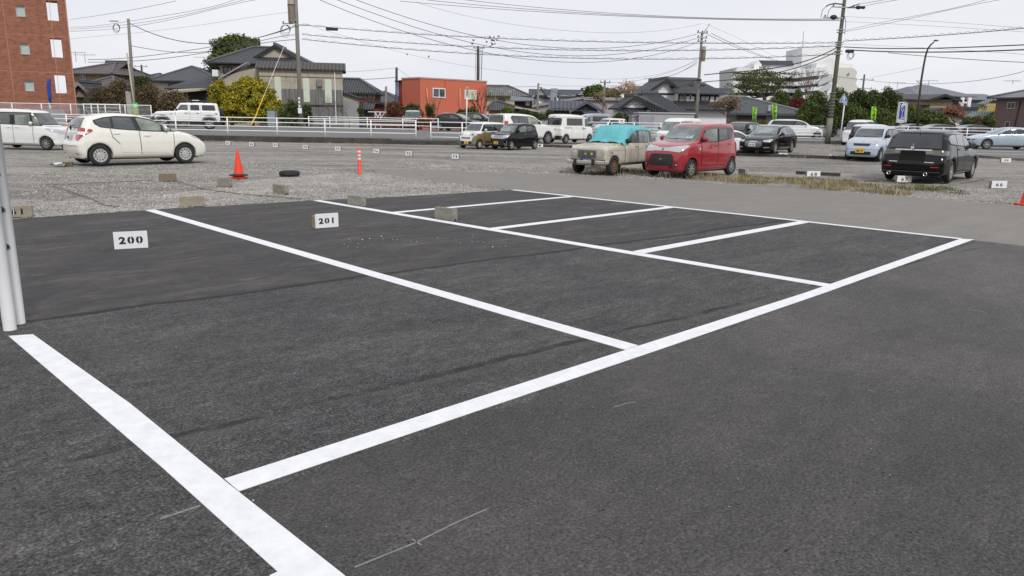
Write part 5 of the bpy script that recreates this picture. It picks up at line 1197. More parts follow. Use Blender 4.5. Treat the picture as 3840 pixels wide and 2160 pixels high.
# ---- cones, bollard, tyre
M_ORANGE = plain('fluorescent_orange', (.80, .055, .015), .5, var=.06, scale=5); M_REFL = plain('white_reflective', (.72, .72, .72), .4, var=.04)
def cone(label, loc, h, stripes=0, weight=False):
    root = thing('traffic_cone', label, 'traffic cone', loc)
    m = MB(); r0, r1 = h * .2, h * .035
    m.lathe([(r0, .03), (r0 * .97, .06), (r1 * 1.15, h * .97), (r1, h), (r1 * .7, h), (r1 * .7, h * .5)], 24); m.build('cone_body', M_ORANGE, root, True)
    m = MB(); b_ = h * .27; m.box(-b_, b_, -b_, b_, 0, .03); m.build('base', M_ORANGE, root, bevel=.01)
    for k in range(stripes):
        z0, z1 = h * (.42 + .25 * k), h * (.42 + .25 * k) + h * .12
        rr = lambda z: r0 + (r1 - r0) * (z - .06) / (h - .06) + .004
        m = MB(); m.lathe([(rr(z0), z0), (rr(z1), z1)], 24); m.build('reflective_band', M_REFL, root, True)
    if weight:
        m = MB(); m.lathe([(h * .19, .075), (h * .33, .07), (h * .335, .095), (h * .2, .12)], 24, closed=True); m.build('rubber_weight', M_BLK, root, True)
    return root
c_ = gp(896, 668); cone('large orange cone with black rubber ring on the gravel', c_.to_tuple(), .74, 0, True)
c_ = at(228, 492, 46.6); c_.z = .0; cone('orange and white striped cone behind the nose of the white minivan', (c_.x, WALLY + .12, .32), .75, 2)
c_ = gp(3850, 768); cone('orange cone cut by the right frame edge', c_.to_tuple(), .7)
c_ = gp(1349, 652)
bo = thing('bollard', 'orange post with three white bands on the crushed stone', 'bollard', c_.to_tuple())
mb = MB(); mb.lathe([(.085, 0), (.085, .02), (.05, .04), (.046, .72), (.04, .755), (0, .76)], 18); mb.build('post', M_ORANGE, bo, True)
for z_ in (.45, .55, .66):
    mb = MB(); mb.lathe([(.0485, z_ - .03), (.0485, z_ + .03)], 18); mb.build('reflective_band', M_REFL, bo, True)
c_ = gp(1086, 660); mb = MB()
mb.lathe([(.17, .02), (.24, .0), (.28, .03), (.29, .07), (.28, .12), (.24, .145), (.19, .14), (.2, .08)], 32, closed=True)
ty = mb.build('tyre', M_RUB, None, True); ty.location = c_; tag(ty, 'black tyre lying flat on the gravel right of the cone', 'tyre')
# rubbish by the hatchback
rn = random.Random(3)
c_ = gp(226, 622); vs = []; fs = []
for i in range(6):
    for j in range(5): vs.append((i * .09 - .22 + rn.uniform(-.02, .02), j * .09 - .18 + rn.uniform(-.02, .02), .01 + rn.uniform(0, .1)))
for i in range(5):
    for j in range(4): fs.append((i * 5 + j, (i + 1) * 5 + j, (i + 1) * 5 + j + 1, i * 5 + j + 1))
o_ = link('plastic_bag', mesh('plastic_bag', vs, fs, plain('pale_bag', (.6, .66, .72), .5, dirt=((.3, .12, .2), 9, 1, .6))), loc=c_); tag(o_, 'crumpled pale plastic bag on the gravel behind the white hatchback', 'bag')
c_ = gp(256, 622); mb = MB(); mb.box(-.14, .14, -.08, .06, 0, .12, Matrix.Rotation(.3, 4, 'Z')); o_ = mb.build('brown_block', plain('brown_lump', (.15, .1, .06), .9), None, bevel=.01); o_.location = c_; tag(o_, 'small brown block beside the crumpled bag', 'concrete block')
# ropes marking the bays on the gravel
M_ROPE = plain('old_rope', (.17, .14, .1), .9, var=.4, scale=20)
def rope(label, pts, r=.012):
    m = MB(); q = []
    for (a, b_) in zip(pts, pts[1:]):
        for k in range(6):
            t = k / 6; p = gp(a[0] + (b_[0] - a[0]) * t, a[1] + (b_[1] - a[1]) * t); q.append(p + Vector((rn.uniform(-.03, .03), rn.uniform(-.05, .05), .006 + rn.uniform(0, .012))))
    m.tube(q, r, 5); tag(m.build('rope', M_ROPE, None, True), label, 'rope')
rope('thin rope curving over the gravel above the 61 block', [(198, 700), (280, 725), (340, 745), (390, 768), (450, 780)], .01)
rope('thin rope running right from the brown block to the cone', [(180, 695), (300, 690), (480, 682), (590, 676)], .009)
rope('thin rope across the gravel between the two tan blocks', [(660, 680), (760, 710), (900, 728), (1010, 738), (1150, 750)], .01)
rope('yellowish string behind block 66 running to the wheel of the black estate', [(3600, 690), (3660, 680), (3700, 668)], .012)
rope('pale string on the gravel right of the block 77', [(1150, 578), (1330, 582), (1700, 588)], .01)
# ---- pair of old white posts at the left edge
wp = plain('chipped_white_paint', (.82, .83, .83), .5, var=.05, scale=3, dirt=((.2, .12, .07), 9, .6, .66))
p_a, p_b = gp(38, 1236), gp(72, 1212)
root = thing('white_post_pair', 'pair of tall white steel posts with chipped paint at the left edge', 'posts', (p_a.x, p_a.y, 0))
top_a = at(-62, 700, p_a.y); top_b = at(-5, 700, p_b.y)
for k, (pp, holes) in enumerate(((p_a, ((16, 650),)), (p_b, ((16, 652), (32, 787), (47, 926))))):
    m = MB(); q = pp - p_a
    lean = Vector((-.004, 0, 1)) 
    m.lathe([(.047, 0), (.047, 2.05), (.05, 2.05), (.05, 2.09), (.0, 2.1)], 24); po = m.build('post', wp, root, True); po.location = q
    for hx, hy in (holes if k else ()):
        z_ = at(hx, hy, pp.y - .05).z
        m = MB(); m.lathe([(.018, 0), (.026, 0), (.028, .004), (.02, .006)], 16, closed=True); m.mat = 1; m.lathe([(0, .001), (.018, .001)], 16); m.mat = 0; m.box(-.003, .003, -.017, .017, .001, .004)
        h_ = m.build('rail_socket', [M_STEEL, M_BLK], po, True); h_.location = (0.012, -.047, z_); h_.rotation_euler = (R(90), 0, R(14))
# ---- utility poles
M_POLE = plain('concrete_pole', (.2, .19, .165), .85, var=.15, scale=1.2, dirt=((.1, .095, .08), 1.5, .4, .55)); M_POLED = plain('dark_pole', (.06, .055, .05), .85, var=.25)
M_TRANS = plain('transformer_tan', (.30, .25, .19), .6); M_CABLE = plain('cable_black', (.045, .048, .052), .7)
def pole(label, px, Y, pytop, r0=.17, r1=.1, mat=None, pxtop=None, cat='utility pole', zb=.3):
    b_ = at(px, 440, Y); z1 = at(pxtop if pxtop else px, pytop, Y).z; tx = (at(pxtop, pytop, Y).x - b_.x) if pxtop else 0
    root = thing('utility_pole', label, cat, (b_.x, Y, zb))
    m = MB(); m.tube([(0, 0, -.3), (tx * .5, 0, (z1 - zb) / 2), (tx, 0, z1 - zb)], [r0, (r0 + r1) / 2, r1], 16); m.build('pole', mat or M_POLE, root, True)
    return root, z1 - zb, tx
def arm(root, x, z, half, rot=0., name='crossarm', n=3, th=.045, y=-.16):
    m = MB(); T = Matrix.Translation((x, y, z)) @ Matrix.Rotation(rot, 4, 'Z'); m.box(-half, half, -th, th, -th, th, T); a = m.build(name, M_STEEL, root)
    for k in range(n):
        u = -half * .85 + 1.7 * half * k / max(1, n - 1)
        m = MB(); m.tube([T @ Vector((u, 0, .04)), T @ Vector((u, 0, .1)), T @ Vector((u, 0, .2))], [.03, .06, .045], 8); m.build('insulator', plain('dark_insulator', (.05, .05, .06), .3), a, True)
def transformer(root, x, z, r=.24, h=.95, y=-.1):
    m = MB(); m.lathe([(0, 0), (r * .8, 0), (r, .06), (r, h * .68), (r * 1.06, h * .69), (r * 1.06, h * .73), (r, h * .74), (r, h), (r * .9, h + .06), (0, h + .08)], 20); o = m.build('transformer', M_TRANS, root, True); o.location = (x, y, z)
    m = MB(); m.lathe([(r * 1.03, h * .69), (r * 1.09, h * .69), (r * 1.09, h * .72), (r * 1.03, h * .72)], 20, closed=True); m.build('clamp_band', M_BLK, o, True)
def coil(root, x, z, r, n=4):
    m = MB()
    for k in range(n):
        rr = r * (1 - .12 * k); m.tube([(x + rr * math.cos(t * .42) * (.8 + .1 * k) + .05 * k, -.25 - .03 * k, z - rr + rr * math.sin(t * .42)) for t in range(16)], .015, 5)
    m.build('cable_loop', M_CABLE, root, True)
Y2 = 67
p2r, h2, _ = pole('thick concrete pole with a tan transformer, in front of the grey barn', 1128, Y2, -60, .19, .15)
zof = lambda py, Y, zb=.3: at(1128, py, Y).z - zb
transformer(p2r, -.37, zof(88, Y2), .29, 2.05); arm(p2r, -.55, zof(90, Y2), .62, n=2); arm(p2r, .5, zof(95, Y2), .55, n=0); coil(p2r, -.95, zof(96, Y2), .5)
mb = MB(); mb.box(-.16, .16, -.21, -.17, zof(425, Y2), zof(405, Y2)); mb.build('notice', M_PLATE, p2r)
mb = MB()
for a_ in range(3): mb.box(-.09, .05, -.2, -.17, zof(402 - 14 * a_, Y2), zof(393 - 14 * a_, Y2))
mb.build('stripe_tag', M_PLATE, p2r)
# guy wire with yellow guard
gA, gB = at(1000, 120, Y2), at(938, 470, 61)
def guy(label, A, B, split, r=.02, gr=.05):
    root = thing('guy_wire', label, 'guy wire', (B.x, B.y, B.z)); m = MB(); m.tube([A - B, Vector((0, 0, 0))], r, 5); m.build('wire', M_STEEL, root)
    m = MB(); m.tube([(A - B) * split, Vector((0, 0, 0))], gr, 8); m.build('guard', plain('yellow_guard', (.62, .38, .02), .5), root); return root
guy('guy wire with a yellow guard in front of the bamboo', at(1112, 60, Y2), at(945, 468, 63), .28)
guy('second short yellow guarded stay crossing the first', at(966, 423, 63.5), at(940, 470, 62.6), .95, .01, .05)
mb = MB()
Yp = 66
x0_, x1_ = at(1002, 440, Yp).x, at(1033, 440, Yp).x; z0_, z1_ = at(1015, 500, Yp).z, at(1015, 414, Yp).z
ut = thing('utility_cabinet', 'grey green metal cabinet behind the railing left of the thick pole', 'cabinet', ((x0_ + x1_) / 2, Yp, .3)); hw = (x1_ - x0_) / 2
mb.box(-hw, hw, 0, .45, 0, z1_ - .3); mb.build('case', plain('cabinet_grey', (.26, .29, .3), .5), ut, bevel=.02)
mb = MB(); mb.box(-hw - .04, hw + .04, -.03, .5, z1_ - .3 + .001, z1_ - .24); mb.box(-hw - .03, -hw + .02, -.02, 0, .1, z1_ - .33); mb.box(hw - .02, hw + .03, -.02, 0, .1, z1_ - .33); mb.build('frame', plain('cabinet_green', (.03, .13, .07), .5), ut)
Y1 = 66
p1r, h1, _ = pole('leaning bare concrete pole right of the brick apartment block', 505, Y1, 70, .16, .11, pxtop=481)
arm(p1r, -1.0, at(470, 80, Y1).z - .3, .35, n=0, y=0); coil(p1r, -.75, at(480, 92, Y1).z - .3, .35, 3)
mb = MB(); mb.tube([(.22, -.12, 0), (-.1, -.12, at(492, 200, Y1).z - .3)], .07, 8); mb.build('conduit', plain('pvc_conduit', (.45, .42, .34), .6), p1r, True)
mb = MB(); b0 = at(489, 440, 64); mb.box(-.19, .19, -.1, .1, 0, at(486, 343, 64).z - .3); o_ = mb.build('concrete_marker', M_CONCL, None, bevel=.02); o_.location = (b0.x, 64, .3); tag(o_, 'white concrete slab post standing left of the leaning pole', 'post')
mb = MB(); b0 = at(508, 407, 63); w_, h_ = 10 * 63 / FP, 42 * 63 / FP
ps = thing('poster', 'green poster board with orange letters tied to the leaning pole', 'poster', (b0.x, 63, b0.z)); mb.box(-w_, w_, -.02, .02, -h_ / 2, h_ / 2); mb.build('board', plain('poster_green', (.08, .5, .1), .6), ps)
mb = MB(); mb.box(-w_ * .45, w_ * .45, -.028, -.022, .1, .34); mb.build('picture', plain('poster_pale', (.5, .68, .6), .6), ps)
o_ = link('lettering', text_mesh(['安', '全'], .3, plain('poster_orange', (.7, .2, .02), .6), .002, .01, vertical=True), ps, loc=(0, -.026, -.22), rot=(R(90), 0, 0))
Y3 = 70
p3r, h3, t3 = pole('tall concrete pole with transformer and cables before the white walled house', 2611, Y3, 120, .17, .1, pxtop=2633)
Z3 = lambda py: at(2620, py, Y3).z - .3
mb = MB(); mb.tube([(t3, 0, h3 - .3), (at(2637, 440, Y3).x - at(2611, 440, Y3).x, 0, Z3(88))], .04, 8); mb.build('top_tube', M_STEEL, p3r, True)
transformer(p3r, t3 * .75 + .22, Z3(230), .2, 1.2); arm(p3r, t3 * .9, Z3(124), .55, .4, n=3); arm(p3r, t3 * .85, Z3(142), .5, .4, n=2); arm(p3r, t3 * .82, Z3(157), .45, .4, n=2)
arm(p3r, .15, Z3(308), .5, n=0)
mb = MB()
for k, (a, b_) in enumerate(((2592, 320), (2635, 320), (2622, 300))):
    q = at(a, b_, Y3 - .3) - Vector((at(2611, 440, Y3).x, Y3, .3)); mb = MB(); mb.box(q.x - .2, q.x + .2, -.4, -.2, q.z - .09, q.z + .09, None); mb.build('junction_box', M_BLK, p3r, bevel=.03)
Y4 = 60
p4r, h4, t4 = pole('very tall dark pole with crossarms and cable boxes, beside the blue pedestrian sign', 3113, Y4, -40, .19, .12, pxtop=3172, mat=plain('mossy_pole', (.1, .1, .065), .85, var=.25, scale=1.5))
X4 = lambda px, py: at(px, py, Y4).x - at(3113, 440, Y4).x
Z4 = lambda py: at(3140, py, Y4).z - .3
XP = lambda z: t4 * z / h4
mb = MB(); mb.tube([(0, 0, 0), (XP(Z4(445)), 0, Z4(445))], .215, 16); mb.build('lower_sleeve', M_POLE, p4r, True)
mb = MB()
for k in range(9):
    z_ = Z4(445 - 12 * k); mb.lathe([(.2, z_), (.225, z_), (.225, z_ + .03), (.2, z_ + .03)], 14, (XP(z_), 0, 0), closed=True)
mb.build('climb_band', M_STEEL, p4r)
arm(p4r, X4(3165, 28) - .1, Z4(28), .95, .15, n=3); arm(p4r, X4(3150, 68) - .5, Z4(68), .85, .1, n=2)
for (a, b_, s_) in ((3215, 28, .18), (3232, 28, .15), (3122, 66, .22)):
    mb = MB(); mb.sphere((X4(a, b_), -.2, Z4(b_)), s_, 8, (1.3, .8, .8)); mb.build('insulator', M_BLK, p4r, True)
mb = MB(); mb.box(X4(3168, 192), X4(3196, 192), -.35, -.05, Z4(198), Z4(186)); mb.build('cable_closure', M_BLK, p4r, bevel=.04)
for py in (112, 121, 158, 166, 175, 192, 203):
    mb = MB(); mb.box(XP(Z4(py)) - .24, XP(Z4(py)) + .24, -.22, .2, Z4(py) - .03, Z4(py) + .03); mb.build('bracket', M_STEEL, p4r)
coil(p4r, X4(3182, 205), Z4(196), .28, 3)
def jumper(root, pts, r=.03):
    o0 = Vector(root.location); q = [at(a, b_, Y4 - .2) - o0 for a, b_ in pts]; out = []
    for i in range(len(q) - 1):
        for k in range(4): out.append(q[i].lerp(q[i + 1], k / 4))
    m = MB(); m.tube(out + [q[-1]], r, 6); m.build('jumper_cable', M_CABLE, root, True)
jumper(p4r, [(3098, 24), (3110, 17), (3130, 13), (3165, 17)], .05); jumper(p4r, [(3098, 24), (3084, 38), (3078, 66)], .02); jumper(p4r, [(3122, 22), (3108, 40), (3102, 66)], .02); jumper(p4r, [(3180, 30), (3200, 22), (3225, 14)], .04); jumper(p4r, [(3165, 55), (3172, 80), (3168, 130)], .02)
# lamp post
YL = 62; lb = at(3441, 440, YL)
lp = thing('street_lamp', 'slim dark curved street lamp rising right of the blue vertical sign', 'street lamp', (lb.x, YL, .36))
q = [at(a, b_, YL) - Vector(lp.location) for a, b_ in ((3440, 490), (3446, 380), (3455, 300), (3463, 250), (3472, 205), (3480, 182), (3490, 168), (3503, 157))]
mb = MB(); mb.tube(q, [.09, .085, .08, .075, .07, .065, .06, .05], 12); mb.build('pole', plain('lamp_brown', (.045, .035, .028), .6), lp, True)
q = at(3510, 152, YL) - Vector(lp.location); mb = MB(); mb.sphere(q, .2, 10, (1.05, .6, .35)); mb.build('lamp_head', plain('lamp_head', (.06, .06, .065), .4), lp, True)
mb = MB(); a, b_ = at(3436, 302, YL) - Vector(lp.location), at(3452, 314, YL) - Vector(lp.location); mb.tube([a, b_], .03, 6); mb.build('bracket', M_STEEL, lp)
def small_pole(label, px0, py0, px1, py1, Y, r=.1, mat=None, arms=(), cat='utility pole', zb=.3):
    p0, p1_ = at(px0, py0, Y), at(px1, py1, Y); root = thing('utility_pole', label, cat, (p0.x, Y, zb)); m = MB(); m.tube([(0, 0, -.3), (p1_.x - p0.x, 0, p1_.z - zb)], r, 10, r * .8); m.build('pole', mat or M_POLE, root, True)
    for (a, b_, hw_) in arms:
        q = at(a, b_, Y); arm(root, q.x - p0.x, q.z - zb, hw_, n=2, th=.05)
    return root
r_ = small_pole('black pole with hanging cables rising behind the orange building', 1791, 440, 1793, 173, 96, .19, M_POLED, ((1796, 181, .7),))
for k, px in enumerate((1785, 1801, 1807, 1809)):
    mb = MB(); a = at(px, 185, 95.8); mb.tube([(a.x - r_.location.x, -.2, a.z - .3), (a.x - r_.location.x - .1, -.2, at(px, 310, 95.8).z - .3)], .03, 5); mb.build('drop_cable', M_STEEL, r_)
small_pole('grey pole at the left corner of the orange building', 1487, 440, 1487, 253, 90, .17, M_POLED)
small_pole('short weathered wooden pole in front of the red brown shed', 1443, 440, 1448, 324, 80, .14, plain('grey_wood', (.2, .17, .14), .9))
small_pole('thin concrete pole behind the large white off-roader', 2014, 440, 2019, 312, 90, .14)
small_pole('concrete pole with a crossarm behind the micro van', 2258, 440, 2269, 301, 88, .14, None, ((2269, 310, .6),))
small_pole('distant green pole with two crossarms right of the hospital', 3232, 360, 3242, 279, 120, .16, plain('green_pole', (.06, .1, .08), .7), ((3250, 300, 1.0), (3240, 332, 1.2)))
small_pole('distant pole with a crossarm between the tiled roofs at far left', 533, 300, 530, 243, 120, .18, M_POLED, ((530, 250, 1.0),))
# ---- wires
WN = [0]
def wire(label, pts, Y0, Y1, r=.02, n=24, cat='cable', lace=0):
    """pts: pixels along the wire; the depth runs straight in plan from Y0 to Y1"""
    xs = [p[0] for p in pts]; q = []
    for k in range(n + 1):
        t = k / n; px = xs[0] + (xs[-1] - xs[0]) * t
        if len(pts) == 2: py = pts[0][1] + (pts[1][1] - pts[0][1]) * t
        else:
            py = 0
            for i, (xi, yi) in enumerate(pts):
                w = 1
                for j, (xj, yj) in enumerate(pts):
                    if i != j: w *= (px - xj) / (xi - xj)
                py += yi * w
        q.append(at(px, py, 1 / ((1 - t) / Y0 + t / Y1)))
    m = MB(); m.tube(q, r, 5)
    if lace:
        q2 = []
        for k in range(n * 4 + 1):
            f = k / 4; i = min(n - 1, int(f)); p = q[i].lerp(q[i + 1], f - i); q2.append(p + Vector((0, 0, .12 * lace * (.5 + .5 * math.sin(k * 1.4)))))
        m.tube(q2, r * .45, 4)
    tag(m.build('overhead_cable', M_CABLE), label, cat)
for k, (a, b_) in enumerate((((1132, 93), (3148, 161)), ((1132, 129), (3148, 172)), ((1132, 147), (3148, 203)))):
    mid = (((1550, 127), (2300, 158)), ((1550, 163), (2300, 190)), ((1550, 187), (2300, 221)))[k]
    wire(['topmost of three thick cables from the transformer pole to the tall dark pole', 'middle of three thick cables between the transformer pole and the tall dark pole', 'lowest of three thick cables between the transformer pole and the tall dark pole'][k], [a, *mid, b_], Y2, Y4, .022, 40, lace=1)
mb = MB(); q = at(1245, 109, 66.5); mb.box(-.5, .5, -.1, .1, -.12, .12); o_ = mb.build('cable_closure', M_BLK, None, bevel=.04); o_.location = q; tag(o_, 'black cable box hanging just right of the transformer pole', 'cable box')
for k, (a, b_, c_) in enumerate((((1500, 4), (2300, 59), (3150, 77)), ((1600, 0), (2300, 55), (3148, 74)), ((1715, -4), (2300, 50), (3146, 70)))):
    wire('%s of the three power lines rising left from the tall dark pole' % ('lowest', 'middle', 'highest')[k], [a, b_, c_], 64, Y4, .017, 30)
for k, pts in enumerate((((1300, -14), (1500, 57), (1838, 146), (2140, 181), (2613, 128)), ((1225, -16), (1500, 84), (1838, 175), (2150, 209), (2613, 144)), ((1160, -18), (1500, 113), (1786, 190), (2180, 234), (2613, 160)))):
    wire('%s of three steep wires sweeping down to the pole before the white house' % ('top', 'middle', 'bottom')[k], pts, 50, Y3, .018, 40)
wire('faint thin wire descending above the three power lines', [(1560, 8), (1800, 70), (2100, 113), (2300, 123), (2635, 88)], 60, Y3, .009, 30)
wire('faint long wire low over the orange building roof', [(1170, 100), (1500, 195), (1800, 255), (2100, 289), (2400, 290), (2610, 225)], Y2, Y3, .009, 36)
LW = (((1120, 90), (900, 155), (700, 158), (482, 85)), ((1112, 130), (950, 160), (760, 195), (600, 190), (494, 172)))
wire('thick cable from the leaning pole up to the transformer pole', LW[0], Y2, Y1, .03, 30); wire('second cable from the leaning pole to the transformer pole', LW[1], Y2, Y1, .022, 30)
wire('cable from behind the brick block passing the leaning pole to the tree', [(330, 223), (500, 215), (700, 190), (880, 160), (1112, 98)], 75, Y2, .025, 30)
wire('lower cable from behind the brick block towards the transformer pole', [(330, 233), (500, 229), (700, 208), (900, 175), (1112, 148)], 75, Y2, .025, 30)
for k, pts in enumerate((((262, 73), (500, 36), (660, 3)), ((262, 102), (450, 85), (620, 58), (760, 33), (890, -5)), ((262, 110), (450, 95), (620, 70), (760, 40), (930, -5)), ((262, 118), (450, 105), (620, 78), (780, 40), (985, -5)))):
    wire('%s power line crossing the sky right of the brick block' % ('highest thin', 'second', 'third', 'fourth')[k], pts, 80, 60, .015, 24)
wire('thin wire from the brick block up to the transformer', [(262, 146), (500, 124), (750, 94), (960, 62), (1110, 43)], 80, Y2, .01, 24)
for k, (pts, r_) in enumerate(((((3165, 154), (3450, 138), (3860, 104)), .022), (((3165, 176), (3420, 182), (3600, 178), (3870, 167)), .035), (((3180, 187), (3400, 195), (3600, 194), (3870, 185)), .04), (((3330, 198), (3500, 213), (3870, 235)), .02),
        (((3165, 62), (3500, 80), (3870, 108)), .008), (((3165, 81), (3500, 98), (3870, 122)), .008), (((3172, 114), (3420, 62), (3640, 15), (3720, -8)), .012), (((3172, 118), (3420, 68), (3680, 12), (3790, -8)), .012), (((3235, 24), (3320, 7), (3400, -6)), .014), (((3228, 14), (3300, 2), (3340, -6)), .014), (((3165, 165), (3400, 176), (3870, 206)), .008))):
    names = ['laced cable rising right from the tall dark pole to the frame edge', 'thick double cable running level to the right frame edge', 'thickest cable running right from the black cable box', 'cable dropping right past the street lamp', 'upper faint wire falling right from the tall dark pole', 'lower faint wire falling right from the tall dark pole', 'left of the paired wires rising steeply to the top right', 'right of the paired wires rising steeply to the top right', 'lower short power line leaving the crossarm to the top right', 'upper short power line leaving the crossarm to the top right', 'faint wire just above the thick double cable']
    wire(names[k], pts, Y4, 48, r_, 24, lace=1 if k == 0 else 0)
for k, (pts, Ya, Yb, r_) in enumerate(((((3140, 178), (3000, 235), (2850, 262), (2640, 281)), Y4, Y3, .04), (((3140, 192), (3000, 250), (2850, 285), (2640, 307)), Y4, Y3, .035), (((2645, 90), (2800, 158), (2900, 210)), Y3, 110, .009), (((2668, 125), (2780, 178), (2920, 228)), Y3, 110, .02), (((2655, 130), (2780, 185), (2900, 225)), Y3, 110, .02),
        (((2250, 310), (2400, 300), (2500, 275), (2614, 226)), 88, Y3, .012), (((2275, 320), (2420, 312), (2500, 290), (2614, 240)), 88, Y3, .012), (((2535, 330), (2570, 320), (2614, 306)), 80, Y3, .03), (((2414, 293), (2460, 294), (2540, 275), (2614, 232)), 80, Y3, .02),
        (((1330, 2), (1330, 2)), 1, 1, 0))):
    names = ['upper thick cable from the tall dark pole down to the transformer before the white house', 'lower thick cable from the tall dark pole down to the box on the next pole', 'faint wire from the top tube falling right to the hospital', 'first laced line falling right in front of the hospital', 'second laced line falling right in front of the hospital', 'thin wire from the crossarm pole up to the transformer pole by the white house', 'lower thin wire from the crossarm pole to the same transformer pole', 'short thick cable above the tiled upper roof', 'service cable hanging above the left gable of the white house']
    if r_: wire(names[k], pts, Ya, Yb, r_, 20)
wire('cable from the hospital side crossing to the distant green pole', [(3082, 272), (3160, 290), (3240, 298)], 100, 118, .03); wire('cable sagging right from the distant green pole past the street lamp', [(3242, 298), (3340, 310), (3500, 314), (3680, 300), (3870, 258)], 118, 60, .02, 30)
wire('thin wire from the green pole up to the street lamp', [(3242, 296), (3350, 275), (3455, 254)], 118, YL, .012); wire('upper wire across the yellow house roof to the thin concrete pole', [(1826, 325), (1920, 326), (2018, 324)], 92, 90, .02); wire('black thick cable falling right from the thin concrete pole', [(2021, 326), (2100, 350), (2200, 368), (2256, 372)], 90, 88, .03)
wire('wire between the thin concrete pole and the crossarm pole', [(2021, 316), (2140, 323), (2260, 321)], 90, 88, .012); wire('wire from the barn roof to the dark pole left of the orange building', [(1290, 270), (1390, 264), (1487, 254)], 90, 90, .015); wire('thick cable with a splice left of the orange building', [(1330, 299), (1420, 295), (1487, 290)], 90, 90, .03)
wire('cable falling from the dark pole onto the orange building', [(1490, 255), (1515, 275), (1540, 294)], 90, 84, .015)
# ---- signs and banners
def sign_face(name, pts, mat, parent, y, th=.01):
    m = MB(); m.prism(pts, 0, th, Matrix(((1, 0, 0, 0), (0, 0, -1, y), (0, 1, 0, 0), (0, 0, 0, 1)))); return m.build(name, mat, parent)
M_BLUE = plain('sign_blue', (.01, .16, .52), .4, var=.04); M_WHT = plain('sign_white', (.75, .76, .78), .4, var=.03)
YS = 61; b0 = at(3147, 520, YS)
sg = thing('pedestrian_sign', 'blue pentagon crossing sign with a white walking figure on the tall dark pole', 'road sign', (at(3150, 440, YS - .9).x, YS - 1.2, .2))
zc = at(3150, 371, YS - 1.2).z - .2; w_ = .29
sign_face('face', [(-w_, zc - .27), (w_, zc - .27), (w_ * 1.02, zc - .12), (0, zc + .42), (-w_ * 1.02, zc - .12)], M_WHT, sg, 0)
sign_face('blue_panel', [(-w_ * .9, zc - .24), (w_ * .9, zc - .24), (w_ * .9, zc - .12), (0, zc + .36), (-w_ * .9, zc - .12)], M_BLUE, sg, -.011)
fig = MB(); T = Matrix(((1, 0, 0, 0), (0, 0, -1, -.022), (0, 1, 0, zc), (0, 0, 0, 1)))
fig.prism([(.05 * math.cos(a * .785), .2 + .045 * math.sin(a * .785)) for a in range(8)], 0, .005, T)
for pg in ([(-.04, .0), (.05, .0), (.05, .15), (-.03, .15)], [(-.04, 0), (.01, 0), (-.07, -.17), (-.12, -.17)], [(.0, 0), (.05, 0), (.12, -.17), (.07, -.17)], [(-.03, .14), (-.13, .02), (-.1, 0), (-.02, .09)], [(.05, .14), (.13, .02), (.1, 0), (.04, .09)], [(-.2, -.22), (.2, -.22), (.2, -.19), (-.2, -.19)]): fig.prism(pg, 0, .005, T)
fig.build('pictogram', M_WHT, sg)
mb = MB(); mb.tube([(-.15, .1, zc), (-.5, .9, zc)], .03, 6); mb.build('bracket', M_STEEL, sg)
sb = at(3159, 440, YS + 1.5)
s2 = thing('road_sign', 'grey back of a triangular sign on a white pole, right of the blue sign', 'road sign', (sb.x, YS + 1.5, .3))
tp = at(3170, 366, YS + 1.5) - Vector(s2.location)
mb = MB(); mb.tube([(0, 0, 0), (tp.x, 0, tp.z)], .045, 10); mb.build('pole', M_WRAIL, s2, True)
mb = MB(); mb.prism([(tp.x - .18, tp.z - .55), (tp.x + .18, tp.z - .6), (tp.x + .02, tp.z + .12)], 0, .02, Matrix(((1, 0, 0, 0), (0, 0, -1, -.05), (0, 1, 0, 0), (0, 0, 0, 1)))); mb.build('sign_back', M_STEEL, s2)
b0 = at(1748, 440, 61); s3 = thing('sign_pole', 'thin white pole with an edge-on sign in front of the orange building', 'road sign', (b0.x, 61, .4)); tp = at(1752, 326, 61) - Vector(s3.location)
mb = MB(); mb.tube([(0, 0, 0), (tp.x, 0, tp.z)], .05, 10); mb.build('pole', M_WRAIL, s3, True); mb = MB(); mb.box(tp.x - .06, tp.x + .06, -.3, .3, tp.z - .62, tp.z - .05); mb.build('sign_plate', M_STEEL, s3)
# blue vertical sign
YB = 63; c0, c1, c2, c3 = at(3374, 465, YB), at(3396, 468, YB), at(3404, 383, YB), at(3381, 382, YB)
vs_ = thing('vertical_sign', 'tall blue lit sign box with white letters, a white frame and red foot strip', 'sign', (at(3382, 440, YB).x, YB, .36)); o0 = Vector(vs_.location)
def quad(name, pxs, Y, mat, parent, th=.12, y0=0):
    m = MB(); q = [at(a, b_, Y) - o0 for a, b_ in pxs]; q2 = [p + Vector((0, th, 0)) for p in q]; m.add([p + Vector((0, y0, 0)) for p in q] + q2, [(0, 1, 2, 3), (7, 6, 5, 4), (0, 4, 5, 1), (1, 5, 6, 2), (2, 6, 7, 3), (3, 7, 4, 0)]); return m.build(name, mat, parent)
quad('sign_box', [(3366, 459), (3388, 461), (3398, 383), (3376, 382)], YB, M_WHT, vs_, .3)
bl = quad('blue_panel', [(3369, 447), (3388, 449), (3395.5, 386), (3377, 385)], YB, plain('deep_blue', (.02, .05, .28), .4), vs_, .0, -.012)
quad('red_strip', [(3369, 455), (3384, 456), (3385, 453.5), (3370, 452.5)], YB, plain('sign_red', (.5, .02, .02), .5), vs_, .0, -.012)
quad('side_panel', [(3391, 459), (3400, 459), (3405, 385), (3399, 385)], YB + .35, plain('sign_side', (.45, .5, .52), .5), vs_, .1)
mb = MB(); mb.tube([(at(3380, 500, YB).x - o0.x, .15, -.3), (at(3380, 460, YB).x - o0.x, .15, at(3380, 460, YB).z - .36)], .08, 8); mb.build('pole', M_STEEL, vs_)
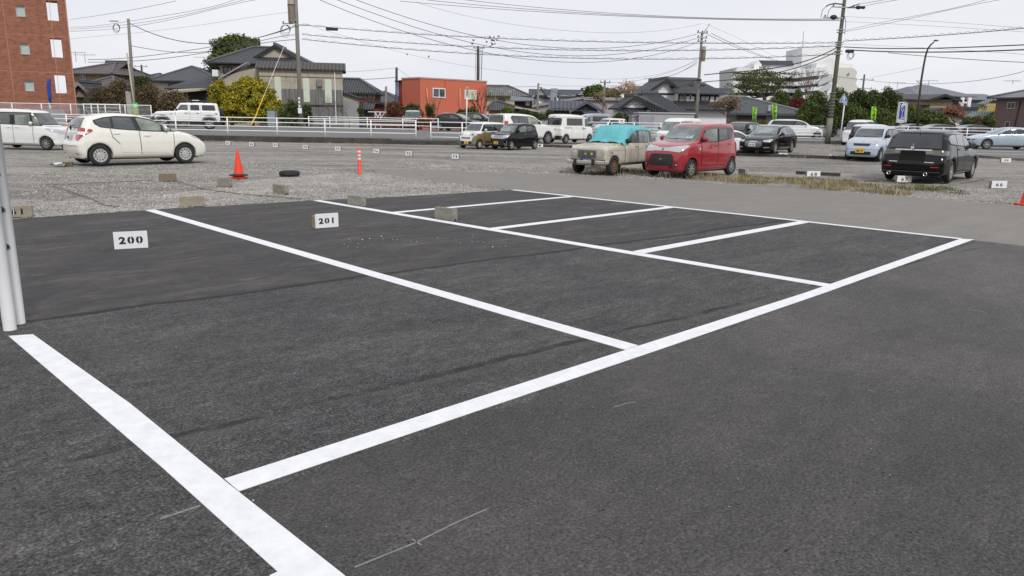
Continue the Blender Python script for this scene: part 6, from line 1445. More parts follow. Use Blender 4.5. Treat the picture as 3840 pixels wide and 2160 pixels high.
lt = text_mesh(['ド', 'リ', '｜', 'ム'], .3, M_WHT, .004, .006, vertical=True); q = at(3383, 421, YB) - o0; link('lettering', lt, vs_, loc=(q.x, -.03, q.z), rot=(R(90), R(-5), 0))
mb = MB(); q = at(3388, 395, YB) - o0; mb.prism([(-.22, -.1), (-.12, .12), (0, .16), (.12, .12), (.22, -.1), (.13, -.1), (.07, .03), (-.07, .03), (-.13, -.1)], 0, .006, Matrix(((1, 0, 0, q.x), (0, 0, -1, -.02), (0, 1, 0, q.z), (0, 0, 0, 1)))); mb.build('emblem', M_WHT, vs_)
# fluorescent banners
M_NOB = plain('fluorescent_green_cloth', (.38, .85, .03), .7, var=.06); 
def banner(label, pxs, Y, txt, poley, mirror=False, sz=.36):
    o0 = at(pxs[0][0], 440, Y); o0.z = .3; root = thing('banner_flag', label, 'banner', o0.to_tuple(), group='fluorescent green road safety banners')
    (ax, ay), (bx, by), (cx, cy), (dx, dy) = pxs       # top left, top right, bottom right, bottom left
    vs = []; fs = []; n = 10
    for i in range(n + 1):
        t = i / n
        for j in range(5):
            s_ = j / 4; px = (ax + (dx - ax) * t) * (1 - s_) + (bx + (cx - bx) * t) * s_; py = (ay + (dy - ay) * t) * (1 - s_) + (by + (cy - by) * t) * s_
            vs.append(at(px, py, Y) - o0 + Vector((0, .05 * math.sin(3 * s_ + 4 * t), 0)))
    for i in range(n):
        for j in range(4): fs.append((i * 5 + j, i * 5 + 5 + j, i * 5 + 6 + j, i * 5 + 1 + j))
    c = link('cloth', mesh('cloth', vs, fs, M_NOB, True), root); so_ = c.modifiers.new('s', 'SOLIDIFY'); so_.thickness = .004
    for i, ch in enumerate(txt):
        t = (i + .55) / len(txt); px = (ax + (dx - ax) * t + bx + (cx - bx) * t) / 2; py = (ay + (dy - ay) * t + by + (cy - by) * t) / 2
        q = at(px, py, Y) - o0; o = link('lettering', text_mesh(ch, sz, plain('dark_green_ink', (.03, .1, .01), .7), .002, .012), c, loc=(q.x, -.09, q.z), rot=(R(90), 0, 0))
        if mirror: o.scale = (-1, 1, 1)
    pa, pb = at(poley[0], poley[1], Y) - o0, at(bx, by - 2, Y) - o0; mb = MB(); mb.tube([(pa.x, .03, 0), (pb.x, .03, pb.z)], .02, 6); mb.tube([(pb.x, .03, pb.z - .02), (at(ax, ay, Y).x - o0.x, .03, pb.z - .02)], .012, 5); mb.build('pole', M_STEEL, root)
banner('left smaller fluorescent green banner in front of the grey hipped roof', [(2823, 402), (2839, 403), (2832, 453), (2821, 452)], 70, '交通安全', (2836, 470), sz=.3)
banner('larger fluorescent green banner in front of the grey hipped roof', [(2894, 393), (2914, 394), (2911, 448), (2898, 446)], 68, '交通安全', (2913, 470), sz=.34)
banner('fluorescent green banner before the dark trees, right of the tall pole', [(3269, 401), (3286, 401), (3284, 452), (3266, 451)], 68, '交通安全', (3286, 470), True, sz=.3)
# blue furled banner at left
o0 = at(186, 440, 57.5); fb = thing('furled_banner', 'furled blue banner on a pole before the brick block', 'banner', (o0.x, 57.5, 1.0)); q = [at(a, b_, 57.5) - Vector(fb.location) for a, b_ in ((188, 395), (187, 360), (183, 320), (184, 300), (188, 296))]
mb = MB(); mb.tube(q, [.06, .12, .13, .12, .04], 10); mb.build('cloth', plain('banner_blue', (.015, .05, .3), .7, var=.3), fb, True)
mb = MB(); mb.tube([(0, 0, -.5), tuple(q[0])], .035, 8); mb.tube([(.12, 0, 0), (.12, 0, q[0].z + .25)], .09, 8); mb.build('pole', M_STEEL, fb, True)
b0 = at(2331, 456, 62); rs = thing('small_sign', 'small white board with red figures above the turquoise sheet', 'sign', (b0.x, 62, .36)); zc = b0.z - .36; mb = MB(); mb.box(-.24, .24, 0, .03, zc - .15, zc + .16); mb.build('board', M_WHT, rs)
link('lettering', text_mesh('72', .26, plain('red_ink', (.55, .03, .02), .6), .003, .01), rs, loc=(0, -.008, zc), rot=(R(90), 0, 0)); mb = MB(); mb.tube([(0, .05, 0), (0, .05, zc)], .02, 6); mb.build('pole', M_STEEL, rs)
# birds around the cable
rn = random.Random(8)
for k, (a, b_) in enumerate(((1836, 139), (1852, 140), (1870, 137), (1776, 151), (1770, 164), (1819, 145), (1826, 157), (1845, 152), (1853, 153), (1864, 151), (1843, 162), (1846, 168), (1855, 165), (1839, 174), (1527, 204), (1608, 213))):
    q = at(a, b_, 68); m = MB(); m.sphere((0, 0, 0), .07, 6, (1.5, .8, .8)); m.sphere((.11, 0, .035), .04, 6); m.add([(-.04, 0, .02), (.05, 0, .02), (-.02, .16, .09), (-.04, -.16, .09)], [(0, 1, 2), (1, 0, 3)]); o_ = m.build('bird', M_POLED, None, True); o_.location = q; o_.rotation_euler = (rn.uniform(-.4, .4), rn.uniform(-.5, .5), rn.uniform(0, 6)); tag(o_, 'tiny dark bird in the flock around the cables right of the transformer pole' if k < 14 else 'tiny dark bird flying above the orange building', 'bird', 'birds in the sky')
# ================================================================== buildings
def tile_mat(name, dark, light, rib=.27, axis='X', rowh=.3, rough=.55, stain=None):
    m, t, b = newmat(name)
    v = objco(t); sx = t.nodes.new('ShaderNodeSeparateXYZ'); t.links.new(v, sx.inputs[0])
    a = sx.outputs[axis]
    w = maths(t, 'SINE', maths(t, 'MULTIPLY', a, 2 * math.pi / rib))
    w2 = maths(t, 'FRACT', maths(t, 'MULTIPLY', sx.outputs['Z'], 1 / rowh))
    n = noise(t, 1.6, 5, .7, v); n2 = noise(t, 9, 3, .7, v)
    h = maths(t, 'ADD', maths(t, 'MULTIPLY', w, .5), maths(t, 'MULTIPLY', w2, .35))
    r = ramp(t, [(.0, tuple(c * .35 for c in dark)), (.35, dark), (.75, light), (1, tuple(min(1, c * 1.5) for c in light))])
    t.links.new(maths(t, 'ADD', maths(t, 'MULTIPLY', h, .55), maths(t, 'ADD', maths(t, 'MULTIPLY', n.outputs['Fac'], .35), maths(t, 'MULTIPLY', n2.outputs['Fac'], .3))), r.inputs[0])
    out = r.outputs[0]
    if stain:
        n3 = noise(t, .9, 6, .8, v, 1.); r3 = ramp(t, [(.55, (0, 0, 0)), (.62, (1, 1, 1))]); t.links.new(n3.outputs['Fac'], r3.inputs[0]); out = mixc(t, r3.outputs[0], out, stain)
    t.links.new(out, b.inputs['Base Color']); b.inputs['Roughness'].default_value = rough
    bump(t, b, h, .8, .06); return m
T_KAW = tile_mat('dark_roof_tiles', (.02, .021, .025), (.075, .078, .09)); T_KAWY = tile_mat('dark_roof_tiles_side', (.02, .021, .025), (.075, .078, .09), axis='Y')
T_KB = tile_mat('black_roof_tiles', (.012, .013, .016), (.055, .058, .07)); T_BRN = tile_mat('brown_roof_tiles', (.07, .055, .055), (.15, .12, .12), .3)
T_OLD = tile_mat('old_grey_tiles', (.07, .07, .065), (.18, .175, .16), .3, stain=(.3, .29, .26)); T_SLATE = plain('slate_roof', (.058, .065, .072), .7, var=.18, scale=2); T_SLATEL = plain('pale_slate', (.15, .165, .185), .7, var=.12, scale=1)
T_NAVY = tile_mat('navy_metal_roof', (.03, .038, .055), (.075, .09, .125), .45, rowh=99, rough=.4); T_CORR = tile_mat('weathered_corrugated', (.028, .027, .025), (.075, .072, .066), .35, rowh=99)
T_GRN = tile_mat('green_roof_tiles', (.09, .13, .12), (.2, .26, .24)); T_GREYM = plain('greyish_roof', (.2, .19, .2), .7, var=.1, scale=.7)
W_BEIGE = plain('beige_plaster', (.40, .37, .29), .85, var=.07, scale=1, dirt=((.22, .2, .16), 1.5, .5, .62)); W_WHITE = plain('white_plaster', (.78, .77, .79), .85, var=.04, dirt=((.4, .39, .38), 1.5, .5, .66)); W_YEL = plain('yellow_plaster', (.56, .46, .25), .85, var=.06)
W_BRWOOD = plain('dark_brown_boards', (.045, .028, .022), .8, var=.3, scale=5); W_RED = plain('red_brown_boards', (.15, .045, .03), .8, var=.3, scale=3); W_GREYW = plain('grey_wall', (.32, .32, .32), .85, var=.08, dirt=((.2, .2, .2), 1.3, .5, .6))
W_MAUVE = plain('mauve_brown_wall', (.17, .115, .11), .85, var=.08, scale=8); W_DARK = plain('dark_wall', (.05, .045, .045), .8, var=.3); W_TAN = plain('tan_wall', (.36, .28, .17), .85, var=.1)
M_DWOOD = plain('black_timber', (.02, .018, .018), .7, var=.3); M_ALU = plain('window_alloy', (.5, .5, .48), .4, .2); G_WIN = glass('house_glass', (.05, .055, .06), .08); G_CURT = plain('curtained_glass', (.42, .5, .47), .25, 0, .12, 6, 0, .6); G_CREAM = plain('cream_curtain_glass', (.55, .54, .4), .3, 0, .1, 6)
M_RIDGE = plain('ridge_tiles', (.10, .105, .115), .6, var=.3, scale=6)
class House:
    """box with roof; local x along the front wall, y into the depth"""
    def __init__(s, name, label, px0, Y0, ang, px1, D, py_eave, wall, zb=.3, cat='house', W=None, build=True, base_py=None):
        p = at(px0, 440, Y0); s.Y0 = Y0; s.P = p; s.ang = R(ang); s.zb = zb
        s.W = W if W else hit(px1, p, s.ang); s.D = D; s.h = at(px0, py_eave, Y0).z - zb
        s.root = thing(name, label, cat, (p.x, Y0, zb), s.ang)
        if build:
            m = MB(); m.box(0, s.W, 0, D, -.3, s.h); s.wall = m.build('wall', wall, s.root)
    def z(s, py, px, y=0): # local height seen at pixel, at local depth y behind the front wall
        p = at(px, 440, s.Y0); return at(px, py, s.Y0 + y).z - s.zb
    def u(s, px): return hit(px, s.P, s.ang)
    def Yat(s, u, v=0): return s.Y0 + u * math.sin(s.ang) + v * math.cos(s.ang)
    def uz(s, px, py, off=0):
        """local (u,z) on the front wall seen at this pixel"""
        u = s.u(px); return u, at(px, py, s.Yat(u)).z - s.zb
    def part(s, name, m, mat, parent=None, smooth=False, **k): return m.build(name, mat, parent or s.root, smooth, **k)
    def win(s, a, b, glassm=None, frame=None, face='f', fr=.06, mull=1, name='window'):
        """a,b: opposite pixel corners on the front wall"""
        (u0, z0), (u1, z1) = s.uz(*a), s.uz(*b)
        return s.winl(min(u0, u1), max(u0, u1), min(z0, z1), max(z0, z1), glassm, frame, fr, mull, name)
    def winl(s, u0, u1, z0, z1, glassm=None, frame=None, fr=.06, mull=1, name='window', y=0, side=0):
        m = MB(); T = None
        if side: T = Matrix.Translation((s.W if side > 0 else 0, 0, 0)) @ Matrix.Rotation(R(90 * side), 4, 'Z')
        if side < 0: T = Matrix.Translation((0, s.D, 0)) @ Matrix.Rotation(R(-90), 4, 'Z')
        m.box(u0, u1, y - .03, y - .012, z0, z1, T); w = m.build(name, glassm or G_WIN, s.root)
        m = MB(); 
        for q in ((u0 - fr, u1 + fr, z1, z1 + fr), (u0 - fr, u1 + fr, z0 - fr, z0), (u0 - fr, u0, z0, z1), (u1, u1 + fr, z0, z1)): m.box(q[0], q[1], y - .07, y - .005, q[2], q[3], T)
        for k in range(mull): c = u0 + (u1 - u0) * (k + 1) / (mull + 1); m.box(c - fr * .4, c + fr * .4, y - .055, y - .031, z0, z1, T)
        m.build('frame', frame or M_ALU, w); return w
    def lift(s, hr, ov, half):
        """eave edge stays at s.h: raise the wall head under the overhang"""
        h2 = hr / (1 + ov / half); z = s.h + hr - h2
        for v in s.wall.data.vertices:
            if v.co.z > s.h - .01: v.co.z = z - .02
        return z, h2
    def gable_x(s, hr, mat, ov=.5, th=.12, name='roof', wallm=None, u0=0, u1=None, v0=0, v1=None, z=None, ridge=True, ovx=None):
        u1 = s.W if u1 is None else u1; v1 = s.D if v1 is None else v1; ovx = ov if ovx is None else ovx
        c = (v0 + v1) / 2
        if z is None: z, hr = s.lift(hr, ov, c - v0)
        sl = hr / (c - v0); m = MB(); e = z - sl * ov
        m.slab([(u0 - ovx, v0 - ov, e), (u1 + ovx, v0 - ov, e), (u1 + ovx, c, z + hr), (u0 - ovx, c, z + hr)], th); m.slab([(u1 + ovx, v1 + ov, e), (u0 - ovx, v1 + ov, e), (u0 - ovx, c + .001, z + hr), (u1 + ovx, c + .001, z + hr)], th)
        r = s.part(name, m, mat)
        if ridge:
            m = MB(); m.box(u0 - ovx - .02, u1 + ovx + .02, c - .14, c + .14, z + hr - .06, z + hr + .2); m.build('ridge', M_RIDGE, r)
        if wallm:
            for u in (u0, u1 - .1):
              m = MB(); m.add([(u, v0, z), (u + .1, v0, z), (u + .1, v1, z), (u, v1, z), (u, c, z + hr - th), (u + .1, c, z + hr - th)], [(0, 3, 4), (1, 5, 2), (0, 4, 5, 1), (3, 2, 5, 4)]); s.part('gable_wall', m, wallm)
        return r
    def gable_y(s, hr, mat, ov=.5, th=.12, name='roof', wallm=None, u0=0, u1=None, v0=0, v1=None, z=None, ridge=True, zl=None, barge=None, peak=None):
        u1 = s.W if u1 is None else u1; v1 = s.D if v1 is None else v1
        c = (u0 + u1) / 2 if peak is None else peak; m = MB()
        if z is None: z, hr = s.lift(hr, ov, u1 - c)
        sL = hr / (c - u0); sR = hr / (u1 - c)
        if zl is not None: sL = (z + hr - zl) / (c - u0)
        zL = z + hr - sL * (c - u0)
        m.slab([(u0 - ov, v1 + ov, zL - sL * ov), (u0 - ov, v0 - ov, zL - sL * ov), (c, v0 - ov, z + hr), (c, v1 + ov, z + hr)], th); m.slab([(u1 + ov, v0 - ov, z - sR * ov), (u1 + ov, v1 + ov, z - sR * ov), (c + .001, v1 + ov, z + hr), (c + .001, v0 - ov, z + hr)], th)
        r = s.part(name, m, mat)
        if ridge:
            m = MB(); m.box(c - .14, c + .14, v0 - ov - .02, v1 + ov + .02, z + hr - .06, z + hr + .2); m.build('ridge', M_RIDGE, r)
        if barge:
            m = MB()
            for (a, za) in ((u0 - ov, zL - sL * ov), (u1 + ov, z - sR * ov)): m.add([(a, v0 - ov - .04, za - .32), (c, v0 - ov - .04, z + hr - .34), (c, v0 - ov - .04, z + hr - .02), (a, v0 - ov - .04, za - .0), (a, v0 - ov - .005, za - .32), (c, v0 - ov - .005, z + hr - .34), (c, v0 - ov - .005, z + hr - .02), (a, v0 - ov - .005, za - .0)], [(0, 1, 2, 3), (7, 6, 5, 4), (0, 4, 5, 1), (3, 2, 6, 7)])
            m.build('barge_board', barge, r)
        if wallm:
            for v in (v0 - .004, v1 - .1):
              m = MB(); m.add([(u0, v, zL), (u1, v, z), (c, v, z + hr - th), (u0, v + .1, zL), (u1, v + .1, z), (c, v + .1, z + hr - th)], [(0, 1, 2), (5, 4, 3), (0, 2, 5, 3), (1, 4, 5, 2)]); s.part('gable_wall', m, wallm)
        return r
    def hip(s, hr, mat, ov=.5, th=.12, run=None, name='roof', u0=0, u1=None, v0=0, v1=None, z=None, ridge=M_RIDGE, r0=None, r1=None):
        u1 = s.W if u1 is None else u1; v1 = s.D if v1 is None else v1; z = s.h if z is None else z
        c = (v0 + v1) / 2; run = (v1 - v0) / 2 if run is None else run; a, b = (u0 + run if r0 is None else r0), (u1 - run if r1 is None else r1)
        A, B, Cc, D = (u0 - ov, v0 - ov, z), (u1 + ov, v0 - ov, z), (u1 + ov, v1 + ov, z), (u0 - ov, v1 + ov, z); E, F = (a, c, z + hr), (max(b, a + .01), c, z + hr)
        m = MB(); lo = [Vector(q) - Vector((0, 0, th)) for q in (A, B, Cc, D)]
        m.add([A, B, Cc, D, E, F] + lo, [(0, 1, 5, 4), (2, 3, 4, 5), (3, 0, 4), (1, 2, 5), (6, 7, 1, 0), (7, 8, 2, 1), (8, 9, 3, 2), (9, 6, 0, 3), (9, 8, 7, 6)])
        r = s.part(name, m, mat)
        if ridge:
            m = MB()
            for p, q in ((E, F), (A, E), (D, E), (B, F), (Cc, F)):
                p, q = Vector(p), Vector(q)
                if (p - q).length > .1: m.tube([p + Vector((0, 0, .04)), q + Vector((0, 0, .04))], .13, 6)
            m.build('ridge', ridge, r)
        return r
# ---- brick apartment block at the far left
def brick_mat():
    m, t, b = newmat('red_brown_brick'); v = objco(t)
    br = t.nodes.new('ShaderNodeTexBrick'); mp_ = t.nodes.new('ShaderNodeMapping'); mp_.inputs['Rotation'].default_value = (R(90), 0, 0); t.links.new(v, mp_.inputs['Vector'])
    t.links.new(mp_.outputs[0], br.inputs['Vector']); br.inputs['Scale'].default_value = 1.; br.inputs['Brick Width'].default_value = .34; br.inputs['Row Height'].default_value = .12; br.inputs['Mortar Size'].default_value = .012
    br.inputs['Color1'].default_value = (.29, .115, .068, 1); br.inputs['Color2'].default_value = (.2, .078, .048, 1); br.inputs['Mortar'].default_value = (.27, .12, .075, 1)
    n = noise(t, 2.4, 5, .75, v); r = ramp(t, [(.3, (.72, .72, .72)), (.7, (1.35, 1.3, 1.25))]); t.links.new(n.outputs['Fac'], r.inputs[0])
    t.links.new(mixc(t, 1., br.outputs['Color'], r.outputs[0], 'MULTIPLY'), b.inputs['Base Color']); b.inputs['Roughness'].default_value = .8; return m
BR = brick_mat()
YBk = 61; A_ = at(293, 440, 64)
ap = thing('apartment_block', 'tall red brown brick apartment block filling the top left corner', 'apartment building', (A_.x, A_.y, .8), R(212))
# local x runs to the left (towards -X), local y towards the viewer is negative -> face is at y=0 facing -Y
def apx(px): return hit(px, A_, R(212))
def apz(px, py): u = apx(px); return at(px, py, A_.y + u * math.sin(R(212))).z - .8
Hb = apz(250, -120)
cols = [(apx(264), apx(222))]
win_c = [(apx(166), apx(131)), (apx(20), apx(-14))]
ys_open = [((222, 2), (258, 78)), ((222, 142), (258, 215)), ((232, 281), (268, 350))]
m = MB(); X1 = apx(-260)
# right bay: wall frame with openings right through the landing
oz = [(apz(240, 78), apz(240, 4)), (apz(245, 216), apz(245, 145)), (apz(250, 350), apz(250, 282))]; u0, u1 = apx(262), apx(221)
zz = [-.8] + [q for z_ in sorted(oz) for q in z_] + [Hb]
for k in range(0, len(zz), 2): m.box(u0, u1, -.6, 0, zz[k], zz[k + 1])
m.box(0, u0 - .001, -.6, 0, -.8, Hb); m.box(u1 + .001, u1 + .6, -.6, 0, -.8, Hb)
m.build('stair_bay_wall', BR, ap)
mb = MB()
for z0_, z1_ in oz: mb.box(.3, u1, -1.5, -.62, z1_ + .02, z1_ + .2)
mb.build('landing_slab', W_GREYW, ap)
# main wall with real window openings
wz = [(apz(150, 64), apz(150, 23)), (apz(160, 205), apz(160, 165)), (apz(168, 342), apz(168, 304))]
wz.append((wz[0][0] + 2.98, wz[0][1] + 2.98))
cu_ = [(apx(141), apx(107)), (apx(8) , apx(-26))]
m = MB(); us = [u1 + .61] + [q for c_ in cu_ for q in c_] + [X1]
for k in range(0, len(us), 2): m.box(us[k], us[k + 1], -.3, 0, -.8, Hb)
for c_ in cu_:
    zs_ = [-.8] + [q for z_ in sorted(wz) for q in z_] + [Hb]
    for k in range(0, len(zs_), 2): m.box(c_[0], c_[1], -.3, 0, zs_[k], zs_[k + 1])
m.prism([(us[0], -.31), (X1, -.31), (X1, -9.5), (us[0] + 1.5, -9.5)][::-1], -.8, Hb)
m.build('wall', BR, ap)
for c_ in cu_:
    for z_ in wz:
        mb = MB(); mb.box(c_[0] + .05, c_[1] - .05, -.24, -.2, z_[0] + .05, z_[1] - .05); w = mb.build('window', G_CURT, ap)
        mb = MB()
        for q in ((c_[0], c_[1], z_[0], z_[0] + .05), (c_[0], c_[1], z_[1] - .05, z_[1]), (c_[0], c_[0] + .05, z_[0] + .05, z_[1] - .05), (c_[1] - .05, c_[1], z_[0] + .05, z_[1] - .05)): mb.box(q[0], q[1], -.26, -.12, q[2], q[3])
        mb.build('frame', M_ALU, w); mb = MB(); mb.box(c_[0] - .03, c_[1] + .03, -.11, .05, z_[0] - .05, z_[0] - .002); mb.build('sill', M_CONCL, w)
mb = MB()
for z_ in (oz[0][0] - 1.2, oz[1][0] - 1.2): mb.box(.0, X1, .0015, .006, z_ - .015, z_ + .015)
for u_ in (apx(232), apx(62)): mb.box(u_ - .015, u_ + .015, .002, .0065, -.8, Hb)
mb.tube([(.05, .05, -.8), (.05, .05, Hb)], .05, 6)
mb.build('joint_line', plain('pale_joint', (.42, .24, .17), .8), ap)
# flip: the facade faces the viewer at local +y after the 174 degree turn
# ---- orange building, corner towards the viewer
Yo = 82; Co = at(1577, 440, Yo)
OR = plain('orange_render', (.55, .145, .085), .85, var=.04, scale=1.5, dirt=((.42, .1, .055), 1.2, .3, .66))
ob = House('orange_building', 'two storey orange rendered building with white framed windows and flat roof', 1577, Yo, 42, 1824, 3.4, 294, OR, cat='building')
mb = MB(); mb.box(-.06, ob.W + .06, -.06, ob.D + .06, ob.h + .001, ob.h + .14); ob.part('parapet', mb, plain('parapet_trim', (.45, .3, .27), .6))
ob.win((1625, 362), (1667, 335), G_WIN, W_WHITE, fr=.1); ob.win((1744, 369), (1783, 342), G_CREAM, W_WHITE, fr=.1); ob.win((1657, 445), (1691, 425), G_WIN, M_ALU)
mb = MB()
for a, b_ in ((((1598, 330), (1602, 392))), ((1722, 332), (1722, 415))):
    (q0, z0_), (q1, z1_) = ob.uz(*a), ob.uz(*b_); mb.tube([(q0, -.12, z0_), (q1, -.12, z1_ + .2), (q1 + .3, -.12, z1_)], .07, 8)
ob.part('downpipe', mb, plain('pink_pipe', (.6, .27, .2), .5), smooth=True)
(q0, z0_), (q1, z1_) = ob.uz(1669, 300), ob.uz(1671, 362); mb = MB(); mb.tube([(q0, -.06, z0_), (q1, -.06, z1_)], .04, 6); ob.part('cable_duct', mb, OR)
dr = House('side_building', 'side wing, its red darkened as shade, with slightly sloping roof joined to the orange building', 1497, 86.6, -47, 1576, 3.5, 305, plain('orange_render_shaded', (.34, .075, .05), .85, var=.05), cat='building')  # face turned from the light; its shade is put into the darker red
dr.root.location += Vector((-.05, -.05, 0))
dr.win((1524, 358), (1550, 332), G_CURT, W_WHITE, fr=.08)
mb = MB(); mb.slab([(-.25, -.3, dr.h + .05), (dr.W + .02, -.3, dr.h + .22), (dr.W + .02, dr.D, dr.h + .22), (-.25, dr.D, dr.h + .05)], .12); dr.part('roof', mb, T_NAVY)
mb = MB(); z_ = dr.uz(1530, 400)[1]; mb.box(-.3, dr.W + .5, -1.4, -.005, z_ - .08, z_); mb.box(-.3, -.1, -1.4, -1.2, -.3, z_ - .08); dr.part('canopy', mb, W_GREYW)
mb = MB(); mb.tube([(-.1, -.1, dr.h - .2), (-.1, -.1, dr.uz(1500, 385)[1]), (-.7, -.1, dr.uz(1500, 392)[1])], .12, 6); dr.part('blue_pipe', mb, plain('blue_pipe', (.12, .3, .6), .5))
# ---- weathered barn
def barn_mat():
    m, t, b = newmat('weathered_barn_sheet'); v = objco(t); sx = t.nodes.new('ShaderNodeSeparateXYZ'); t.links.new(v, sx.inputs[0])
    n = noise(t, 1.5, 6, .8, objco(t, (3.5, 3.5, .22))); r = ramp(t, [(.32, (.05, .05, .052)), (.48, (.15, .15, .145)), (.68, (.27, .265, .25))]); t.links.new(n.outputs['Fac'], r.inputs[0])
    n2 = noise(t, 1.2, 6, .75, objco(t, (1.2, 1.2, .5))); k = ramp(t, [(.5, (0, 0, 0)), (.64, (1, 1, 1))]); t.links.new(n2.outputs['Fac'], k.inputs[0])
    up = maths(t, 'GREATER_THAN', sx.outputs['Z'], 3.75)
    pl_ = mixc(t, maths(t, 'MULTIPLY', k.outputs[0], .55), (.42, .38, .30), (.16, .145, .12))
    seam = maths(t, 'LESS_THAN', maths(t, 'FRACT', maths(t, 'MULTIPLY', sx.outputs['X'], 1.1)), .05); lo = mixc(t, maths(t, 'MULTIPLY', seam, .6), r.outputs[0], (.03, .03, .03))
    t.links.new(mixc(t, up, lo, pl_), b.inputs['Base Color']); b.inputs['Roughness'].default_value = .85; return m
BARN = barn_mat()
bn = House('barn', 'weathered two storey barn with grey sheet walls, white panels and a corrugated roof', 980, 76, 12, 1288, 4.4, 254, BARN, cat='barn')
bn.gable_x(bn.z(228, 980, 2.2) - bn.h, T_CORR, ov=.35, wallm=plain('sooty_plaster', (.30, .275, .225), .9, var=.1, dirt=((.05, .048, .045), .8, .35, .5)), ridge=False)
for a, b_ in (((1036, 379), (1060, 288)), ((1142, 383), (1165, 293)), ((1222, 386), (1247, 298))):
    (q0, z0_), (q1, z1_) = bn.uz(*a), bn.uz(*b_); mb = MB(); mb.box(q0, q1, -.06, -.01, z0_, z1_); bn.part('white_panel', mb, plain('faded_white_panel', (.58, .63, .52), .6, var=.05, dirt=((.4, .42, .35), 2, .3, .6)))
(q0, z0_), (q1, z1_) = bn.uz(1192, 325), bn.uz(1214, 297); mb = MB(); mb.box(q0, q1, -.35, -.01, z0_, z1_); ft = bn.part('fan_hood', mb, plain('hood_grey', (.2, .21, .24), .5), bevel=.05)
mb = MB()
for k in range(3): mb.box(q0 + .14 + .17 * k, q0 + .2 + .17 * k, -.365, -.352, z0_ + .1, z1_ - .02)
mb.build('red_stripe', plain('faded_red', (.35, .12, .1), .6), ft)
mb = MB(); q = bn.uz(1260, 275)[0]; mb.tube([(q, -.1, bn.h), (q, -.1, .5)], .05, 6); bn.part('downpipe', mb, W_WHITE)
mb = MB(); z_ = bn.uz(1130, 288)[1]; mb.box(-.02, bn.W + .02, -.04, -.012, z_ - .05, z_); z_ = bn.uz(1130, 392)[1]; mb.box(1.5, bn.W + .02, -.08, -.012, z_ - .12, z_); bn.part('rail_trim', mb, M_DWOOD)
# lean-to on the left of the barn, its slope continuing the roof
lt_ = MB(); a, b_ = bn.u(905), 0
zt, zl = bn.h + (bn.z(228, 980, 2.2) - bn.h), at(843, 284, 76).z - .3; xl = -(at(980, 440, 76).x - at(838, 440, 76).x)
mb = MB(); mb.add([(xl, 2.2, -.3), (-.005, 2.2, -.3), (-.005, 4.3, -.3), (xl, 4.3, -.3), (xl, 2.2, zl), (-.005, 2.2, zt - .55), (-.005, 4.3, zt - .55), (xl, 4.3, zl)], [(0, 1, 5, 4), (1, 2, 6, 5), (2, 3, 7, 6), (3, 0, 4, 7), (4, 5, 6, 7)]); bn.part('lean_to_wall', mb, W_BEIGE)
mb = MB(); mb.slab([(xl - .35, 1.9, zl - .2), (-1.3, 1.9, zt - .15), (-1.3, 4.6, zt - .15), (xl - .35, 4.6, zl - .2)], .14); bn.part('lean_to_roof', mb, plain('pale_roof_edge', (.3, .3, .31), .6))
# ---- big tiled house behind the barn
hb = House('tiled_house', 'large beige house with dark hipped and gabled tile roof in front of the round tree', 836, 86, 6, 1150, 9, 236, W_BEIGE)
hb.hip(hb.z(176, 960, 4.5) - hb.h, T_KAW, ov=1.1, r0=hb.u(912) + .5, r1=hb.u(1040), name='roof')
g0, g1 = hb.u(950), hb.u(1125)
zt = hb.z(168, 1032, 2.); hb.gable_y(zt - hb.z(222, 1032, 2.), T_KAWY, ov=.3, name='upper_roof', wallm=W_BEIGE, u0=g0, u1=g1, v0=1., v1=7., z=hb.z(222, 1032, 2.), barge=M_DWOOD)
hb.win((852, 274), (878, 254), G_WIN, M_DWOOD, fr=.09)
mb = MB(); u, z_ = hb.uz(828, 276); mb.box(u - .35, u + .25, -1., -.3, z_ - .35, z_ + .35); hb.part('air_conditioner', mb, W_WHITE, bevel=.03)
mb = MB(); mb.box(-.3, hb.W + .3, -.9, .2, hb.h - .25, hb.h - .13); hb.part('eave_soffit', mb, M_DWOOD)
# ---- houses left of it
h2 = House('house', 'grey roofed house left of the round tree, behind the brown bushes', 640, 96, 0, 815, 9, 303, W_GREYW); h2.hip(h2.z(250, 720, 4.5) - h2.h, T_SLATE, ov=1.6, run=4.5, r0=1.2)
h3 = House('house', 'low dark tiled house with a lean-to roof just left of the bamboo', 640, 84, 0, 860, 6, 330, W_DARK)
mb = MB(); mb.slab([(-.2, -.6, h3.h), (h3.W, -.6, h3.h - .1), (h3.W, 4, h3.z(272, 800, 4)), (2.8, 4, h3.z(280, 800, 4))], .14); h3.part('roof', mb, T_KAW)
mb = MB(); u0_, z0_ = h3.uz(668, 347); u1_, _z = h3.uz(790, 347); mb.slab([(u0_, -2.4, z0_), (u1_, -2.4, z0_ + .35), (u1_, -.7, z0_ + .5), (u0_, -.7, z0_ + .3)], .2); mb.tube([((u0_ + u1_) / 2, -1.5, -.3), ((u0_ + u1_) / 2, -1.5, z0_)], .08, 6); mb.build('carport', W_BEIGE, h3.root)
h4 = House('house', 'brown roofed two storey house right of the brick block', 270, 92, -4, 422, 8, 275, W_TAN); h4.hip(h4.z(234, 300, 4) - h4.h, T_BRN, ov=.9, run=3.6); h4.win((318, 298), (336, 282), G_WIN, M_ALU)
h4.gable_x(1.1, T_BRN, ov=.3, u0=2.4, u1=4.6, v0=2, v1=7, z=h4.h + .5, name='rear_roof')
h5 = House('house', 'low brown roofed wing in front of the brown roofed house', 318, 84, 0, 432, 6, 330, W_TAN); h5.hip(h5.z(287, 370, 3) - h5.h, T_BRN, ov=.8, run=1.9)
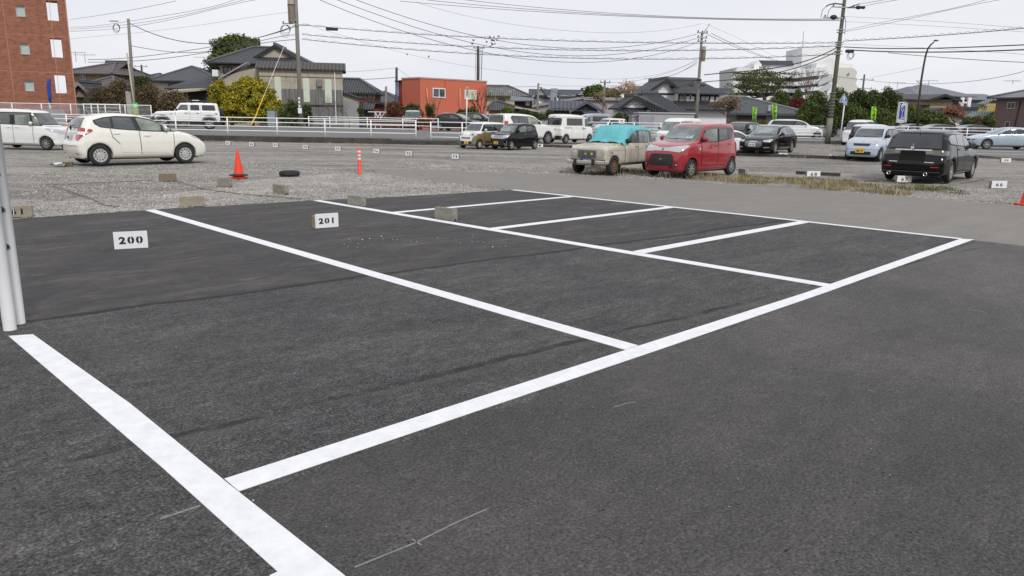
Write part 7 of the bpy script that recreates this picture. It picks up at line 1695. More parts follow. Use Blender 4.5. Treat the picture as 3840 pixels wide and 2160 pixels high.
h6 = House('gate_roof', 'small black tiled gatehouse with pale ridge at the foot of the brick block', 292, 74, 0, 342, 3, 352, W_BEIGE, cat='gatehouse'); h6.gable_y(h6.z(308, 300, 1) - h6.h, T_KB, ov=.5, barge=M_CONCL, wallm=M_DWOOD); mb = MB(); mb.box(-.3, h6.W + .3, -.8, -.02, h6.h - .45, h6.h - .3); h6.part('lower_eave', mb, T_KB)
mb = MB(); mb.box(.3, .9, -.03, -.005, .2, 1.8); h6.part('doorway', mb, M_DWOOD)
h7 = House('house', 'distant small house with dark roof behind the leaning pole', 462, 128, 0, 572, 9, 300, W_BEIGE); h7.gable_y(h7.z(278, 480, 2) - h7.h, T_SLATE, ov=.8, u0=0, u1=4.2, wallm=W_BEIGE, name='front_roof'); h7.hip(h7.z(274, 540, 4) - h7.h, T_SLATE, ov=.8, u0=2.2, run=2.4)
# ---- right of the barn
h8 = House('tiled_outbuilding', 'small dark tiled building with red brown boards right of the barn', 1285, 84, 4, 1408, 6, 346, W_RED); h8.hip(h8.z(296, 1330, 3) - h8.h, T_KAW, ov=.5, run=2.0, r0=-.3, th=.18)
mb = MB(); u, z_ = h8.uz(1345, 352); mb.box(0, h8.W, -.03, -.005, z_ - .45, z_); band = h8.part('plaster_band', mb, W_BEIGE)
mb = MB()
for k in range(8): mb.box(.2 + k * .5, .26 + k * .5, -.05, -.031, z_ - .45, z_)
mb.build('post', M_DWOOD, band)
h9 = House('lean_to', 'grey plastered lean-to with sloping tile edge against the barn', 1283, 79.5, 4, 1345, 3, 378, W_GREYW, cat='outbuilding'); mb = MB(); mb.slab([(-.1, -.3, h9.z(340, 1285, 0)), (h9.W + .2, -.3, h9.z(367, 1343, 0)), (h9.W + .2, 3, h9.z(367, 1343, 0)), (-.1, 3, h9.z(340, 1285, 0))], .16); h9.part('roof', mb, T_KAW)
mb = MB(); mb.add([(0, -.001, h9.h), (h9.W, -.001, h9.h), (h9.W, -.001, h9.z(369, 1343, 0)), (0, -.001, h9.z(345, 1285, 0)), (0, .1, h9.h), (h9.W, .1, h9.h), (h9.W, .1, h9.z(369, 1343, 0)), (0, .1, h9.z(345, 1285, 0))], [(0, 1, 2, 3), (7, 6, 5, 4), (3, 2, 6, 7)]); h9.part('upper_wall', mb, W_BEIGE)
hA = House('tiled_outbuilding', 'tiny tiled shed between the lean-to and the red brown shed', 1350, 80, 4, 1396, 3, 408, W_DARK, cat='outbuilding'); mb = MB(); mb.slab([(-.2, -.6, hA.h), (hA.W + .2, -.6, hA.h), (hA.W + .2, 1.6, hA.z(383, 1370, 1.6)), (-.2, 1.6, hA.z(383, 1370, 1.6))], .15); hA.part('roof', mb, T_KAW)
hB = House('shed', 'red brown boarded shed left of the orange building', 1396, 82, 4, 1500, 4, 384, W_RED, cat='shed'); mb = MB(); mb.slab([(-.4, -.5, hB.h + .15), (hB.W, -.5, hB.h - .15), (hB.W, 4, hB.h - .1), (-.4, 4, hB.h + .2)], .22); hB.part('roof', mb, T_CORR)
hC = House('house', 'dark slate roofed house between the red shed and the orange building', 1412, 100, 0, 1500, 8, 382, W_BEIGE); hC.hip(hC.z(343, 1440, 3) - hC.h, T_SLATE, ov=.6, run=3.2, r0=.4)
mb = MB(); tf = thing('trestle', 'white painted timber trestle in front of the red brown shed', 'frame', (at(1415, 440, 72).x, 72, .45)); z1_ = at(1415, 420, 72).z - .45
for a, b_ in (((-.85, z1_), (.85, z1_)), ((-.2, 0), (-.2, z1_)), ((.3, 0), (.3, z1_)), ((-.2, z1_), (.05, z1_ - .5)), ((.3, z1_), (.05, z1_ - .5)), ((.3, z1_ - .6), (.7, z1_))): mb.tube([(a[0], 0, a[1]), (b_[0], 0, b_[1])], .04, 5)
mb.build('frame', W_WHITE, tf)
# ---- between the orange building and the navy roofed house
hD = House('yellow_house', 'yellow walled house with an old lichen grey roof right of the orange building', 1800, 108, 0, 1972, 9, 357, W_YEL); hD.hip(hD.z(322, 1880, 4.5) - hD.h, T_OLD, ov=.7, run=2.6, r0=-1); hD.win((1870, 379), (1891, 371), G_WIN, M_DWOOD)
hE = House('annex', 'dark brown boarded annex with small white window', 1928, 98, 0, 1994, 4, 375, W_BRWOOD, cat='house'); mb = MB(); mb.slab([(-.5, -.8, hE.h - .05), (hE.W + .3, -.8, hE.h + .0), (hE.W + .2, 3, hE.h + .35), (-.5, 3, hE.h + .6)], .12); hE.part('roof', mb, T_SLATEL); hE.win((1973, 392), (1982, 383), G_WIN, W_WHITE, fr=.1)
hF = House('tiled_house', 'low grey tiled house in front of the yellow house', 1832, 92, 0, 1962, 7, 412, W_TAN); hF.hip(hF.z(381, 1880, 3.5) - hF.h, T_KAW, ov=.5, run=3.0, r0=.5)
hG = House('pale_roof', 'low pale flat roofed shed between the tiled house and the thin pole', 1962, 90, 0, 2012, 5, 412, W_TAN, cat='shed'); mb = MB(); mb.slab([(-1., -.5, hG.h + .3), (hG.W + .4, -.5, hG.h - .15), (hG.W + .4, 5, hG.h), (-1., 5, hG.h + .45)], .12); hG.part('roof', mb, W_BEIGE)
hH = House('warehouse', 'long low warehouse with a pale curved roof edge and mauve grey walls', 1996, 135, 0, 2400, 14, 398, W_GREYW, cat='warehouse')
mb = MB(); a, b_, c_ = hH.u(1990), hH.u(2185), hH.u(2420)
zA, zB = hH.z(397, 1990), hH.z(364, 2185)
mb.slab([(a, -.6, zA), (b_, -.6, zB), (b_, 14, zB), (a, 14, zA)], .3); mb.slab([(b_ + .001, -.6, zB), (c_, -.6, zB), (c_, 14, zB), (b_ + .001, 14, zB)], .3); hH.part('roof', mb, plain('dusty_roof', (.33, .29, .29), .8))
mb = MB(); mb.add([(a, -.1, hH.h - 1), (c_, -.1, hH.h - 1), (c_, -.1, zB - .4), (b_, -.1, zB - .4), (a + 1, -.1, zA - .3)], [(0, 1, 2, 3, 4)]); mb.slab([(a, -.62, zA + .12), (b_, -.62, zB + .12), (b_, -.1, zB + .12), (a, -.1, zA + .12)], .3); mb.box(b_, c_, -.62, -.1, zB - .5, zB - .31); hH.part('fascia', mb, plain('mauve_grey', (.30, .265, .275), .8))
hI = House('farm_shed', 'dark boarded shed with navy metal gabled roof and awning', 2070, 88, -3, 2240, 7, 412, W_BRWOOD, cat='shed')
u0_, u1_ = hI.u(2148), hI.u(2250)
hI.gable_x(hI.z(378, 2150, 2.4) - hI.h, T_NAVY, ov=.35, u0=-.1, u1=u0_ + 1.4, v0=0, v1=4.8, name='roof', ridge=False, th=.1)
hI.gable_y(hI.z(379, 2197, 0) - hI.h + .05, T_NAVY, ov=.35, u0=u0_, u1=u1_, v0=0, v1=5, name='gable_roof', wallm=W_BRWOOD, ridge=False, barge=plain('blue_grey_barge', (.08, .1, .14), .6))
mb = MB(); q0, z0_ = hI.uz(2178, 412); q1, _z = hI.uz(2262, 428); mb.slab([(q0, -.02, z0_), (q1 - .8, -.02, z0_ - .05), (q1, -1.3, z0_ - .6), (q0 + .5, -1.3, z0_ - .6)][::-1], .06); hI.part('awning', mb, plain('navy_awning', (.06, .08, .13), .5))
# distant grey apartments with a concrete tower
ha = House('apartment_houses', 'row of distant blue grey gabled houses left of the concrete tower', 1990, 215, 0, 2062, 12, 366, plain('pale_blue_wall', (.3, .33, .38), .85), cat='houses'); ha.gable_x(2.3, T_SLATE, ov=.6); ha.gable_y(2.6, T_SLATE, ov=.5, u0=1.2, u1=4.2, v0=-1, v1=3, wallm=W_GREYW, name='dormer_roof')
hb_ = House('apartment_houses', 'row of distant blue grey gabled houses right of the concrete tower', 2100, 215, 0, 2200, 12, 362, plain('pale_blue_wall', (.3, .33, .38), .85), cat='houses'); hb_.gable_x(1.9, T_SLATE, ov=.6); hb_.gable_y(2.2, T_SLATE, ov=.5, u0=4.2, u1=7.4, v0=-1, v1=3, wallm=W_GREYW, name='dormer_roof')
for H_ in (ha, hb_):
    for k in range(4): H_.winl(.6 + k * 1.3, 1.3 + k * 1.3, H_.h - 1.8, H_.h - .7, G_WIN, M_ALU)
ht = House('concrete_tower', 'grey concrete stair tower among the distant slate roofs', 2063, 210, 0, 2088, 2, 331, plain('tower_concrete', (.27, .29, .31), .85), cat='tower'); mb = MB(); mb.box(ht.W * .5, ht.W * .8, -.03, -.001, ht.h - 4.2, ht.h - 2.2); ht.part('opening', mb, G_WIN); mb = MB(); mb.box(ht.W * .4, ht.W * 1.3, -1.4, -.1, ht.h - 6, ht.h - 4.6); ht.part('balcony', mb, plain('tower_concrete2', (.2, .22, .25), .8))
hc_ = House('concrete_block_building', 'plain brownish concrete block rising behind the orange leaved tree', 2376, 190, 0, 2415, 4, 321, plain('brownish_concrete', (.24, .21, .19), .9), cat='building'); mb = MB(); mb.box(-2.2, 0, .1, 2, -.3, hc_.h - 1.6); hc_.part('side_block', mb, plain('brownish_concrete', (.24, .21, .19), .9)); mb = MB(); mb.box(hc_.W, hc_.W + 1.2, .1, 2, -.3, hc_.h - 2.2); hc_.part('end_block', mb, plain('brownish_concrete2', (.2, .17, .15), .9))
hd_ = House('pale_gable', 'small pale gabled house between the brown annex and the thin pole', 2000, 150, 0, 2048, 8, 393, W_GREYW); hd_.gable_y(1.3, T_SLATEL, ov=.4, wallm=W_WHITE, ridge=False)
# ---- white house with black tiled roofs
wh = House('traditional_house', 'two storey white walled house with black timber and three tiled gable roofs', 2540, 84, 8, 2690, 7.5, 349, W_WHITE)
zr = wh.z(297, 2560, 3.75)
wh.gable_x(zr - wh.h, T_KB, ov=.75, name='roof', ovx=.0, u0=-.6, u1=wh.W - 1.0)
mb = MB(); e_ = wh.h; u1 = wh.W + .7
mb.add([(wh.W - 1.05, -.75, e_), (u1, -.75, e_), (wh.W - 1.05, 3.75, zr), (wh.W - 1.0, 8.25, e_), (u1, 8.25, e_)], [(0, 1, 2), (1, 4, 2), (4, 3, 2)]); wh.part('hip_roof', mb, T_KB)
# gable end to the left: the tall side with white triangle seen at an angle
gl = House('house_wing', 'left gable end of the white two storey house with wide black barge boards', 2428, 85, 8, 2545, 7, 349, W_WHITE, zb=.3)
gl.gable_y(gl.z(294, 2490, 0) - gl.h, T_KB, ov=.6, wallm=W_WHITE, barge=M_DWOOD, v1=5.0, th=.16)
mb = MB(); mb.box(-.3, gl.W + .1, -.07, -.012, gl.h - .14, gl.h + .04); gl.part('beam', mb, M_DWOOD)
mb = MB()
for px in (2541, 2565, 2602, 2622, 2655, 2676): u = wh.u(px); mb.box(u - .08, u + .08, -.06, -.012, wh.z(382, 2600), wh.h - .1)
mb.box(0, wh.W, -.06, -.013, wh.h - .3, wh.h - .1); wh.part('timber_post', mb, M_DWOOD)
wh.win((2549, 372), (2562, 358), G_WIN, W_BEIGE, fr=.1); wh.win((2581, 374), (2586, 359), G_WIN, W_WHITE, mull=0); wh.win((2624, 376), (2654, 362), G_CURT, M_DWOOD)
mb = MB(); mb.slab([(-.6, -3.2, wh.z(409, 2600, -3.2)), (wh.W + .4, -3.2, wh.z(409, 2600, -3.2)), (wh.W + .4, -.012, wh.z(379, 2600)), (-.6, -.012, wh.z(379, 2600))], .15); wh.part('pent_roof', mb, T_KB)
mb = MB(); mb.box(-.3, wh.W, -2.4, -.02, -.3, wh.z(412, 2600, -2.4)); wh.part('ground_floor', mb, W_WHITE)
w1 = House('house_wing', 'lower right tiled gable wing in front of the white house', 2445, 79.5, 8, 2510, 6, 414, W_WHITE); 
u_a, u_b = w1.u(2400), w1.u(2500)
w1.gable_x(w1.z(347, 2470, 3) - w1.h, T_KB, ov=.4, u0=u_a + 1.2, u1=u_b - .3, v0=-.4, v1=6.4, wallm=W_WHITE, ovx=.2)
mb = MB(); zz_ = w1.z(347, 2470, 3); mb.add([(u_b - .3, -.8, w1.h - .25), (w1.u(2582), -.8, w1.h - .25), (u_b - .1, 3, zz_ - .05), (w1.u(2582), 6.5, w1.h)], [(0, 1, 2), (1, 3, 2)]); w1.part('hip_roof', mb, T_KB)
mb = MB(); mb.box(w1.u(2520), w1.u(2575), -.2, 4, -.3, w1.h - .2); mb.box(w1.u(2420), 0, -.2, 4, -.3, w1.h - .2); w1.part('side_wall', mb, W_WHITE)
w2 = House('house_wing', 'front left gable wing with white triangle and black boards', 2330, 77, 8, 2418, 6, 405, W_WHITE)
w2.gable_y(w2.z(358, 2372, 0) - w2.h, T_KB, ov=.55, wallm=W_WHITE, barge=M_DWOOD, v1=2.6, th=.16)
mb = MB(); zz_ = w2.z(357, 2372, 0); um = w2.W / 2; mb.slab([(um, -.5, zz_), (w2.W + .6, -.5, w2.h - .3), (w2.u(2502), -.5, w2.h - .25), (w2.u(2445), 2.5, zz_)], .14); w2.part('right_roof', mb, T_KB)
mb = MB(); mb.box(w2.W, w2.u(2470), .3, 4, -.3, w2.h - .2); w2.part('side_wall', mb, W_WHITE)
mb = MB(); mb.slab([(w2.u(2292), -1.9, w2.z(425, 2300, -1.9)), (w2.u(2400), -1.9, w2.z(427, 2400, -1.9)), (w2.u(2424), -.05, w2.z(410, 2420)), (w2.u(2318), -.05, w2.z(410, 2320))], .12); mb.build('porch_roof', T_NAVY, w2.root)
mb = MB()
for px in (2327, 2340, 2395): u = w2.u(px); mb.box(u - .07, u + .07, -1.6, -1.45, -.3, w2.z(429, px, -1.6))
mb.box(-.02, w2.W, -.05, -.012, w2.h - .1, w2.h + .06); w2.part('porch_post', mb, M_DWOOD)
# container like panels in front
cn = House('panel_shed', 'long pale grey panel shed in front of the white house', 2397, 69, 0, 2602, 3, 424, plain('pale_grey_panel', (.38, .38, .4), .6, var=.04), cat='shed'); mb = MB(); mb.box(-.1, cn.W + .12, -.12, 3.1, cn.h + .001, cn.h + .1); cn.part('roof', mb, plain('shed_rim', (.45, .44, .43), .5))
mb = MB()
for a, b_ in ((2403, 2422), (2427, 2454)): mb.box(cn.u(a), cn.u(b_), -.03, -.001, -.2, cn.h - .25)
cn.part('shutter', mb, plain('shutter_grey', (.3, .31, .34), .5))
c2 = House('panel_shed', 'small grey shutter box at the left end of the panel shed', 2371, 69.5, 0, 2395, 2.5, 436, plain('shutter_grey', (.3, .31, .34), .5), cat='shed'); mb = MB(); mb.box(-.06, c2.W + .05, -.1, 2.5, c2.h + .001, c2.h + .12); c2.part('roof', mb, W_GREYW)
# ---- grey hipped hall
hl = House('hall', 'wide low hall with dark grey hipped slate roof behind the two green banners', 2600, 88, -3, 3010, 11, 420, W_GREYW, cat='hall')
hl.hip(hl.z(364, 2790, 5.5) - hl.h, T_SLATE, ov=.9, th=.25, r0=hl.u(2752), r1=hl.u(2826), ridge=plain('pale_hip_cap', (.2, .21, .22), .5))
for a, b_ in ((2634, 2642), (2661, 2670), (2673, 2681), (2697, 2706)): hl.win((a, 455), (b_, 438), G_WIN, W_BEIGE, mull=0)
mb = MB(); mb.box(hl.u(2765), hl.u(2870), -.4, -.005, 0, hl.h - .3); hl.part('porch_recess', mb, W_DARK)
mb = MB(); a, b_ = hl.u(2790), 0; mb.slab([(hl.u(2868), -.98, hl.h + .3), (hl.u(2880), -.98, hl.h + .3), (hl.u(2917) , 3.4, hl.z(388, 2912, 3.4)), (hl.u(2910), 3.4, hl.z(388, 2912, 3.4))], .1); hl.part('roof_valley', mb, plain('pale_hip_cap', (.2, .21, .22), .5))
hs_ = House('house', 'small dark roof peeping out between the white house and the spreading tree', 2695, 120, 0, 2745, 6, 362, W_DARK); hs_.gable_x(1.2, T_SLATE, ov=.5)
# ---- hospital
YH = 230
HW = plain('hospital_white', (.72, .725, .73), .8, var=.04, scale=.2, dirt=((.42, .42, .42), .25, .4, .62)); HWC = plain('hospital_cream', (.58, .57, .52), .8, var=.03, scale=.2); HWG = plain('hospital_grey', (.5, .51, .525), .8, var=.05, scale=.1); HWIN = plain('hospital_window_band', (.06, .07, .085), .3, 0, .5, .8)
hp = thing('hospital', 'large white stepped hospital building with dark window bands behind the trees', 'hospital', (at(2950, 440, YH).x, YH, .3)); o0 = Vector(hp.location)
def hpoly(name, pxs, Y, depth, mat, parent=None):
    m = MB(); q = [at(a, b_, Y) - o0 for a, b_ in pxs]; q2 = [p + Vector((0, depth, 0)) for p in q]; n = len(q)
    m.add(q + q2, [tuple(range(n))] + [tuple(range(2 * n - 1, n - 1, -1))] + [(i, i + n, (i + 1) % n + n, (i + 1) % n) for i in range(n)][::1])
    return m.build(name, mat, parent or hp)
hpoly('main_block', [(2765, 420), (3020, 420), (3020, 249), (2860, 247), (2765, 252)], YH, 20, HWG)
hpoly('upper_tier', [(2832, 262), (3010, 262), (3005, 242), (2828, 240)], YH - 1, 10, HWG)
hpoly('dark_roof', [(2856, 243), (2978, 244), (2971, 228), (2844, 226)], YH - 1.5, 8, T_SLATE)
hpoly('gable_end', [(2828, 258), (2857, 258), (2857, 243), (2844, 226), (2828, 244)], YH - 1.6, 8, HW)
hpoly('tower', [(3000, 420), (3136, 420), (3136, 182), (3085, 168), (3008, 178)], YH + 12, 14, HW)
hpoly('right_block', [(3128, 420), (3208, 420), (3210, 262), (3196, 254), (3128, 252)], YH - 4, 16, HWC)
hpoly('right_parapet', [(3130, 254), (3197, 254), (3197, 241), (3165, 239), (3130, 226)], YH - 3, 10, HW)
hpoly('stair_wing', [(3050, 420), (3140, 420), (3140, 230), (3118, 216), (3062, 236)], YH - 6, 14, HW)
bands = [((2755, 284), (2760, 253), (2990, 262), (3080, 252), (3080, 262), (2990, 276)), ]
for k, (yl, yr, dy, x0_, x1_) in enumerate(((255, 262, 16, 2762, 2990), (278, 279, 13, 2752, 2990), (305, 306, 16, 2750, 2990), (332, 333, 14, 2755, 2990), (360, 360, 16, 2755, 2990))):
    hpoly('balcony_band', [(x0_, yl + dy), (x1_, yr + dy), (x1_, yr), (x0_, yl)], YH - 3.5, 3, HW)
    hpoly('balcony_band', [(2990, yr + dy), (3115 - 12 * (k == 0), yr + dy - 14), (3115 - 12 * (k == 0), yr - 14), (2990, yr)], YH - 7, 5, HW)
for yy, y2 in ((272, 279), (294, 304), (322, 331), (348, 359)):
    hpoly('window_band', [(2760, y2), (3000, y2 + 1), (3000, yy), (2760, yy)], YH - .8, .4, HWIN); hpoly('window_band', [(3000, y2), (3070, y2 - 8), (3070, yy - 8), (3000, yy)], YH - 6.4, .4, HWIN)
hpoly('lift_box', [(3125, 300), (3150, 300), (3150, 290), (3125, 290)], YH - 6.6, .5, HWG)
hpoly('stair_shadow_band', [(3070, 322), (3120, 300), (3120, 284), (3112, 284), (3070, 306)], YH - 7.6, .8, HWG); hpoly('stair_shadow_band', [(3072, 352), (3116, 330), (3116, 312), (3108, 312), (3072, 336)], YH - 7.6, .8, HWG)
for a, b_ in ((2994, 260), (2987, 287), (2984, 313)): hpoly('sign_board', [(a - 7, b_ + 4), (a + 7, b_ + 4), (a + 7, b_ - 4), (a - 7, b_ - 4)], YH - 9, .3, plain('bright_board', (.75, .76, .78), .6))
q = at(3181, 279, YH - 4.3) - o0; link('emblem', text_mesh('4', 1.3, plain('emblem_grey', (.18, .16, .2), .7), .02, .02), hp, loc=(q.x, q.y, q.z), rot=(R(90), 0, 0))
m = MB(); a, b_ = at(3010, 180, YH) - o0, at(3013, 118, YH) - o0; m.tube([a, b_], .09, 5); m.build('mast', M_STEEL, hp)
m = MB()
for k in range(9): a = at(2768 + 8 * k, 254 - 8 * math.sin(k / 8 * 2.4), YH - 1) - o0; m.tube([a - Vector((0, 0, .6)), a], .05, 4)
m.build('roof_railing', W_WHITE, hp)
# balconies on the far right flank
for yy in (266, 292, 318): hpoly('end_balcony', [(3206, yy + 14), (3213, yy + 14), (3213, yy), (3206, yy)], YH - 3, 6, HWG)
# ---- houses at the right
r1 = House('large_hall_house', 'large grey hipped roof building far behind the beige gabled house', 3410, 125, 0, 3610, 14, 358, W_GREYW); r1.hip(r1.z(317, 3530, 6) - r1.h, T_SLATEL, ov=1.2, r0=r1.u(3515), r1=r1.u(3540), ridge=None); r1.hip(r1.z(324, 3470, 5) - r1.h, T_SLATEL, ov=.6, u1=r1.W * .6, r0=r1.u(3462), r1=r1.u(3480), ridge=None, name='left_roof', v0=-2)
mb = MB()
for px in (3580, 3606): u = r1.u(px); mb.box(u - .25, u + .25, -1.6, -1.2, -.3, r1.h - .2)
mb.box(r1.u(3570), r1.u(3612), -1.5, -1.3, r1.z(388, 3590), r1.z(382, 3590)); r1.part('white_column', mb, W_WHITE)
mb = MB(); mb.box(0, r1.W + .5, -.3, -.01, -.3, r1.z(372, 3590)); r1.part('lower_storey', mb, W_DARK)
r2 = House('long_house', 'long pale slate roofed terrace between the white columns and the mauve house', 3612, 130, 0, 3730, 9, 372, plain('dark_blue_grey_wall', (.1, .115, .14), .8)); r2.gable_x(r2.z(352, 3660, 4.5) - r2.h, T_SLATEL, ov=.5, ridge=False)
r3 = House('beige_house', 'beige two storey house with brown tiled gable left of the blue sign', 3392, 98, 4, 3562, 7, 372, W_BEIGE); uc = r3.u(3480)
r3.gable_y(r3.z(352, 3533, 0) - r3.h, T_KAW, ov=.8, u0=uc, u1=r3.W, wallm=W_BEIGE, barge=M_DWOOD, ridge=False, v1=6)
r3.gable_x(r3.z(353, 3440, 3) - r3.h, T_KAW, ov=.7, u0=-.2, u1=uc + 1.5, v0=0, v1=6, ridge=False)
mb = MB(); mb.box(0, uc, -.03, -.005, -.3, r3.z(392, 3430)); r3.part('lower_wall', mb, W_DARK); u, z_ = r3.uz(3525, 368); mb = MB(); mb.box(u - .2, u + .25, -.035, -.01, z_ - .15, z_ + .25); r3.part('vent', mb, M_DWOOD)
mb = MB(); mb.box(uc, r3.W, -.04, -.01, r3.z(418, 3520), r3.z(394, 3520)); r3.part('balcony_wall', mb, W_TAN)
r4h = House('beige_house', 'low cream gabled house in front of the beige two storey house', 3492, 86, 0, 3600, 6, 440, plain('cream_wall', (.52, .46, .38), .85)); r4h.gable_y(r4h.z(404, 3520, 0) - r4h.h, T_KAW, ov=.5, wallm=plain('cream_wall', (.52, .46, .38), .85), barge=M_DWOOD, ridge=False, peak=r4h.u(3518)); u, z_ = r4h.uz(3516, 414); mb = MB(); mb.box(u - .16, u + .14, -.03, -.01, z_ - .1, z_ + .16); r4h.part('vent', mb, M_DWOOD)
mb = MB(); q0, z0_ = r4h.uz(3492, 418); q1, z1_ = r4h.uz(3546, 440); mb.slab([(q0, -.6, z0_), (q1, -.6, z1_), (q1, .1, z1_), (q0, .1, z0_)], .14); r4h.part('pent_roof', mb, T_KAW)
mb = MB(); q0, z0_ = r4h.uz(3508, 450); q1, z1_ = r4h.uz(3590, 468); mb.slab([(q0, -1.2, z0_), (q1, -1.2, z1_), (q1, -.1, z1_ + .1), (q0, -.1, z0_ + .1)], .1); r4h.part('white_awning', mb, W_WHITE)
r5 = House('blue_roof_shed', 'flat dark blue edged building between the beige and the yellow houses', 3562, 110, -32, 3662, 5, 409, W_GREYW, cat='shed'); mb = MB(); mb.box(-.2, r5.W + .2, -.4, 5, r5.h - .01, r5.z(401, 3600)); r5.part('roof', mb, plain('dark_blue_fascia', (.03, .06, .1), .5))
r6 = House('yellow_house', 'yellow house with pale green tiled roofs left of the mauve brown house', 3664, 92, -34, 3742, 6, 388, plain('bright_yellow_wall', (.62, .46, .16), .85)); mb = MB(); mb.slab([(r6.u(3655), -.5, r6.z(389, 3660)), (r6.u(3685), -.5, r6.z(391, 3690)), (r6.u(3722), 2, r6.z(366, 3720, 2)), (r6.u(3702), 2, r6.z(366, 3700, 2))], .14); r6.part('upper_roof', mb, T_GRN)
r6.win((3683, 408), (3695, 398), G_WIN, M_ALU); mb = MB(); q = [r6.u(x_) for x_ in (3606, 3678, 3726, 3644)]; mb.slab([(q[0], -2.4, r6.z(444, 3606, -2.4)), (q[1], -2.4, r6.z(445, 3678, -2.4)), (q[2], -.02, r6.z(418, 3726)), (q[3], -.02, r6.z(418, 3644))], .16); r6.part('lower_roof', mb, T_GRN)
mb = MB(); mb.box(r6.u(3615), r6.W, -1.9, -.03, -.3, r6.z(448, 3680, -1.9)); r6.part('lower_wall', mb, plain('ochre_wall', (.5, .33, .08), .85))
r7 = House('mauve_house', 'tall mauve brown house with ribbed tile roof at the right frame edge', 3727, 88, -72, 3960, 9, 366, W_MAUVE, W=11); r7.hip(at(3797, 313, 86).z - .3 - r7.h, tile_mat('mauve_grey_tiles', (.07, .065, .075), (.2, .19, .21), 9, rowh=.22), ov=.7, run=3.6)
r7.win((3773, 405), (3799, 385), G_WIN, M_ALU); r7.win((3776, 478), (3790, 458), G_WIN, M_ALU, mull=0); mb = MB(); mb.tube([(r7.uz(3819, 378)[0], -.06, r7.uz(3819, 378)[1]), (r7.uz(3808, 475)[0], -.06, .4)], .05, 6); r7.part('downpipe', mb, M_DWOOD)
mb = MB(); u, z_ = r7.uz(3728, 470); mb.box(u - .2, u + .3, -.4, -.1, z_ - .25, z_ + .2); r7.part('meter_box', mb, W_BEIGE)
r8 = House('tiled_house', 'small dark gable seen above the trees left of the beige house', 3360, 112, 0, 3412, 6, 372, W_GREYW); r8.gable_y(r8.z(350, 3372, 0) - r8.h, T_KAW, ov=.5, wallm=T_KAW, ridge=False, peak=r8.u(3368))
# TV aerials
def aerial(label, px, py0, py1, Y, w=1.2):
    a = at(px, py0, Y); root = thing('tv_aerial', label, 'aerial', a.to_tuple()); z1_ = at(px, py1, Y).z - a.z; m = MB(); m.tube([(0, 0, 0), (0, 0, z1_)], .035, 5); m.build('mast', M_STEEL, root); m = MB(); m.tube([(-w, 0, z1_ - .1), (w, .2, z1_ - .05)], .025, 4)
    for k in range(6): m.tube([(-w + k * w * .38, -.3, z1_ - .09), (-w + k * w * .38, .3, z1_ - .09)], .015, 4)
    m.build('antenna', M_STEEL, root)
aerial('tall television aerial on the beige house left of the street lamp', 3362, 350, 308, 112); aerial('television aerial right of the street lamp', 3477, 350, 300, 98); aerial('television aerial on the mauve brown house roof', 3797, 314, 300, 82, .8); aerial('television aerial on the roof right of the brick block', 320, 236, 203, 94); aerial('second aerial at the edge of the brick block', 286, 232, 194, 96); aerial('aerial on the dark roof left of the round tree', 767, 250, 212, 98); aerial('aerial over the low tiled house right of the orange building', 1857, 392, 342, 92)
# ================================================================== plants
def leaf_mat(name, cols, rough=.7, trans=.15):
    if name in MATS: return MATS[name]
    m, t, b = newmat(name); g = t.nodes.new('ShaderNodeNewGeometry'); r = ramp(t, [(i / (len(cols) - 1), c) for i, c in enumerate(cols)])
    n = noise(t, .9, 3, .6, objco(t)); f = maths(t, 'ADD', maths(t, 'MULTIPLY', g.outputs['Random Per Island'], .6), maths(t, 'MULTIPLY', maths(t, 'SUBTRACT', n.outputs['Fac'], .3), 1.))
    t.links.new(f, r.inputs[0]); t.links.new(r.outputs[0], b.inputs['Base Color']); b.inputs['Roughness'].default_value = rough; b.inputs['Specular IOR Level'].default_value = .25
    MATS[name] = m; return m
L_DARK = leaf_mat('evergreen_leaves', [(.015, .028, .01), (.045, .075, .02), (.11, .14, .035), (.24, .25, .08)]); L_MID = leaf_mat('mid_green_leaves', [(.02, .035, .01), (.05, .075, .02), (.11, .13, .04)])
L_YEL = leaf_mat('bamboo_leaves', [(.05, .07, .008), (.17, .18, .016), (.42, .34, .03), (.6, .46, .05)]); L_BRN = leaf_mat('brown_leaves', [(.035, .03, .018), (.10, .075, .04), (.18, .13, .07), (.1, .11, .04)])
L_RED = leaf_mat('maple_red_leaves', [(.05, .008, .01), (.13, .02, .02), (.2, .05, .04)]); L_OLV = leaf_mat('olive_leaves', [(.05, .06, .015), (.13, .15, .03), (.26, .26, .06)]); L_ORG = leaf_mat('orange_leaves', [(.12, .05, .02), (.3, .13, .05), (.35, .2, .1)]); L_RUST = leaf_mat('rust_hedge_leaves', [(.06, .02, .012), (.16, .06, .035), (.22, .1, .05)])
M_BARK = plain('bark', (.06, .048, .038), .9, var=.35, scale=5); M_TWIG = plain('twigs', (.13, .095, .075), .9, var=.3, scale=5)
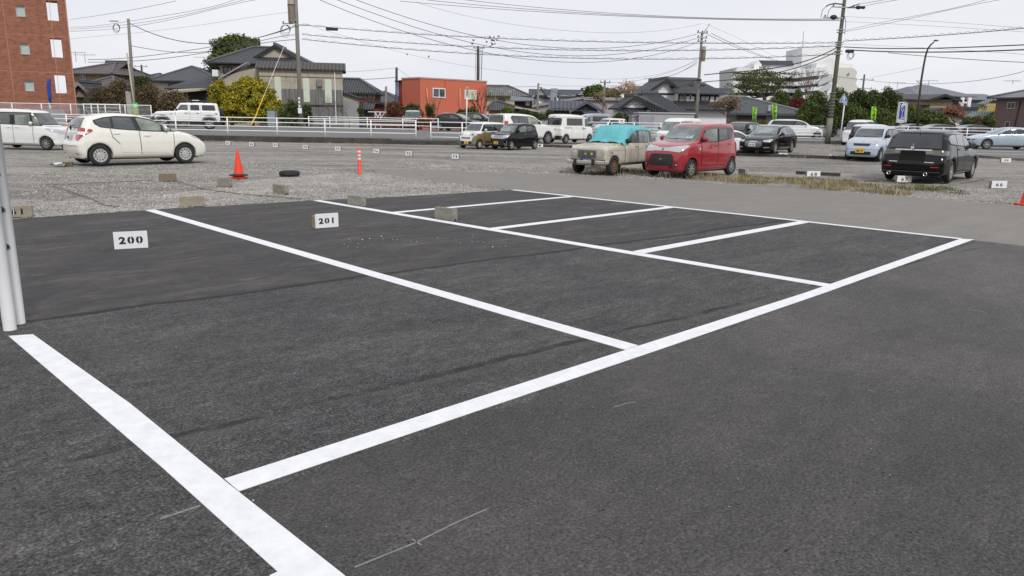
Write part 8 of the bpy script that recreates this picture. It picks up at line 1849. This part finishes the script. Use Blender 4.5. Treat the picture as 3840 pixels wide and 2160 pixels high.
def leaves(rn, blobs, n, size, drop=0., flat=.0):
    """leaf quads spread through clumps; every blob: centre, radii"""
    vs = []; fs = []; wts = [b[1][0] * b[1][1] * b[1][2] for b in blobs]; tot = sum(wts)
    for (c, r), w in zip(blobs, wts):
        k = max(8, int(n * (w / tot) ** .8 / sum((x / tot) ** .8 for x in wts)))
        for _ in range(k):
            d = Vector((rn.gauss(0, 1), rn.gauss(0, 1), rn.gauss(0, 1))).normalized(); q = rn.random() ** .38 * (1 + rn.uniform(-.12, .22))
            p = Vector(c) + Vector((d.x * r[0] * q, d.y * r[1] * q, d.z * r[2] * q)); s = size * rn.uniform(.55, 1.35)
            a = Vector((rn.uniform(-1, 1), rn.uniform(-1, 1), rn.uniform(-1, 1) * (1 - flat) - drop)).normalized(); b = a.cross(Vector((rn.uniform(-1, 1), rn.uniform(-1, 1), rn.uniform(-1, 1)))).normalized() * .55
            i = len(vs); vs += [p - a * s, p + b * s, p + a * s, p - b * s]; fs.append((i, i + 1, i + 2, i + 3))
    return vs, fs
def crown_blobs(rn, w, d, z0, z1, k, shape='round', br=.34):
    out = []; H_ = z1 - z0
    for i in range(k):
        t = (i + .5) / k; z = z0 + H_ * (.08 + .86 * t)
        f = {'round': math.sqrt(max(.05, 1 - (2 * (.08 + .86 * t) - 1) ** 2)), 'cone': 1.02 - .9 * t, 'dome': math.sqrt(max(.05, 1 - (t * .95) ** 2)), 'box': 1}[shape]
        a = i * 2.4 + rn.uniform(-.4, .4); q = math.sqrt(rn.random()) * .8 * f
        s = rn.uniform(.7, 1.25) * br
        out.append(((w * .5 * q * math.cos(a), d * .5 * q * math.sin(a), z), (w * s * (.4 + .6 * f), d * s * (.4 + .6 * f), min(H_ * s * .8, w * s))))
    return out
def tree(label, px, Y, pyb, pyt, wpx, mat, n=2600, leaf=.2, shape='round', k=22, name='tree', zb=.3, trunk=True, seed=None, cat=None, group=None, dratio=.8, br=.3, drop=0., limbs=5, z0f=None, barkm=None):
    """px centre column, pyb / pyt photo rows of the lowest and highest leaves, wpx width in photo pixels"""
    rn = random.Random(seed if seed is not None else int(px * 7 + Y)); c = at(px, 440, Y); w = wpx * Y / FP; z0, z1 = at(px, pyb, Y).z - zb, at(px, pyt, Y).z - zb; z0 = max(.02, z0)
    root = thing(name, label, cat or ('tree' if name == 'tree' else 'shrub'), (c.x, Y, zb), 0, group)
    bl = crown_blobs(rn, w, w * dratio, z0, z1, k, shape, br)
    if trunk:
        m = MB(); r = max(.06, w * .03); top = z0 + (z1 - z0) * .6
        m.tube([(0, 0, -.1), (rn.uniform(-.1, .1), 0, top * .5), (rn.uniform(-.2, .2), 0, top)], [r, r * .75, r * .35], 8)
        for i in range(limbs):
            b = bl[(i * 3 + 1) % len(bl)][0]; s = z0 * .7 + (top - z0 * .7) * rn.uniform(.2, .8); m.tube([(0, 0, s), Vector((0, 0, s)).lerp(Vector(b), .5) + Vector((0, 0, .1)), b], [r * .5, r * .35, r * .1], 6)
        m.build('trunk', barkm or M_BARK, root, True)
    vs, fs = leaves(rn, bl, int(n * 2.1), leaf * .6, drop); link('crown', mesh('crown', vs, fs, mat), root)
    return root
def bare(label, px, Y, pyb, pyt, wpx, zb=.3, seed=1, name='bare_tree', depth=5, mat=None, leaf=None, nl=300, r0=.12, cat='tree', up=.5):
    rn = random.Random(seed); c = at(px, 440, Y); root = thing(name, label, cat, (c.x, Y, zb)); H_ = at(px, pyt, Y).z - zb; w = wpx * Y / FP; zs = max(0, at(px, pyb, Y).z - zb); m = MB(); tips = []
    def grow(p, d, L, r, k):
        q = p + d * L * .5 + Vector((rn.uniform(-.06, .06), rn.uniform(-.06, .06), rn.uniform(-.03, .06))) * L; e = p + d * L
        m.tube([p, q, e], [r, r * .85, r * .65], 5 if k > 1 else 3, cap=False)
        if k == 0: tips.append(e); return
        for i in range(rn.choice((2, 3, 3)) if k > 1 else 2):
            nd = (d + Vector((rn.uniform(-1, 1) * sx, rn.uniform(-1, 1) * .8, rn.uniform(-.25, .7) * up)) * .9).normalized(); grow(e, nd, L * rn.uniform(.66, .86), r * .62, k - 1)
    sx = min(1.6, max(.6, w / max(.5, H_) * 1.)); L0 = (H_ - zs * .3) * .27
    grow(Vector((0, 0, -.05)), Vector((0, 0, 1)), zs * .5 + L0 * .8, r0, depth)
    m.build('trunk', mat or M_TWIG, root)
    if leaf:
        vs = []; fs = []
        for e in tips:
            for _ in range(max(1, nl // len(tips))):
                p = e + Vector((rn.gauss(0, .25), rn.gauss(0, .25), rn.gauss(0, .15))); a = Vector((rn.uniform(-1, 1), rn.uniform(-1, 1), rn.uniform(-.5, .5))).normalized() * .12; b = a.orthogonal() * .6; i = len(vs); vs += [p - a, p + b, p + a, p - b]; fs.append((i, i + 1, i + 2, i + 3))
        link('crown', mesh('crown', vs, fs, leaf), root)
    return root
tree('big round dark evergreen tree rising behind the large tiled house', 912, 104, 290, 136, 285, L_DARK, 10000, .34, 'dome', 70, br=.15, zb=.3)
tree('tall clump of yellow green bamboo behind the railing in front of the barn', 945, 71, 465, 286, 265, L_YEL, 14000, .18, 'dome', 120, name='bamboo', cat='bamboo', br=.09, drop=.5, zb=.4, limbs=10)
tree('yellow bamboo spilling left towards the white off-road car', 835, 73, 455, 305, 110, L_YEL, 3500, .17, 'dome', 24, name='bamboo', cat='bamboo', br=.24, drop=.5, zb=.4)
tree('dark green shrub left of the thick pole at the foot of the barn', 1098, 70, 460, 380, 90, L_DARK, 2200, .14, 'dome', 16, name='shrub', zb=.4); tree('dark shrub just right of the thick pole', 1150, 70.5, 460, 395, 50, L_MID, 1200, .14, 'dome', 10, name='shrub', zb=.4)
for k, (px, w, t_, b_, Y, mt, lab) in enumerate(((388, 120, 330, 425, 68, L_BRN, 'brown leafless looking bush right of the brick block'), (450, 110, 308, 430, 69, L_BRN, 'brown bush left of the white slab post'), (560, 120, 320, 440, 68, L_BRN, 'dense brown bush right of the leaning pole'), (650, 120, 345, 440, 67, L_BRN, 'brown bush behind the white off-road car'), (545, 110, 290, 380, 74, L_MID, 'green bush above the brown hedge by the leaning pole'), (360, 60, 385, 420, 66, L_MID, 'low green shrub behind the second white fence'), (700, 80, 395, 450, 65, L_BRN, 'brown scrub behind the white off-road car roof'), (470, 60, 320, 400, 72, L_MID, 'dark green bush left of the leaning pole'))):
    tree(lab, px, Y, b_, t_, w, mt, 3600, .13, 'dome', 22, name='shrub', zb=.5, br=.26)
    if mt is L_BRN: bare('bare twigs standing in the ' + ['first', 'second', 'third', 'fourth', '', '', 'last'][k] + ' brown bush right of the brick block', px, Y + .3, b_, t_ - 12, w, .5, k, depth=4, r0=.05, name='bare_shrub', cat='shrub')
bare('slim bare tree just right of the brick block', 327, 64, 420, 330, 60, 1.0, 12, depth=4, r0=.09, mat=M_BARK)
bare('leafless reddish shrub in front of the barn wall', 1235, 70, 450, 385, 110, .4, 3, depth=5, r0=.06, name='bare_shrub', cat='shrub'); bare('leafless reddish shrub at the right end of the barn', 1310, 70.5, 450, 385, 90, .4, 4, depth=5, r0=.06, name='bare_shrub', cat='shrub')
tree('narrow green conifer beside the lean-to', 1355, 72, 450, 395, 28, L_DARK, 900, .1, 'cone', 10, name='shrub', zb=.4); tree('rusty red leaved shrub right of the red brown shed', 1480, 72, 445, 385, 70, L_RUST, 1700, .11, 'dome', 14, name='shrub', zb=.4)
tree('round green garden tree before the shade-coloured side wing', 1545, 76, 440, 393, 72, L_MID, 2200, .12, 'dome', 16, name='shrub', zb=.4); tree('rust brown hedge behind the pedestrian railing', 1580, 67, 475, 448, 120, L_RUST, 2200, .1, 'box', 18, name='hedge', cat='hedge', zb=.5, trunk=False, dratio=.2); tree('rust brown hedge left of the silver car', 1440, 67, 470, 446, 110, L_RUST, 1500, .1, 'box', 14, name='hedge', cat='hedge', zb=.5, trunk=False, dratio=.2)
tree('greenish climbing tree against the orange wall', 1612, 76, 440, 392, 34, L_MID, 900, .1, 'box', 9, name='shrub', zb=.4); bare('bare pruned tree before the orange wall', 1640, 75, 440, 392, 40, .4, 6, depth=4, r0=.06)
tree('green shrub left of the white sign pole before the orange wall', 1728, 76, 450, 412, 38, L_MID, 1100, .1, 'dome', 10, name='shrub', zb=.4); tree('dark round shrub right of the white sign pole', 1768, 76, 450, 405, 52, L_DARK, 1500, .12, 'dome', 12, name='shrub', zb=.4)
bare('dark bare tree at the right end of the orange building', 1806, 74, 440, 380, 52, .4, 9, depth=5, r0=.1, mat=plain('dark_red_bark', (.045, .028, .026), .9))
bare('bare grey shrub in front of the low tiled house', 1840, 76, 445, 405, 70, .4, 10, depth=4, r0=.05, name='bare_shrub', cat='shrub')
tree('yellow green shrub before the low tiled house', 1900, 78, 440, 402, 58, L_OLV, 1500, .11, 'dome', 12, name='shrub', zb=.4); tree('olive shrub right of the low tiled house', 1965, 80, 440, 412, 50, L_MID, 1300, .12, 'dome', 10, name='shrub', zb=.4); tree('low green hedge behind the large white off-roader', 2010, 74, 450, 425, 70, L_MID, 1300, .1, 'dome', 10, name='shrub', zb=.4)
tree('dark clipped cloud shrub left of the micro van roof', 2058, 78, 445, 412, 40, L_DARK, 1400, .08, 'dome', 10, name='shrub', zb=.4); bare('pruned palm like stump before the farm shed', 2142, 80, 440, 402, 40, .4, 14, depth=2, r0=.14, mat=plain('tan_stump', (.3, .22, .14), .9), name='pruned_tree')
tree('wide green and yellow tree on the skyline right of the slate roofs', 2235, 165, 375, 322, 100, L_DARK, 2600, .42, 'dome', 22, br=.24); tree('yellow green tree beside the dark skyline tree', 2290, 160, 375, 338, 90, L_OLV, 2200, .4, 'dome', 18, br=.26); bare('orange leaved thin tree on the skyline left of the concrete block', 2350, 150, 440, 330, 80, .3, 5, depth=5, leaf=L_ORG, nl=900, r0=.12)
bare('leafless reddish tree right of the farm shed', 2300, 82, 440, 375, 100, .4, 7, depth=6, r0=.14, leaf=L_BRN, nl=500); tree('dark green round shrub at the porch of the white house', 2322, 74, 455, 427, 42, L_DARK, 1300, .09, 'dome', 10, name='shrub', zb=.4); tree('olive shrub left of the panel shed', 2358, 72, 455, 430, 34, L_OLV, 1000, .09, 'dome', 9, name='shrub', zb=.4)
# spreading tree before the hospital
def spreading():
    Y = 112; c = at(2865, 440, Y); root = thing('spreading_tree', 'broad flat topped tree with dark open limbs in front of the hospital', 'tree', (c.x, Y, .3)); o0 = Vector(root.location); rn = random.Random(4)
    fork = at(2868, 362, Y) - o0; base = at(2862, 430, Y) - o0; base.z = 0; m = MB(); m.tube([base, fork], [.35, .28], 8); tips = [(2738, 318), (2765, 288), (2800, 300), (2835, 268), (2880, 285), (2905, 270), (2925, 300), (2950, 312), (2770, 340), (2800, 325), (2905, 330), (2845, 300)]
    bl = []
    for (a, b_) in tips:
        e = at(a, b_ + 5, Y) - o0; e.y = rn.uniform(-3, 3); mid = fork.lerp(e, .5) + Vector((0, 0, -.5)); m.tube([fork, mid, e], [.17, .11, .03], 6)
        for _ in range(6): e2 = mid.lerp(e, rn.uniform(.2, 1)) ; e3 = e2 + Vector((rn.uniform(-1.6, 1.6), rn.uniform(-1, 1), rn.uniform(.2, 1.1))); m.tube([e2, e3], [.05, .02], 4); bl.append((tuple(e3), (.9, .9, .22)))
        bl.append((tuple(e), (1.5, 1.2, .35)))
    for a, b_ in ((2795, 284), (2830, 270), (2870, 272), (2900, 276), (2820, 280)): e = at(a, b_, Y) - o0; bl.append((tuple(e), (1.5, 1.3, .26)))
    m.build('trunk', M_BARK, root, True); vs, fs = leaves(rn, bl, 4800, .13); link('crown', mesh('crown', vs, fs, leaf_mat('spread_leaves', [(.03, .04, .012), (.09, .11, .03), (.2, .2, .07)])), root)
spreading()
bare('thin bare tree before the hospital right of the spreading tree', 3022, 108, 450, 275, 110, .3, 21, depth=6, r0=.16)
for px, w, t_, b_, Y, mt, sh, lab in ((2745, 80, 352, 400, 100, L_OLV, 'dome', 'olive tree left behind the hall roof'), (2925, 90, 345, 420, 104, L_DARK, 'dome', 'dark tree right of the hall roof ridge'), (2985, 80, 340, 420, 100, L_DARK, 'cone', 'pointed dark conifer above the red maple'), (3060, 110, 352, 470, 92, L_DARK, 'dome', 'dark evergreen right of the red maple'),
        (3140, 120, 335, 470, 90, L_DARK, 'dome', 'tall dark evergreen behind the tall pole'), (3215, 110, 340, 470, 88, L_MID, 'dome', 'green tree between the pole and the third banner'), (3270, 110, 345, 470, 90, L_DARK, 'dome', 'dark tree behind the third green banner'), (3330, 110, 338, 470, 86, L_MID, 'dome', 'tall yellow tipped tree left of the blue vertical sign'),
        (3030, 90, 385, 470, 80, L_DARK, 'dome', 'low dark evergreen in front of the red maple'), (3100, 100, 395, 480, 78, L_MID, 'dome', 'broad green shrub left of the tall pole foot'), (3190, 110, 400, 480, 77, L_DARK, 'dome', 'dark broad shrub behind the white triangular sign pole'), (3300, 110, 410, 480, 76, L_DARK, 'dome', 'dark shrub under the third green banner'), (3370, 70, 420, 480, 78, L_OLV, 'dome', 'yellow green shrub behind the blue vertical sign'), (3415, 60, 400, 470, 80, L_OLV, 'dome', 'pale yellow green bush right of the blue sign'), (3460, 110, 412, 478, 78, L_DARK, 'dome', 'dark bush at the foot of the street lamp'), (3520, 90, 430, 478, 76, L_DARK, 'dome', 'dark green bush right of the street lamp')):
    tree(lab, px, Y, b_, t_, w, mt, 4200 if w > 85 else 2200, .2 if Y > 84 else .15, sh, 26, zb=.3, br=.24)
tree('red leaved maple between the dark evergreens above the hall roof', 2988, 96, 415, 372, 76, L_RED, 2600, .15, 'dome', 18, zb=.3)
tree('clipped yellow olive hedge along the front of the hall', 2920, 74, 478, 452, 240, L_OLV, 3600, .1, 'box', 40, name='hedge', cat='hedge', zb=.3, trunk=False, dratio=.12, br=.1); bare('brown leafless bush in front of the hall windows', 2742, 76, 465, 405, 90, .4, 17, depth=6, r0=.09, leaf=L_BRN, nl=900); tree('brown green hedge left of the hall hedge', 2780, 75, 478, 455, 90, L_BRN, 1500, .1, 'box', 14, name='hedge', cat='hedge', zb=.3, trunk=False, dratio=.3)
bare('reddish bare thicket beside the cream gabled house', 3590, 78, 475, 430, 60, .4, 23, depth=5, leaf=L_RUST, nl=900, r0=.07, name='bare_shrub', cat='shrub')
for px, w, t_, mt, lab in ((3630, 56, 440, L_DARK, 'dark shrub left of the olive shrub before the yellow house'), (3668, 50, 438, L_BRN, 'brown olive shrub before the yellow house'), (3705, 56, 438, L_DARK, 'dark shrub at the corner of the mauve brown house')): tree(lab, px, 74, 482, t_, w, mt, 1500, .11, 'dome', 12, name='shrub', zb=.4)
# far skyline greenery as one mass
rn = random.Random(77); vs = []; fs = []
for k in range(5200):
    px = rn.uniform(250, 3900); Y = rn.uniform(240, 330); top = 385 + 14 * math.sin(px * .013) + 9 * math.sin(px * .041) + (px - 1920) * .0175
    p = at(px, rn.uniform(top, 440 + (px - 1920) * .0175), Y); s = rn.uniform(.5, 1.3); a = Vector((rn.uniform(-1, 1), rn.uniform(-1, 1), rn.uniform(-1, 1))).normalized() * s; b = a.orthogonal() * .7; i = len(vs); vs += [p - a, p + b, p + a, p - b]; fs.append((i, i + 1, i + 2, i + 3))
o_ = link('distant_woodland', mesh('distant_woodland', vs, fs, leaf_mat('distant_leaves', [(.05, .07, .05), (.1, .12, .09), (.15, .16, .12)]))); tag(o_, 'distant greenery along the horizon behind the houses', 'woodland', kind='stuff')
# distant filler houses in rows
fr_ = ((600, 150, 'grey'), (2070, 150, 'slate'), (2450, 150, 'grey'), (1440, 150, 'brown'))
# ---- dry grass, weeds
def grass(label, pts_px, n, h0, h1, mat, seed, w=.006, z=-.01):
    rn = random.Random(seed); P = [gp(*p) for p in pts_px]; vs = []; fs = []; poly_ = [(p.x, p.y) for p in P]; xs = [p.x for p in P]; ys = [p.y for p in P]; tri = 0
    C_ = []
    while len(C_) < n // 14:
        q = (rn.uniform(min(xs), max(xs)), rn.uniform(min(ys), max(ys)))
        if poly_sdf(np.array([q]), poly_)[0] < 0 and math.sin(q[0] * 2.3 + 1.7 * math.sin(q[1] * 1.9)) + math.sin(q[1] * 3.1 + q[0]) + rn.uniform(-1.6, 1.6) > 0: C_.append(q)
    for q in C_:
        sz = rn.uniform(.5, 1.3)
        for _ in range(14):
            x, y = q[0] + rn.gauss(0, .09) * sz, q[1] + rn.gauss(0, .09) * sz; h = rn.uniform(h0, h1) * sz; a = rn.uniform(0, 6.28); lx, ly = math.cos(a) * h * rn.uniform(.1, .9), math.sin(a) * h * rn.uniform(.1, .9); ww = w * rn.uniform(.7, 1.6); b = rn.uniform(0, 3.14); dx, dy = math.cos(b) * ww, math.sin(b) * ww
            i = len(vs); vs += [(x - dx, y - dy, z), (x + dx, y + dy, z), (x + lx * .5 + dx * .7, y + ly * .5 + dy * .7, z + h * .65), (x + lx * .5 - dx * .7, y + ly * .5 - dy * .7, z + h * .65), (x + lx, y + ly, z + h)]; fs += [(i, i + 1, i + 2, i + 3), (i + 3, i + 2, i + 4)]
    o = link('dry_grass', mesh('dry_grass', vs, fs, mat)); tag(o, label, 'grass', kind='stuff')
G_DRY = leaf_mat('dry_grass_blades', [(.09, .08, .03), (.22, .18, .09), (.38, .31, .18), (.5, .42, .27)]); G_GR = leaf_mat('green_weed', [(.05, .06, .015), (.12, .13, .03), (.25, .22, .08)])
grass('dry straw coloured grass along the lane in front of the red minicar and block 68', [(2600, 668), (2720, 684), (2900, 694), (3140, 712), (3420, 735), (3420, 716), (3150, 690), (2950, 676), (2760, 664), (2640, 658)], 3600, .05, .2, G_DRY, 1)
grass('thin dry grass under the beige car and red minicar', [(2090, 648), (2300, 656), (2560, 670), (2640, 668), (2600, 640), (2440, 632), (2300, 622), (2150, 628)], 2600, .05, .17, G_DRY, 2); grass('sparse green and straw weeds between blocks 68 and 66', [(2700, 668), (3100, 690), (3500, 720), (3640, 735), (3560, 700), (3280, 680), (3000, 668), (2800, 656)], 4200, .02, .08, G_GR, 3)
grass('dry weeds along the kerb under the black estate and micro van', [(2010, 552), (2400, 562), (2800, 582), (3170, 600), (3170, 592), (2800, 572), (2400, 552), (2020, 544)], 1800, .05, .16, G_DRY, 4, .012)
grass('weeds at the foot of the dark wall', [(700, 531), (1100, 538), (1500, 545), (1500, 540), (1100, 534), (700, 527)], 900, .02, .08, G_DRY, 5, .01); grass('scattered weeds in front of the distant road', [(2900, 560), (3180, 575), (3180, 552), (2950, 545)], 500, .02, .07, G_DRY, 6, .01, .11)
# fallen loose stones
def stones(label, pts_px, n, s0, s1, cols, seed, name='loose_stones', z=-.012):
    rn = random.Random(seed); P = [gp(*p) for p in pts_px]; poly_ = [(p.x, p.y) for p in P]; A = np.random.RandomState(seed); mn, mxx = np.min(poly_, 0), np.max(poly_, 0); Q = A.uniform(mn, mxx, (n * 4, 2)); Q = Q[poly_sdf(Q, poly_) < 0][:n]; vs = []; fs = []
    for x, y in Q:
        s = rn.uniform(s0, s1) * (1.6 if rn.random() < .07 else 1); a = rn.uniform(0, 3.14); ca, sa = math.cos(a), math.sin(a); i = len(vs)
        for dx, dy, dz in ((1, 0, .2), (0, .75, .25), (-1, .1, .15), (0, -.75, .3), (.1, .1, .9), (0, 0, -.4)):
            dx *= s * rn.uniform(.7, 1.2); dy *= s * rn.uniform(.7, 1.2); vs.append((x + dx * ca - dy * sa, y + dx * sa + dy * ca, z + dz * s))
        fs += [(i, i + 1, i + 4), (i + 1, i + 2, i + 4), (i + 2, i + 3, i + 4), (i + 3, i, i + 4), (i + 1, i, i + 5), (i + 2, i + 1, i + 5), (i + 3, i + 2, i + 5), (i, i + 3, i + 5)]
    o = link(name, mesh(name, vs, fs, leaf_mat('stone_' + str(seed), cols, .9))); tag(o, label, 'stones', kind='stuff')
SG = [(.12, .115, .11), (.26, .25, .235), (.38, .36, .34), (.55, .53, .5)]
stones('pale crushed stones along the edge of the new asphalt', [(60, 818), (544, 784), (1186, 749), (1505, 735), (1905, 711), (1500, 662), (1360, 640), (1000, 700), (500, 735), (60, 775)], 16000, .010, .026, SG, 11)
stones('scattered stones over the gravel lot behind the blocks', [(60, 780), (1000, 705), (1360, 640), (1000, 600), (100, 640)], 9000, .012, .028, SG, 12, z=-.02); stones('grey stones at the far lane edge near block 66', [(3100, 722), (3640, 757), (3838, 774), (3838, 700), (3500, 690), (3200, 700)], 7000, .010, .026, SG, 13, z=-.02)
stones('stones along the middle edge of the lane', [(1480, 625), (1700, 641), (2100, 653), (2560, 680), (2560, 660), (2100, 632), (1700, 612), (1480, 605)], 5000, .012, .03, SG, 14, z=-.02)
stones('few pale chips of stone lying on the new asphalt', [(1250, 930), (1900, 930), (1950, 880), (1300, 890)], 34, .005, .011, [(.5, .5, .48), (.6, .6, .58)], 15, z=.004); stones('stray chips over the asphalt', [(100, 1200), (1300, 1000), (3200, 900), (3700, 1200), (3500, 1900), (900, 2050)], 60, .003, .006, [(.3, .28, .24), (.5, .47, .42)], 16, z=.003)
# leaf belt added behind the viewer, unseen, to darken reflections in the cars
rn = random.Random(5); vs = []; fs = []
for k in range(3600):
    a = rn.uniform(math.pi * .98, math.pi * 2.02); r_ = rn.uniform(58, 75); p = Vector((math.cos(a) * r_, math.sin(a) * r_ - 2, rn.uniform(0, 7 + 2.5 * math.sin(a * 9) + 1.5 * math.sin(a * 23)))); s = rn.uniform(.7, 1.7); u_ = Vector((rn.uniform(-1, 1), rn.uniform(-1, 1), rn.uniform(-1, 1))).normalized() * s; b = u_.orthogonal() * .8; i = len(vs); vs += [p - u_, p + b, p + u_, p - b]; fs.append((i, i + 1, i + 2, i + 3))
o_ = link('unseen_leaf_belt', mesh('unseen_leaf_belt', vs, fs, L_DARK)); tag(o_, 'unseen belt of leaves added behind the viewer to darken car reflections', 'woodland', kind='stuff')
